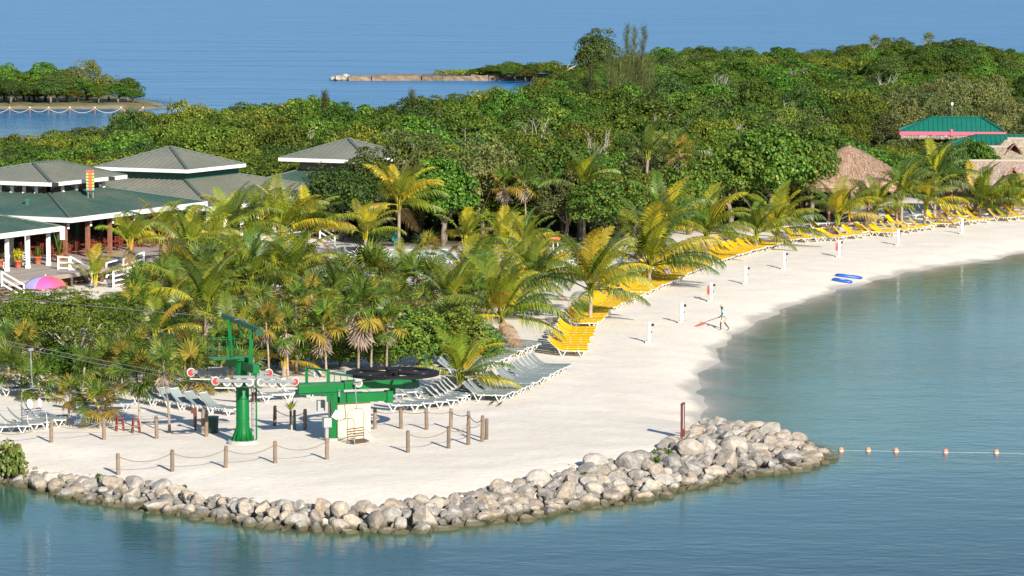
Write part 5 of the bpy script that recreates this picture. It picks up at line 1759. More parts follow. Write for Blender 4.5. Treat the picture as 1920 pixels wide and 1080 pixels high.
# --- sign of stacked coloured boards on the roof
q = Vector((-33.75, 285.5, 5.72))
t = thing('roof_sign', 'upright sign of stacked red, yellow and green blocks on the restaurant roof', 'sign', q)
MB().box((0, .05, .70), (.62, .10, 1.5)).build('backboard', M['dark_green'], t)
for sx in (-1, 1): MB().bar((sx * .2, .12, -.65), (sx * .2, .12, .6), .06, .06).build('bracket', M['steel'], t)
cols = ['ring_red', 'frond_yellow', 'dark_green']
yel = plain('sign_yellow', (.70, .52, .10), .5); grn = plain('sign_green', (.10, .36, .16), .5); blu = plain('sign_blue', (.25, .52, .66), .5)
for k in range(6):
    z = .16 + .24 * k
    MB().box((0, -.05, z), (.30, .09, .20)).build('block', M['orange_sign'] if k else M['ring_red'], t)
    for s in (-1, 1):
        MB().box((s * .235, -.04, z + .03), (.16, .08, .12)).build('block', yel if k else blu, t)
        MB().box((s * .235, -.035, z - .09), (.16, .07, .07)).build('block', grn, t)
MB().box((0, -.05, 1.60), (.66, .10, .16)).build('block', M['ring_red'], t)

# --- dining furniture
def chair(loc, rz, mat, label, group, name='dining_chair'):
    t = thing(name, label, 'chair', loc, rz, group)
    MB().box((0, 0, .46), (.46, .46, .05)).build('seat', M[mat], t)
    for sx in (-1, 1):
        for sy in (-1, 1):
            MB().box((sx * .2, sy * .2, .22), (.05, .05, .44)).build('leg', M[mat], t)
    mb = MB()
    for s in (-1, 1): mb.bar((-.21, s * .2, .46), (-.27, s * .2, 1.05), .05, .05)
    for z in (.62, .76, .90, 1.02): mb.bar((-.23 - .03 * (z - .46) / .6, -.2, z), (-.23 - .03 * (z - .46) / .6, .2, z), .03, .07)
    mb.build('backrest', M[mat], t)
    return t
def table(loc, mat, label, group):
    t = thing('dining_table', label, 'table', loc, ang, group)
    MB().box((0, 0, .74), (.95, .95, .05)).build('tabletop', M[mat], t)
    MB().lathe([(.30, 0), (.28, .04), (.05, .08), (.05, .70), (.2, .715)], 10).build('pedestal', M[mat], t)
kc = 0
for i in range(5):
    for j in range(2):
        q = A0 + UX * (2.2 + 3.7 * i) + VX * (2.6 + 2.6 * j); q.z = DECK
        where = ('front' if j == 0 else 'second') + ' line'
        table(q, 'red_wood', f'{nth(i)} red-brown table from the left in the {where} under the green roof', 'restaurant tables')
        for k in range(4):
            a = ang + k * math.pi / 2
            side = ('far right', 'back', 'near left', 'front')[k]
            chair((q.x + math.cos(a) * .78, q.y + math.sin(a) * .78, DECK), a + math.pi, 'red_wood', f'red-brown slatted chair, {side} side of the {nth(i)} table, {where}', 'restaurant chairs')
for i in range(4):
    q = D0 + UX * (5.5 + 2.6 * i) + VX * 2.2; q.z = DECK
    chair(q, ang + 1.2 * i, 'white_resin', f'white chair, {nth(i)} from the left under the nearest green roof', 'white chairs', 'plastic_chair')
for i in range(3):
    q = B0 + UX * (2.4 + 2.2 * i) + VX * 1.8; q.z = .6
    chair(q, ang + 2.2 * i, 'white_resin', f'white chair, {nth(i)} from the left under the farther restaurant', 'white chairs', 'plastic_chair')

# --- potted plants
def potted(px, py, z, ph, label, style='spike', col='fan_green', seed=0):
    p = at(px, py, z)
    s = ppm(p.y)
    g = random.Random(seed)
    t = thing('potted_plant', label, 'potted plant', p)
    r = .30
    MB().lathe([(r * .68, 0), (r * .72, .04), (r * .95, .46), (r * 1.08, .47), (r * 1.08, .56), (r * .95, .57)], 14).build('pot', M['terracotta'], t, True)
    MB().lathe([(r * .9, .50), (r * .9, .55)], 12).build('soil', M['soil'], t)
    h = ph / s - .5
    if style == 'spike':
        for k in range(22):
            a = k * 2.4; el = R(g.uniform(20, 85))
            L = h * g.uniform(.75, 1.05)
            d = Vector((math.cos(a) * math.cos(el), math.sin(a) * math.cos(el), math.sin(el)))
            sd = Vector((-math.sin(a), math.cos(a), 0)) * .045
            b = Vector((0, 0, .52)); m = b + d * L * .6; tip = b + d * L + Vector((0, 0, -.25 * L * math.cos(el)))
            MB().add([b - sd * .5, b + sd * .5, m + sd, m - sd, tip], [(0, 1, 2, 3), (3, 2, 4)]).build('leaf', M[col], t)
    else:
        gg = np.random.default_rng(seed)
        n = 260
        e = unit(gg.normal(size=(n, 3)) + np.array([0, 0, .3]))
        C = e * gg.uniform(.4, 1, (n, 1)) * np.array([h * .55, h * .55, h * .5]) + np.array([0, 0, .55 + h * .45])
        v, f = leaf_quads(C, e + gg.normal(size=(n, 3)) * .5, .09, .05, gg)
        ob('leaves', np_mesh('leaves', v, f, M[col]), t)
        MB().tube([(0, 0, .5), (.03, 0, .55 + h * .5)], [.03, .015], 5).build('stem', M['bark'], t)
potted(34, 502, DECK, 38, 'potted croton with orange leaves beside the white posts', 'bush', 'frond_yellow', 1)
potted(71, 495, DECK, 42, 'potted spiky green plant between two white posts', 'spike', 'fan_green', 2)
potted(111, 492, DECK, 66, 'tall potted dracaena at the roof corner', 'spike', 'fan_green', 3)
potted(346, 460, DECK, 30, 'potted yellow-leaved plant at the right end of the deck', 'bush', 'frond_yellow', 4)
potted(377, 448, DECK, 40, 'potted green shrub under the joint of the two roofs', 'bush', 'frond_green', 5)
potted(443, 447, .6, 28, 'small potted plant between white posts of the farther restaurant', 'spike', 'fan_green', 6)
potted(477, 441, .6, 34, 'potted yellow palm at the right end of the farther restaurant', 'spike', 'fan_yellow', 7)
potted(0, 500, DECK, 40, 'potted plant cut by the left edge of the picture', 'bush', 'frond_green', 8)

# --- rainbow umbrella
q = at(86, 583, 0)
t = thing('beach_umbrella', 'rainbow striped beach umbrella in front of the deck stairs', 'umbrella', (q.x, q.y, 0), R(-65), None, 1.28)
cols = [(.72, .10, .22), (.75, .22, .05), (.80, .55, .04), (.10, .42, .12), (.08, .50, .72), (.03, .10, .50), (.40, .36, .62), (.75, .10, .32)]
for k in range(8):
    mt = plain('umbrella_cloth', cols[k], .7, .05)
    mb = MB(); vs = []; n = 5
    a0, a1 = 2 * math.pi * k / 8, 2 * math.pi * (k + 1) / 8
    for i in range(n + 1):
        f = i / n; r = 1.18 * math.sin(f * math.pi / 2); z = 1.28 + .62 * math.cos(f * math.pi / 2)
        for a in (a0, (a0 + a1) / 2, a1):
            rr = r * (1 - .03 * (a not in (a0, a1)))
            vs.append((rr * math.cos(a), rr * math.sin(a), z))
    fs = [(i * 3 + j, i * 3 + j + 1, i * 3 + j + 4, i * 3 + j + 3) for i in range(n) for j in range(2)]
    mb.add(vs, fs).build('panel', mt, t, True)
MB().tube([(0, 0, -.2), (0, 0, 2.0)], .022, 6).build('pole', M['white_paint'], t)
MB().lathe([(.01, 1.9), (.035, 1.92), (.02, 2.0)], 8).build('tip', M['white_paint'], t)

# ------------------------------------------------------------------ thatched roofs and pink-edged pavilion on the right
def thatch_cone(cx, cy, r, ze, za, label, mat='thatch_red'):
    t = thing('thatched_hut', label, 'hut', (cx, cy, 0))
    g = random.Random(5)
    prof = [(r, ze), (r * .96, ze + .45), (r * .72, ze + (za - ze) * .36), (r * .42, ze + (za - ze) * .66), (r * .14, ze + (za - ze) * .92), (.02, za)]
    n = 48
    mb = MB()
    for rr, z in prof:
        for k in range(n):
            a = 2 * math.pi * k / n
            mb.v.append((rr * math.cos(a) * (1 + .015 * g.uniform(-1, 1)), rr * math.sin(a) * (1 + .015 * g.uniform(-1, 1)), z + .04 * g.uniform(-1, 1)))
    for i in range(len(prof) - 1):
        for k in range(n):
            k2 = (k + 1) % n
            mb.f.append((i * n + k, i * n + k2, (i + 1) * n + k2, (i + 1) * n + k))
    core = mb.build('roof', M[mat], t)
    # shaggy straw in courses
    gg = np.random.default_rng(4)
    V = []; Nn = []; Ax = []
    for i in range(11000):
        f = gg.uniform() ** .55
        rr = r * f * 1.0
        a = gg.uniform(0, 6.283)
        zz = np.interp(rr, [p[0] for p in prof][::-1], [p[1] for p in prof][::-1])
        V.append((rr * math.cos(a), rr * math.sin(a), zz + .05)); Nn.append((math.cos(a) * .5, math.sin(a) * .5, .8)); Ax.append((math.cos(a), math.sin(a), -.75))
    for i in range(2600):
        a = gg.uniform(0, 6.283)
        V.append((r * .99 * math.cos(a), r * .99 * math.sin(a), ze - .10 + gg.uniform(-.15, .2))); Nn.append((math.cos(a), math.sin(a), .1)); Ax.append((.1 * math.cos(a), .1 * math.sin(a), -1))
    v, f = leaf_quads(np.array(V), np.array(Nn) + gg.normal(size=(len(V), 3)) * .12, .26, .028, gg, np.array(Ax))
    tag(ob('straw', np_mesh('straw', v, f, M['straw_' + mat[7:]]), t), kind='stuff')
    for k in range(8):
        a = 2 * math.pi * k / 8 + .3
        MB().tube([(r * .78 * math.cos(a), r * .78 * math.sin(a), -.3), (r * .78 * math.cos(a), r * .78 * math.sin(a), ze + .8)], .13, 7).build('post', M['brown_post'], t)
    MB().tube([(0, 0, -.3), (0, 0, za - .3)], .16, 7).build('post', M['brown_post'], t)
M['straw_red'] = foliage('straw_red', [(0, (.22, .15, .09)), (.5, (.40, .295, .195)), (1, (.55, .43, .30))], trans=.05, rough=.95, objvar=.05, spec=.1)
M['straw_grey'] = foliage('straw_grey', [(0, (.20, .155, .12)), (.5, (.38, .31, .25)), (1, (.54, .46, .39))], trans=.05, rough=.95, objvar=.05, spec=.1)
thatch_cone(30.8, 326, 6.0, 3.6, 7.05, 'conical thatched hut with reddish straw, right of the sea grape tree')

def thatch_gable(o, u, v, L, W, ze, zr, label, dormer=None, posts=True):
    o = Vector(o)
    t = thing('thatched_hall', label, 'hut', (o.x, o.y, 0))
    gg = np.random.default_rng(int(L * 10))
    mb = MB()
    c0, c1 = Vector(), u * L
    mid = v * (W / 2)
    pts = {}
    z = Vector((0, 0, 1))
    A, B, Cc, Dd = c0 + z * ze, c1 + z * ze, c1 + v * W + z * ze, c0 + v * W + z * ze
    r0, r1 = c0 + mid + z * zr + u * 1.9, c1 + mid + z * zr - u * 1.9
    mb.slab([A, B, r1, r0], (0, 0, -.28)); 
    mb.build('roof_slope', M['thatch_grey'], t)
    MB().slab([Cc, Dd, r0 + z * .004, r1 + z * .004], (0, 0, -.28)).build('roof_slope', M['thatch_grey'], t)
    MB().slab([Dd, A, r0 + z * .006], (0, 0, -.28)).build('roof_hip', M['thatch_grey'], t); MB().slab([B, Cc, r1 + z * .006], (0, 0, -.28)).build('roof_hip', M['thatch_grey'], t)
    MB().tube([r0, r1], .16, 8).build('ridge_roll', M['straw_grey'], t)
    n = int(L * W * 70)
    S = gg.uniform(0, 1, (n, 2))
    P = np.array([list(A.lerp(B, a).lerp(r0.lerp(r1, a), b)) for a, b in S])
    nr = (B - A).cross(r0 - A).normalized()
    if nr.z < 0: nr = -nr
    ax = np.tile(np.array(A - r0) / (A - r0).length, (n, 1))
    n2 = int(L * 60)
    e = gg.uniform(0, 1, n2)
    P2_ = np.array([list(A.lerp(B, a) + Vector((0, 0, gg.uniform(-.45, 0)))) for a in e])
    PP = np.vstack([P + np.array(nr) * .04, P2_])
    NN = np.vstack([np.tile(np.array(nr), (n, 1)), np.tile(np.array(-v), (n2, 1))]) + gg.normal(size=(n + n2, 3)) * .15
    AX = np.vstack([ax, np.tile(np.array([0, 0, -1.0]), (n2, 1))])
    vv, ff = leaf_quads(PP, NN, .24, .03, gg, AX)
    tag(ob('straw', np_mesh('straw', vv, ff, M['straw_grey']), t), kind='stuff')
    if posts:
        for k in range(4):
            q = u * (L * (.08 + .28 * k)) + v * .5
            MB().tube([q + z * -.3, q + z * (ze + .1)], .12, 7).build('post', M['brown_post'], t)
        MB().bar(u * .3 + v * (W * .5) + z * (ze * .5), u * (L - .3) + v * (W * .5) + z * (ze * .5), .12, ze).build('wall', M['tan_wall'], t)
    if dormer:
        f, hgt = dormer
        q = A.lerp(B, f) + v * 1.0 + z * .9
        d = MB()
        d.slab([q + u * -.9, q + v * 2 + z * .8 + u * 0, q + z * 1.0], u * .12); d.slab([q + u * .9, q + v * 2 + z * .8, q + z * 1.0], u * -.12)
        d.build('dormer', M['brown_post'], t)
    return t
thatch_gable((40.8, 339.0, 0), Vector((1, .02, 0)).normalized(), Vector((-.02, 1, 0)).normalized(), 13, 6, 2.55, 4.75, 'near grey thatched hall behind the far beach palms', None)
thatch_gable((44.8, 353.0, 0), Vector((1, 0, 0)), Vector((0, 1, 0)), 12, 5, 3.9, 5.35, 'higher grey thatched hall with a small timber dormer', (.42, 1))
t = thatch_gable((48.6, 362.0, 0), Vector((1, 0, 0)), Vector((0, 1, 0)), 8, 4, 4.2, 5.7, 'farthest thatched ridge at the right edge below the green roof', None)
# open gable end of the near hall
q = Vector((47.6, 338.6, 0))
t = thing('hut_porch', 'open timber gable porch of the near thatched hall at the right edge', 'porch', q)
for sx in (-1, 1):
    MB().bar((sx * 1.7, 0, 2.3), (0, 0, 4.3), .16, .2).build('rafter', M['brown_post'], t)
    MB().tube([(sx * 1.6, .1, -.3), (sx * 1.6, .1, 2.4)], .10, 7).build('post', M['brown_post'], t)
MB().bar((-1.8, -.02, 2.3), (1.8, -.02, 2.3), .14, .2).build('tie_beam', M['post_wood'], t)
MB().slab([Vector((-1.7, .25, 2.35)), Vector((1.7, .25, 2.35)), Vector((0, .25, 4.2))], (0, .1, 0)).build('gable_infill', M['inner_wall'], t)

E0 = Vector(((1688 - 960) / FPX * 398, 398, 0))
rE = thing('pavilion', 'pavilion with a bright green hipped roof and pink fascia among the trees', 'building')
UE, VE = Vector((.995, -.10, 0)).normalized(), Vector((.10, .995, 0)).normalized()
hip(rE, E0, UE, VE, 11.6, 8.0, 4.65, 6.15, 3.6, 2.6, 'roof_teal', 'rib_teal', .36, 'pink')
gg = np.random.default_rng(2)
n = 900
V = np.array([list(E0 + UE * gg.uniform(.1, 11.5) + VE * gg.uniform(-.05, .1) + Vector((0, 0, 4.15 + gg.uniform(-.12, .1)))) for _ in range(n)])
v, f = leaf_quads(V, np.tile(np.array(-VE), (n, 1)) + gg.normal(size=(n, 3)) * .15, .26, .035, gg, np.tile(np.array([0, 0, -1.0]), (n, 1)))
tag(ob('straw_fringe', np_mesh('straw_fringe', v, f, M['straw_grey']), rE), kind='stuff')
q = E0 + UE * 5.7 - VE * .12 + Vector((0, 0, 4.6))
MB().box(q, (.22, .12, .75)).build('eave_finial', M['pink'], rE)
q = E0 + UE * 5.8 + VE * 4 
MB().tube([q + Vector((0, 0, 6.0)), q + Vector((0, 0, 7.6))], .03, 5).build('mast', M['steel'], rE)
MB().lathe([(.05, 7.4), (.14, 7.5), (.14, 7.75), (.05, 7.8)], 10, (q.x, q.y, 0)).build('mast_lamp', M['glass_lamp'], rE)
columns(rE, E0 + UE * .6 + VE * .6, E0 + UE * 11 + VE * .6, 5, 0, 4.6, 'tan_wall', .25)
MB().bar(E0 + UE * .6 + VE * 3 + Vector((0, 0, 2.2)), E0 + UE * 11 + VE * 3 + Vector((0, 0, 2.2)), .15, 4.4).build('wall', M['inner_wall'], rE)
F0 = Vector(((1762 - 960) / FPX * 391, 391, 0))
rF = thing('pavilion', 'lower bright green hipped roof in front of the pink-edged one', 'building')
hip(rF, F0, UE, VE, 14, 9, 3.0, 4.5, 4.2, 3.6, 'roof_teal', 'rib_teal', .3, 'pink')
columns(rF, F0 + UE * .6 + VE * .6, F0 + UE * 13 + VE * .6, 5, 0, 3.0, 'tan_wall', .25)

# ------------------------------------------------------------------ chairlift
CD = Vector((.92, .39, 0)).normalized()          # along the haul rope, towards the bottom wheel
CN = Vector((-CD.y, CD.x, 0))                     # away from the viewer
TW = Vector((-13.72, 180.6, 0))
MR = Matrix((CD, CN, Vector((0, 0, 1)))).transposed()
lt = thing('lift_tower', 'green chairlift tower with red and white sheave wheels standing on the sand', 'lift tower', TW)
MB().lathe([(.80, -.2), (.80, .10), (.74, .16)], 28).build('base', M['concrete'], lt)
MB().lathe([(.46, .16), (.40, .55), (.335, .95), (.33, 4.25), (.30, 4.3)], 24).build('column', M['lift_green'], lt, True)
for k in range(12):
    a = 2 * math.pi * k / 12
    d = Vector((math.cos(a), math.sin(a), 0))
    MB().slab([d * .40 + Vector((0, 0, .16)), d * .60 + Vector((0, 0, .16)), d * .56 + Vector((0, 0, .28)), d * .34 + Vector((0, 0, .85))], Vector((-d.y, d.x, 0)) * .03).build('gusset', M['lift_green'], lt)
for zz in (1.25, 2.8): MB().lathe([(.345, 0), (.35, .02), (.35, .05), (.345, .07)], 24, (0, 0, zz)).build('weld_band', M['lift_green'], lt)
# ladder on the right side
ld = MB()
lx = CD * .52 - CN * .10
for s in (-1, 1): ld.tube([lx + CN * s * .17 + Vector((0, 0, .1)), lx + CN * s * .17 + Vector((0, 0, 4.4))], .022, 5)
for k in range(15): ld.tube([lx + CN * -.17 + Vector((0, 0, .35 + .28 * k)), lx + CN * .17 + Vector((0, 0, .35 + .28 * k))], .015, 5)
ld.build('ladder', M['steel'], lt)
MB().tube([lx + CD * .18 + Vector((0, 0, .16)), lx + CD * .18 + Vector((0, 0, 4.1))], .045, 6).build('conduit', M['lift_green'], lt)
MB().box(lx + CD * .05 + Vector((0, 0, 2.35)), (.16, .16, .5)).build('warning_box', M['sign_post'], lt)
# cross-arm
MB().bar(CN * -2.2 + Vector((0, 0, 4.02)), CN * 2.2 + Vector((0, 0, 4.02)), .34, .42).build('crossarm', M['lift_green'], lt)
MB().box((0, 0, 4.35), (.8, .8, .16), MR).build('head_plate', M['lift_green'], lt)
# catwalk
cw = MB(); cw.box(CN * -.1 - CD * 1.0 + Vector((0, 0, 4.42)), (1.5, .8, .06), MR)
cw.build('catwalk', M['lift_green'], lt)
rl = MB()
for a in (-1.72, -1.0, -.3):
    for b in (-.5, .35): rl.tube([CD * a + CN * b + Vector((0, 0, 4.42)), CD * a + CN * b + Vector((0, 0, 5.42))], .02, 5)
for z in (4.9, 5.42):
    for b in (-.5, .35): rl.tube([CD * -1.72 + CN * b + Vector((0, 0, z)), CD * -.3 + CN * b + Vector((0, 0, z))], .02, 5)
    rl.tube([CD * -1.72 + CN * -.5 + Vector((0, 0, z)), CD * -1.72 + CN * .35 + Vector((0, 0, z))], .02, 5)
rl.build('railing', M['lift_green'], lt)
# lifting frame above
fr0 = Vector((-.62, .9, 0)); fr1 = Vector((.48, -.9, 0))
MB().bar(fr0 + Vector((0, 0, 4.4)), fr0 + Vector((-.12, 0, 6.25)), .17, .17).build('frame_post', M['lift_green'], lt)
MB().bar(fr1 + Vector((0, 0, 4.1)), fr1 + Vector((.08, 0, 5.95)), .19, .19).build('frame_post', M['lift_green'], lt)
MB().bar(Vector((-1.10, 1.6, 6.38)), Vector((1.0, -1.5, 5.92)), .20, .22).build('lifting_beam', M['dark_green'], lt)
MB().tube([Vector((1.0, -1.58, 5.86)), Vector((1.0, -1.44, 5.86))], .19, 14).build('beam_pulley', M['dark_green'], lt)
MB().bar(fr0.lerp(fr1, .55) + Vector((0, 0, 5.5)), fr1 + Vector((.05, 0, 5.25)), .07, .07).build('brace', M['lift_green'], lt)
MB().bar(fr0.lerp(fr1, .55) + Vector((0, 0, 5.5)), fr0.lerp(fr1, .35) + Vector((0, 0, 6.1)), .07, .07).build('brace', M['lift_green'], lt)
MB().tube([Vector((-.4, .2, 6.3)), Vector((.1, -.1, 6.42)), Vector((.3, -.3, 6.2))], .03, 5).build('hoist', M['steel'], lt)

TIRE = MB().lathe([(.10, -.05), (.15, -.06), (.225, -.055), (.235, -.03), (.215, 0), (.235, .03), (.225, .055), (.15, .06), (.10, .05)], 22).mesh('tyre', M['sheave_white'], True)
HUBW = MB().lathe([(.02, -.075), (.13, -.072), (.14, -.06), (.14, .06), (.13, .072), (.02, .075)], 16).mesh('hub', M['sheave_grey'])
HUBR = MB().lathe([(.02, -.085), (.17, -.08), (.18, -.06), (.18, .06), (.17, .08), (.02, .085)], 18).mesh('hub', M['sheave_red'])
WR = (MR.to_4x4() @ Matrix.Rotation(math.pi / 2, 4, 'X')).to_euler()
def train(off, z0, label):
    """eight sheaves in two rockers on one side of the tower"""
    slope = -.055
    def P(s, dz=0.0): return CN * off + CD * s + Vector((0, 0, z0 + slope * s + dz))
    for k in range(8):
        s = -2.1 + .6 * k
        dz = (.0, -.05, -.07, -.04, -.04, -.07, -.05, 0)[k]
        w = ob('sheave', TIRE, lt, P(s, dz), WR)
        ob('hub', HUBR if k in (0, 7) else HUBW, w)
    for a, b in ((0, 3), (4, 7)):
        MB().bar(P(-2.1 + .6 * a, .03) - CN * .10, P(-2.1 + .6 * b, .03) - CN * .10, .05, .16).build('rocker_arm', M['sheave_grey'], lt)
        MB().bar(P(-2.1 + .6 * a, .03) + CN * .10, P(-2.1 + .6 * b, .03) + CN * .10, .05, .16).build('rocker_arm', M['sheave_grey'], lt)
    MB().bar(P(-1.2, .22), P(1.2, .22), .16, .14).build('main_rocker', M['sheave_grey'], lt)
    MB().bar(P(0, .2), P(0, .75), .18, .18).build('hanger', M['lift_green'], lt)
    for a in (0, 7):
        s = -2.1 + .6 * a
        MB().bar(P(s - (.1 if a == 0 else 1.0), -.33) - CN * .12, P(s + (1.0 if a == 0 else .1), -.33) - CN * .12, .10, .06).build('rope_catcher', M['sheave_white'], lt)
    return P
PF = train(-2.0, 3.40, 'front')
PB = train(2.0, 3.40, 'back')

# bottom terminal
BW = TW + CD * 8.19
tm = thing('lift_terminal', 'green chairlift terminal with a large black horizontal wheel beside the cream block', 'lift terminal', TW)
Z = lambda z: Vector((0, 0, z))
def T_(s, n, z): return CD * s + CN * n + Vector((0, 0, z))
rimz = 3.22
rm_ = MB()
n = 64
cen = T_(8.19, 0, rimz)
prof = [(1.98, -.03), (2.36, -.06), (2.42, -.12), (2.42, -.17), (2.30, -.17), (2.30, -.14), (1.98, -.12)]
prof = [(1.98, .08), (2.30, .08), (2.42, .06), (2.42, -.08), (2.05, -.08), (1.98, -.06), (1.98, .08)]
base = len(rm_.v)
for r_, z_ in prof[:-1]:
    for k in range(n):
        a = 2 * math.pi * k / n
        rm_.v.append(tuple(cen + Vector((r_ * math.cos(a), r_ * math.sin(a), z_))))
m_ = len(prof) - 1
for i in range(m_):
    i2 = (i + 1) % m_
    for k in range(n):
        k2 = (k + 1) % n
        rm_.f.append((i * n + k, i * n + k2, i2 * n + k2, i2 * n + k))
wh = rm_.build('bull_wheel', M['black_rubber'], tm)
for k in range(8):
    a = 2 * math.pi * k / 8 + .2
    d = Vector((math.cos(a), math.sin(a), 0))
    MB().bar(cen + d * .25, cen + d * 2.02, .10, .14).build('spoke', M['black_rubber'], wh)
MB().lathe([(.36, -.16), (.36, .14), (.2, .2), (.1, .22)], 18, cen).build('hub', M['black_rubber'], wh)
MB().lathe([(.16, -1.1), (.16, .1)], 14, cen).build('shaft', M['lift_green'], tm)
# frame
MB().bar(T_(2.75, -.55, 2.72), T_(5.2, -.55, 2.66), .55, .58).build('tension_beam', M['lift_green'], tm)
MB().bar(T_(5.24, -.55, 2.80), T_(9.4, -.4, 2.72), .50, .44).build('main_beam', M['lift_green'], tm)
MB().bar(T_(4.95, -.62, 2.14), T_(7.8, -.58, 2.12), .45, .46).build('lower_beam', M['lift_green'], tm)
MB().bar(T_(7.55, -.66, 2.10), T_(7.86, -.66, 2.10), .5, .62).build('end_plate', M['lift_green'], tm)
MB().lathe([(.55, 2.45), (.55, 2.80)], 22, T_(8.9, -.3, 0)).build('drum', M['dark_green'], tm)
MB().bar(T_(4.72, -.60, .05), T_(4.72, -.60, 2.95), .40, .40).build('column', M['lift_green'], tm)
MB().box(T_(4.72, -.60, .05), (.75, .75, .12), MR).build('base_plate', M['concrete'], tm)
MB().bar(T_(4.38, -.72, 2.0), T_(4.38, -.72, 3.62), .17, .17).build('guide_post', M['lift_green'], tm)
MB().bar(T_(3.75, .8, 2.6), T_(3.75, .8, 3.62), .15, .15).build('guide_post', M['lift_green'], tm)
MB().bar(T_(4.38, -.72, 3.60), T_(3.75, .8, 3.60), .12, .10).build('guide_beam', M['lift_green'], tm)
MB().bar(T_(4.5, -.5, 3.45), T_(7.0, -.3, 3.02), .10, .12).build('guard_rail', M['dark_green'], tm)
for k in range(6): MB().bar(T_(4.8 + .35 * k, -.48, 2.95), T_(4.8 + .35 * k, -.48, 3.40 - .055 * k), .04, .04).build('guard_stay', M['lift_green'], tm)
for s_, n_, z_ in ((4.15, .3, 3.32), (5.9, -1.05, 2.92)):
    w = ob('sheave', TIRE, tm, T_(s_, n_, z_), WR, 1.0); ob('hub', HUBW, w)
MB().box(T_(4.9, -.9, 2.42), (.10, .06, .34), MR).build('bolt_plate', M['sheave_grey'], tm)
MB().box(T_(4.25, -.85, .95), (.42, .30, .48), MR).build('control_box', M['box_grey'], tm)
MB().box(T_(4.25, -.80, .42), (.16, .16, .7), MR).build('control_stand', M['steel'], tm)
MB().box(T_(4.3, .2, 1.7), (.4, .2, .55), MR).build('switch_box', M['box_grey'], tm)
MB().tube([T_(4.45, -.85, 2.2), T_(4.52, -.95, 1.6), T_(4.40, -.9, 1.1)], .03, 5).build('power_cable', M['cable'], tm)
MB().bar(T_(4.62, -.86, 1.15), T_(4.85, -.9, 1.5), .05, .3).build('notice', M['white_paint'], tm)
cb = thing('counterweight_block', 'cream painted block under the lift terminal', 'block', T_(5.82, .1, 0) + TW)
bb = MB(); bb.box((0, 0, 1.10), (1.85, 1.3, 2.3), MR)
bb.build('block', M['cream'], cb)
MB().box((0, 0, .02), (2.0, 1.45, .12), MR).build('footing', M['concrete'], cb)

# haul rope and communication line
def cable(name, label, pts, r=.018):
    t = thing(name, label, 'cable', pts[0])
    MB().tube([Vector(p) - Vector(pts[0]) for p in pts], r, 6).build('strand', M['cable'], t, True)
def catenary(a, b, sag, n=14):
    return [a.lerp(b, i / n) - Vector((0, 0, sag * 4 * (i / n) * (1 - i / n))) for i in range(n + 1)]
for off, P_, lb in ((-2.0, PF, 'near run of the haul rope from the left edge to the black wheel'), (2.0, PB, 'far run of the haul rope from the left edge to the black wheel')):
    a = TW + P_(-2.1, -.24); b = TW + P_(2.1, -.24)
    far = a - CD * 30 + Vector((0, 0, 8.0))
    wheel = TW + T_(8.19, off * 1.2, 3.2)
    cable('haul_rope', lb, catenary(far, a, .35)[:-1] + [a, TW + P_(0, -.31), b] + [wheel])
u0 = TW + Vector((-1.0, 1.5, 6.3))
cable('signal_line', 'thin signal line running left from the top of the lift tower', catenary(u0 - CD * 26 + Vector((0, 0, 3.9)), u0, .25), .02)
cable('signal_line', 'thin signal line from tower top to the terminal', catenary(TW + Vector((.9, -1.3, 5.9)), TW + T_(4.2, .4, 3.6), .35), .012)

def lift_chair(top, label, rz, hanger=1.35, folded=True, back_white=False):
    t = thing('lift_chair', label, 'lift chair', top, rz)
    MB().box((0, 0, .02), (.28, .10, .14)).build('grip', M['steel'], t)
    MB().tube([(0, 0, 0), (.02, 0, -hanger * .55), (.08, 0, -hanger * .92), (-.02, 0, -hanger)], .03, 7).build('hanger', M['sheave_grey'], t, True)
    z0 = -hanger
    fr = MB()
    w = .55
    fr.tube([(-w, 0, z0 - 1.75), (-w, 0, z0 - .22), (-w * .8, 0, z0 - .05), (0, 0, z0), (w * .8, 0, z0 - .05), (w, 0, z0 - .22), (w, 0, z0 - 1.75)], .024, 6)
    fr.build('bail', M['sheave_grey'], t, True)
    st = MB()
    for k in range(9):
        y = -.02 - .05 * k
        MB().bar((-w, y, z0 - 1.58 - .012 * k), (w, y, z0 - 1.58 - .012 * k), .036, .03).build('seat_slat', M['dark_wood'] if not back_white else M['sheave_grey'], t)
    for k in range(4):
        MB().bar((-w, .04 + .01 * k, z0 - 1.42 + .13 * k), (w, .04 + .01 * k, z0 - 1.42 + .13 * k), .03, .06).build('back_slat', M['dark_wood'] if not back_white else M['sheave_grey'], t)
    fb = MB(); 
    for s in (-1, 1): fb.tube([(s * w, 0, z0 - 1.1), (s * w, -.5, z0 - 1.25), (s * w, -.55, z0 - 1.62), (s * w * .9, -.6, z0 - 1.95)], .018, 5)
    fb.tube([(-w * .9, -.6, z0 - 1.95), (w * .9, -.6, z0 - 1.95)], .018, 5)
    fb.tube([(-w, -.5, z0 - 1.25), (w, -.5, z0 - 1.25)], .018, 5)
    fb.build('restraint_bar', M['steel'], t)
    if back_white:
        for s in (-1, 1):
            MB().lathe([(.02, -.03), (.16, -.025), (.24, 0), (.16, .025), (.02, .03)], 14, (s * .3, -.35, z0 - .72), Matrix.Rotation(R(70), 3, 'X') @ Matrix.Rotation(R(20 * s), 3, 'Y') @ Matrix.Diagonal((.75, 1.15, 1))).build('seat_pad', M['white_resin'], t, True)
            MB().tube([(s * .3, -.35, z0 - .9), (s * .38, -.3, z0 - 1.25)], .02, 5).build('pad_stay', M['steel'], t)
    return t
pt = TW + T_(5.35, -2.1, 3.06)
lift_chair(pt, 'lift chair hanging in front of the cream block', math.atan2(CD.y, CD.x) + .35, 1.30)
s_ = -12.2
ptl = on(48, 790); 
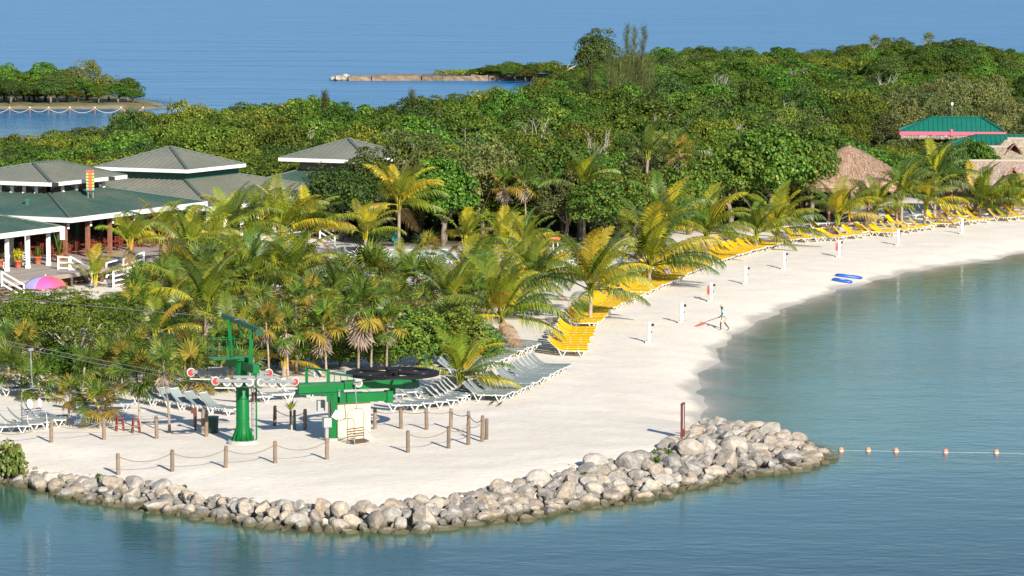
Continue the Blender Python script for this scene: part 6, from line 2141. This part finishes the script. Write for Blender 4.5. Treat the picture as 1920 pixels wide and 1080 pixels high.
fy = TW + CN * -2.0
a = TW + PF(-2.1, -.24); farp = a - CD * 30 + Vector((0, 0, 8.0))
best = min(catenary(farp, a, .35, 60), key=lambda p: abs(pxof(p.x, p.y) - 48))
lift_chair(best, 'lift chair with two white pads hanging at the left edge', math.atan2(CD.y, CD.x) + .3, 1.9, True, True)

# ------------------------------------------------------------------ people
def skin_body(name, J, E, rad, mat, parent, sub=2):
    m = bpy.data.meshes.new(name)
    keys = list(J)
    m.from_pydata([J[k] for k in keys], [(keys.index(a), keys.index(b)) for a, b in E], [])
    m.materials.append(M[mat])
    o = ob(name, m, parent)
    md = o.modifiers.new('skin', 'SKIN'); md.use_smooth_shade = True
    sv = m.skin_vertices[0].data if len(m.skin_vertices) else None
    if sv is not None:
        for i, k in enumerate(keys):
            r = rad[k]
            sv[i].radius = r if hasattr(r, '__len__') else (r, r)
            sv[i].use_root = (i == 0)
    o.modifiers.new('sub', 'SUBSURF').levels = sub
    o.modifiers['sub'].render_levels = sub
    return o

def person(loc, rz, label, pose, shirt, shorts, cap=None, name='person', hat=True):
    t = thing(name, label, 'person', loc, rz)
    J = {'pelvis': (0, 0, .93), 'waist': (0, 0, 1.08), 'chest': (.02, 0, 1.30), 'neck': (.03, 0, 1.46), 'head0': (.05, 0, 1.56), 'head1': (.05, 0, 1.70),
         'shL': (.02, .19, 1.42), 'shR': (.02, -.19, 1.42), 'elL': (.0, .25, 1.14), 'elR': (.0, -.25, 1.14), 'wrL': (.10, .25, .90), 'wrR': (.10, -.25, .90),
         'haL': (.12, .25, .82), 'haR': (.12, -.25, .82),
         'hiL': (0, .10, .88), 'hiR': (0, -.10, .88), 'knL': (.03, .11, .50), 'knR': (.03, -.11, .50), 'anL': (0, .11, .09), 'anR': (0, -.11, .09), 'toL': (.17, .12, .03), 'toR': (.17, -.12, .03)}
    J.update(pose)
    rad = {'pelvis': (.15, .11), 'waist': (.14, .10), 'chest': (.17, .115), 'neck': .055, 'head0': (.075, .085), 'head1': (.082, .095), 'shL': .06, 'shR': .06, 'elL': .042, 'elR': .042,
           'wrL': .028, 'wrR': .028, 'haL': (.02, .038), 'haR': (.02, .038), 'hiL': .085, 'hiR': .085, 'knL': .058, 'knR': .058, 'anL': .037, 'anR': .037, 'toL': (.04, .025), 'toR': (.04, .025)}
    E = [('pelvis', 'waist'), ('waist', 'chest'), ('chest', 'neck'), ('neck', 'head0'), ('head0', 'head1'), ('chest', 'shL'), ('chest', 'shR'), ('shL', 'elL'), ('shR', 'elR'), ('elL', 'wrL'), ('elR', 'wrR'),
         ('wrL', 'haL'), ('wrR', 'haR'), ('pelvis', 'hiL'), ('pelvis', 'hiR'), ('hiL', 'knL'), ('hiR', 'knR'), ('knL', 'anL'), ('knR', 'anR'), ('anL', 'toL'), ('anR', 'toR')]
    # fingers: five on each hand, bent towards the palm
    for s in 'LR':
        w, h = Vector(J['wr' + s]), Vector(J['ha' + s])
        d = (h - w).normalized(); sd = Vector((0, 0, 1)).cross(d)
        if sd.length < .2: sd = Vector((1, 0, 0))
        sd.normalize(); pn = d.cross(sd)
        for q, (o_, L) in enumerate(((-.030, .060), (-.010, .075), (.010, .078), (.030, .066))):
            J[f'f{q}{s}'] = tuple(h + sd * o_ + d * L * .55); J[f'g{q}{s}'] = tuple(h + sd * o_ * 1.05 + d * L * .85 + pn * L * .55)
            rad[f'f{q}{s}'] = .0095; rad[f'g{q}{s}'] = .008
            E += [('ha' + s, f'f{q}{s}'), (f'f{q}{s}', f'g{q}{s}')]
        J[f't{s}'] = tuple(w.lerp(h, .6) + sd * -.055 + d * .03); rad[f't{s}'] = .0105
        E.append(('wr' + s, f't{s}'))
    skin_body('body', J, E, rad, 'skin', t)
    hd = Vector(J['head1']).lerp(Vector(J['head0']), .4)
    fc = MB()
    fc.lathe([(.002, 0), (.014, .01), (.010, .045), (.004, .05)], 7, hd + Vector((.085, 0, -.02)))
    for s in (-1, 1): fc.box(hd + Vector((0, s * .088, 0)), (.045, .02, .06))
    fc.build('face', M['skin'], t, True)
    ey = MB()
    for s in (-1, 1): ey.box(hd + Vector((.088, s * .033, .025)), (.012, .022, .010))
    ey.build('eyes', M['white_resin'], t)
    # clothes
    Ks = ['pelvis', 'waist', 'chest', 'shL', 'shR', 'slL', 'slR', 'col']
    J2 = {k: J[k] for k in ('pelvis', 'waist', 'chest', 'shL', 'shR')}
    J2['pelvis'] = tuple(Vector(J['pelvis']) + Vector((0, 0, -.03)))
    for s in 'LR': J2['sl' + s] = tuple(Vector(J['sh' + s]).lerp(Vector(J['el' + s]), .62))
    J2['col'] = tuple(Vector(J['neck']) - Vector((0, 0, .035)))
    r2 = {'pelvis': (.185, .145), 'waist': (.175, .135), 'chest': (.195, .140), 'shL': .085, 'shR': .085, 'slL': .078, 'slR': .078, 'col': .085}
    skin_body('shirt', J2, [('pelvis', 'waist'), ('waist', 'chest'), ('chest', 'shL'), ('chest', 'shR'), ('shL', 'slL'), ('shR', 'slR'), ('chest', 'col')], r2, shirt, t)
    J3 = {'pelvis': J['pelvis'], 'hiL': J['hiL'], 'hiR': J['hiR']}
    for s in 'LR': J3['e' + s] = tuple(Vector(J['hi' + s]).lerp(Vector(J['kn' + s]), .92))
    skin_body('shorts', J3, [('pelvis', 'hiL'), ('pelvis', 'hiR'), ('hiL', 'eL'), ('hiR', 'eR')], {'pelvis': (.172, .13), 'hiL': .11, 'hiR': .11, 'eL': .095, 'eR': .095}, shorts, t)
    top = Vector(J['head1'])
    if cap:
        MB().lathe([(.108, -.02), (.112, .03), (.09, .085), (.05, .11), (.01, .118)], 14, top).build('cap', M[cap], t, True)
        MB().slab([top + Vector((.08, -.08, .0)), top + Vector((.20, -.06, -.015)), top + Vector((.20, .06, -.015)), top + Vector((.08, .08, .0))], (0, 0, .012)).build('cap_peak', M[cap], t)
    else:
        MB().lathe([(.098, -.03), (.105, .02), (.09, .075), (.05, .10), (.01, .108)], 14, top).build('hair', M['black_cloth'], t, True)
    return t
# raking attendant walking left along the water's edge
pw = on(1357, 620)
walk = {'chest': (.06, 0, 1.29), 'neck': (.10, 0, 1.45), 'head0': (.14, 0, 1.54), 'head1': (.15, 0, 1.68), 'shL': (.06, .19, 1.41), 'shR': (.06, -.19, 1.41),
        'elL': (.14, .26, 1.14), 'wrL': (.34, .20, .96), 'haL': (.41, .18, .92), 'elR': (.06, -.27, 1.13), 'wrR': (.22, -.20, .93), 'haR': (.29, -.17, .88),
        'hiL': (.0, .10, .88), 'hiR': (0, -.10, .88), 'knL': (.24, .11, .52), 'anL': (.22, .11, .10), 'toL': (.39, .12, .04), 'knR': (-.10, -.11, .50), 'anR': (-.38, -.11, .14), 'toR': (-.27, -.12, .03)}
hd_ = R(186)
person(pw, hd_, 'person in light blue shirt, khaki shorts and cap walking by the water', walk, 'shirt_blue', 'khaki', 'cap_grey')
fwd = Vector((math.cos(hd_), math.sin(hd_), 0)); sdv = Vector((-fwd.y, fwd.x, 0))
h0 = pw + fwd * .30 - sdv * .14 + Vector((0, 0, .92))
h1 = pw + fwd * .42 + sdv * .18 + Vector((0, 0, .90))
tip0 = on(1345, 604) 
hand = (h0 + h1) / 2
end = on(1304, 613); neckp = on(1328, 608); neckp.z += .24
sh = thing('paddle', 'long-handled orange paddle trailed on the sand by the walking person', 'paddle', hand)
dirn = (neckp - hand)
MB().tube([hand - dirn * .10 - hand, neckp - hand], .022, 7).build('handle', M['post_wood'], sh)
e_ = end + Vector((0, 0, .05)) - hand; n_ = neckp - hand
ax = (e_ - n_); sdw = Vector((0, 0, 1)).cross(ax).normalized(); 
pts_ = []
for f, w in ((0, .03), (.25, .10), (.6, .16), (.9, .13), (1.0, .05)):
    pts_.append((n_ + ax * f, w))
poly = [p + sdw * w + Vector((0, 0, .05 * w / .16)) for p, w in pts_] + [p - sdw * w for p, w in reversed(pts_)]
MB().slab(poly, (0, 0, -.03)).build('blade', M['orange_sign'], sh)
sit = {'pelvis': (0, 0, .52), 'waist': (.02, 0, .68), 'chest': (.06, 0, .90), 'neck': (.08, 0, 1.06), 'head0': (.12, 0, 1.15), 'head1': (.13, 0, 1.29), 'shL': (.06, .19, 1.02), 'shR': (.06, -.19, 1.02),
       'elL': (.14, .26, .76), 'elR': (.14, -.26, .76), 'wrL': (.38, .16, .80), 'wrR': (.38, -.16, .80), 'haL': (.45, .12, .83), 'haR': (.45, -.12, .83), 'hiL': (.02, .10, .50), 'hiR': (.02, -.10, .50),
       'knL': (.46, .13, .52), 'knR': (.46, -.13, .52), 'anL': (.50, .13, .10), 'anR': (.50, -.13, .10), 'toL': (.66, .13, .04), 'toR': (.66, -.13, .04)}
ps = on(288, 640)
person(ps, R(200), 'person in a turquoise shirt sitting under the left palms', sit, 'teal', 'black_cloth')
st_ = thing('stool', 'low seat under the person in the turquoise shirt', 'stool', ps)
MB().box((0, 0, .38), (.42, .42, .06)).build('seat', M['dark_wood'], st_)
for a in (-1, 1):
    for b in (-1, 1): MB().box((a * .16, b * .16, .17), (.05, .05, .36)).build('leg', M['dark_wood'], st_)
pr = on(186, 645)
person(pr, R(-60), 'person in a red shirt half hidden behind the left mangroves', {}, 'shirt_red', 'khaki')
pb = on(972, 492)
person(pb, R(150), 'person in light blue shirt and dark shorts under the golden palm', {'head0': (.14, 0, 1.5), 'neck': (.10, 0, 1.42), 'head1': (.17, 0, 1.62)}, 'shirt_blue', 'black_cloth')

# ------------------------------------------------------------------ small things on the sand
LIGHT = MB(); LIGHT.box((0, 0, .09), (.42, .42, .18)); LIGHT = LIGHT.mesh('foot', M['concrete'])
BODY = MB(); BODY.lathe([(.125, .18), (.125, 1.36), (.11, 1.40), (.05, 1.41)], 18); BODY = BODY.mesh('body', M['white_paint'], False)
LAMP = MB(); LAMP.box((.24, 0, 1.22), (.14, .12, .16)); LAMP.bar((.12, 0, 1.2), (.2, 0, 1.2), .04, .04); LAMP.box((.17, 0, .75), (.05, .06, .12)); LAMP = LAMP.mesh('spotlight', M['black_cloth'])
RING = None
pill = [(1217, 644, 1.0, False), (1278, 606, 1.0, False), (1333, 566, 1.0, True), (1398, 533, 1.0, False), (1470, 505, 1.0, False), (1573, 482, 1.0, True), (1684, 460, 1.0, False), (1804, 439, 1.0, False)]
for i, (px, py, s, ring_) in enumerate(pill):
    p = on(px, py)
    extra = ' with a red life ring' if ring_ else ' with a black spotlight'
    t = thing('beach_bollard', f'white bollard{extra}, {nth(i)} from the near end along the sand', 'bollard', p, R(-15), 'white beach bollards')
    ob('foot', LIGHT, t); ob('body', BODY, t); ob('spotlight', LAMP, t)
    if ring_:
        MB().tube([(-.20, .24 * math.cos(a), .85 + .30 * math.sin(a)) for a in [k * math.pi / 8 for k in range(17)]], .055, 6, False).build('life_ring', M['ring_red'], t, True)
# blue rafts at the water's edge
def raft(px0, py0, px1, py1, label):
    a, b = on(px0, py0), on(px1, py1)
    c = (a + b) / 2
    t = thing('beach_raft', label, 'raft', c)
    ax = (b - a) / 2; L = ax.length
    sd = Vector((-ax.y, ax.x, 0)).normalized()
    for k in (-1, 0, 1):
        pts = [c * 0 + ax * f + sd * (.24 * k * (1 - .5 * f * f)) + Vector((0, 0, .10 + .03 * abs(f) - .02 * (k == 0))) for f in (-1, -.8, -.4, 0, .4, .8, 1)]
        MB().tube(pts, [.05, .11, .13, .13, .13, .11, .05], 8).build('air_tube', M['blue_plastic'], t, True)
    MB().box(Vector((0, 0, .215)), (.5, .16, .02), Matrix((ax.normalized(), sd, Vector((0, 0, 1)))).transposed()).build('badge', M['white_paint'], t)
raft(1567, 518, 1617, 524, 'long blue inflatable raft lying at the waterline, farther one')
raft(1561, 526, 1598, 532, 'short blue inflatable raft lying at the waterline, nearer one')
# notice board by the spur
p = on(1280, 821)
t = thing('notice_board', 'tall narrow notice board on brown red posts at the rock spur', 'sign', p, R(78))
for s in (-1, 1): MB().box((s * .32, 0, .85), (.11, .11, 1.8)).build('post', M['sign_post'], t)
MB().box((0, .0, 1.10), (.52, .05, 1.3)).build('board', M['sign_grey'], t)
MB().box((0, 0, 1.78), (.8, .14, .05)).build('cap', M['sign_post'], t)
# red stools
for px, py, lb in ((225, 808, 'red bar stool, left one of two behind the rope'), (255, 812, 'red bar stool, right one of two behind the rope')):
    p = on(px, py)
    t = thing('bar_stool', lb, 'stool', p, .3)
    MB().box((0, 0, .70), (.34, .34, .06)).build('seat', M['red_wood'], t)
    for a in (-1, 1):
        for b in (-1, 1): MB().bar((a * .20, b * .20, 0), (a * .13, b * .13, .70), .05, .05).build('leg', M['red_wood'], t)
    mb = MB()
    for a in (-1, 1): mb.bar((a * .17, -.17, .3), (a * .17, .17, .3), .03, .04); mb.bar((-.17, a * .17, .38), (.17, a * .17, .38), .03, .04)
    mb.build('footrest', M['red_wood'], t)
# litter bin
p = on(399, 812)
t = thing('litter_bin', 'dark green slatted litter bin left of the lift tower', 'bin', p)
MB().lathe([(.24, .03), (.27, .80)], 18).build('liner', M['black_cloth'], t)
for k in range(22):
    a = 2 * math.pi * k / 22
    MB().bar((.26 * math.cos(a), .26 * math.sin(a), .02), (.30 * math.cos(a), .30 * math.sin(a), .84), .05, .02, (math.cos(a), math.sin(a), 0)).build('slat', M['dark_green'], t)
MB().lathe([(.31, .82), (.33, .83), (.33, .88), (.24, .89)], 20).build('rim', M['dark_green'], t)
# brown sign post
p = on(366, 807)
t = thing('sign_post', 'brown post with a small red board left of the lift tower', 'sign', p)
MB().box((0, 0, .6), (.09, .09, 1.25)).build('post', M['sign_post'], t)
MB().box((-.06, -.06, 1.02), (.30, .04, .24)).build('board', M['sign_post'], t)
# planter between tower and terminal
p = on(548, 806)
t = thing('post_planter', 'green and brown post planter with a small bright plant', 'planter', p)
MB().box((.12, 0, .5), (.14, .14, 1.1)).build('green_post', M['dark_green'], t); MB().box((-.08, .05, .5), (.12, .12, 1.0)).build('brown_post', M['sign_post'], t)
MB().box((-.02, -.05, .35), (.09, .09, .75)).build('grey_post', M['box_grey'], t)
for k in range(14):
    a = k * 2.4; d = Vector((math.cos(a), math.sin(a), 1.0 + .3 * (k % 3)))
    sd = Vector((-math.sin(a), math.cos(a), 0)) * .05
    b = Vector((-.08, .05, 1.0))
    MB().add([b - sd * .3, b + sd * .3, b + d * .25 + sd, b + d * .25 - sd, b + d * .42 - Vector((0, 0, .08))], [(0, 1, 2, 3), (3, 2, 4)]).build('leaf', M['frond_lime'], t)
# orange arrow sign
p = on(1040, 492)
t = thing('arrow_sign', 'orange arrow board on two white posts in the shade', 'sign', p)
for x in (-.12, .25): MB().tube([(x, 0, -.2), (x, 0, 1.9)], .05, 6).build('post', M['white_paint'], t)
MB().slab([Vector((-.55, -.08, 1.85)), Vector((-.40, -.08, 1.65)), Vector((.45, -.08, 1.65)), Vector((.45, -.08, 2.05)), Vector((-.40, -.08, 2.05))], (0, .05, 0)).build('board', M['orange_sign'], t)
# wicker basket chest and teal seat in the shade
p = on(712, 478)
t = thing('wicker_chest', 'brown slatted chest at the back of the lounger field', 'chest', p, .2)
MB().box((0, 0, .4), (.95, .55, .7)).build('body', M['dark_wood'], t)
for k in range(7): MB().box((0, -.29, .10 + .1 * k), (1.0, .04, .07)).build('slat', M['post_wood'], t)
for k in (-1, 1): MB().box((k * .5, -.30, .4), (.07, .06, .85)).build('stile', M['post_wood'], t)
p = on(742, 462)
t = thing('teal_chair', 'turquoise chair behind the tall yellow palm', 'chair', p, .4)
MB().box((0, 0, .45), (.5, .5, .06)).build('seat', M['teal'], t); MB().box((0, .25, .8), (.5, .05, .7)).build('backrest', M['teal'], t)
for a in (-1, 1):
    for b in (-1, 1): MB().box((a * .22, b * .22, .21), (.05, .05, .43)).build('leg', M['teal'], t)
p = on(1208, 470)
t = thing('hanging_towel', 'light blue towel hung on a post behind the big dark palm', 'towel', p)
MB().tube([(0, 0, -.2), (0, 0, 1.6)], .03, 6).build('post', M['post_wood'], t)
mb = MB(); 
vs = [(x, .04 * math.sin(x * 14), z) for z in (1.55, 1.2, .8) for x in (-.3, -.15, 0, .15, .3)]
mb.add(vs, [(i * 5 + j, i * 5 + j + 1, i * 5 + j + 6, i * 5 + j + 5) for i in range(2) for j in range(4)]).build('towel', M['shirt_blue'], t, True)
# two crows on the sand
for px, py, lb in ((922, 760, 'small dark bird on the sand, left one'), (937, 762, 'small dark bird on the sand, right one')):
    p = on(px, py)
    t = thing('bird', lb, 'bird', p, .5)
    skin_body('body', {'c': (0, 0, .15), 'b': (.06, 0, .17), 'n': (.10, 0, .22), 'h': (.13, 0, .25), 'k': (.18, 0, .245), 't1': (-.08, 0, .13), 't2': (-.18, 0, .10)},
              [('c', 'b'), ('b', 'n'), ('n', 'h'), ('h', 'k'), ('c', 't1'), ('t1', 't2')], {'c': .055, 'b': .05, 'n': .03, 'h': .032, 'k': .008, 't1': .04, 't2': .018}, 'black_cloth', t, 1)
    for s in (-1, 1): MB().tube([(0, s * .025, .12), (.01, s * .025, 0)], .006, 4).build('leg', M['black_cloth'], t)

# ------------------------------------------------------------------ buoy line, lagoon fence, stone jetty
buoys = [(1577, 846), (1628, 846), (1680, 847), (1773, 849), (1868, 850)]
tops = []
for i, (px, py) in enumerate(buoys):
    p = at(px, py, WATER)
    t = thing('buoy', f'small orange and white float, {nth(i)} from the rock spur', 'buoy', p, 0, 'floats of the swim line')
    MB().lathe([(.03, -.12), (.11, -.06), (.14, .02), (.14, .06)], 14).build('lower_half', M['white_resin'], t, True)
    MB().lathe([(.14, .06), (.13, .12), (.08, .19), (.03, .21)], 14).build('upper_half', M['buoy_orange'], t, True)
    tops.append(p + Vector((0, 0, .03)))
t = thing('float_line', 'thin line joining the orange floats', 'rope', tops[0])
a0 = at(1545, 843, WATER)
for a, b in zip([a0] + tops, tops + [at(1960, 851, WATER)]):
    MB().tube([a - tops[0] + Vector((0, 0, -.0)), (a + b) / 2 - tops[0] + Vector((0, 0, .0)), b - tops[0]], .005, 4).build('line', M['rope_white'], t)
ft = []
for i, px in enumerate((18, 56, 91, 131, 178, 227, 268)):
    p = at(px, 212 - .0 * i, WATER)
    t = thing('lagoon_post', f'wooden post in the lagoon, {nth(i)} from the left', 'post', p, 0, 'posts of the lagoon fence')
    MB().lathe([(.12, -1.2), (.12, .85), (.08, .9)], 8).build('shaft', M['brown_post'], t)
    MB().lathe([(.13, .8), (.13, .95), (.05, 1.0)], 8).build('cap', M['white_paint'], t)
    ft.append(p + Vector((0, 0, .75)))
rope([at(-30, 212, WATER) + Vector((0, 0, .75))] + ft, 'white rope sagging between the lagoon posts', .5, 'rope_white', .028)
for i, px in enumerate((270, 295, 320, 346)):
    p = at(px, 196, -.4)
    t = thing('shore_post', f'thin dark post on the far bank, {nth(i)} from the left', 'post', p, 0, 'posts of the far bank fence')
    MB().tube([(0, 0, -.8), (0, 0, 1.0)], .05, 6).build('shaft', M['dark_wood'], t)
    MB().lathe([(.06, .98), (.06, 1.03), (.02, 1.05)], 6).build('cap', M['dark_wood'], t)
# jetty of weathered blocks
t = thing('stone_jetty', 'low jetty of weathered brown blocks running out between lagoon and sea', 'jetty', (-30, 705, WATER))
g = random.Random(3)
jm = M['jetty'] = plain('jetty', (.19, .145, .10), .95, .35, .9, .5, objvar=.18)
jx = (622 - 960) / FPX * 702
X1 = (905 - 960) / FPX * 702
x = jx + 3.2
seg = [4.6, 9.8, 4.2, 5.6, 3.4]
k = 0
while x < X1 + 6:
    w = seg[k % len(seg)]
    dep = 6 + 12 * max(0, min(1, (x - jx - 8) / 14))
    bm = bmesh.new()
    bmesh.ops.create_cube(bm, size=1.0)
    bmesh.ops.subdivide_edges(bm, edges=bm.edges[:], cuts=7, use_grid_fill=True)
    hh = .85 + .2 * (k % 3 == 1)
    for v in bm.verts:
        v.co = Vector((v.co.x * (w - .12), v.co.y * dep, v.co.z * (hh + .8)))
        v.co += Vector((mnoise.noise(v.co * .9 + Vector((k, 0, 0))) * .18, mnoise.noise(v.co * 1.3) * .3, mnoise.noise(v.co * .7 + Vector((0, k, 0))) * .22))
    m = bpy.data.meshes.new('block'); bm.to_mesh(m); bm.free(); m.materials.append(jm)
    ob('block', m, t, (x + w / 2 + 30, dep / 2 - 3, (hh - .8) / 2))
    x += w; k += 1
for i in range(26):
    xx = jx + g.uniform(0, 3.6); 
    ob('rock', ROCKS[i % 16], t, (xx + 30, g.uniform(-2.5, 2), g.uniform(0, .5)), (g.uniform(0, 3), 0, g.uniform(0, 6)), g.uniform(.35, .8))
gg = np.random.default_rng(8)
n = 2600
V = np.column_stack([gg.uniform(jx + 20, X1 + 8, n), 702 + gg.uniform(2, 16, n), .15 + WATER + 1.2 + gg.uniform(-.05, .25, n)])
V = V[(V[:, 0] - jx - 20) / 14 > gg.uniform(0, 1, n) - .3]
v, f = leaf_quads(V, gg.normal(size=(len(V), 3)) + np.array([0, -.5, 1]), .32, .16, gg)
tag(ob('jetty_grass', np_mesh('jetty_grass', v, f, M['leaf_olive'])), 'yellow green ground cover on top of the jetty', 'grass', None, 'stuff')
for i, (px, d, w, h, key) in enumerate([(905, 706, 50, 1.9, 'green'), (935, 704, 55, 2.2, 'green'), (965, 700, 55, 2.4, 'green'), (985, 690, 45, 2.3, 'olive'), (1000, 700, 60, 3.0, 'green'), (1030, 690, 60, 3.6, 'olive'), (925, 715, 50, 2.2, 'olive'), (960, 715, 55, 2.8, 'green')]):
    x = (px - 960) / FPX * d
    tree_at(x, d, h, w / ppm(d), key, f'low wind-clipped bush, {nth(i)} from the jetty end of the point', 'bushes at the root of the jetty', 'clipped_bush', WATER + .5, None, None, 'bush')
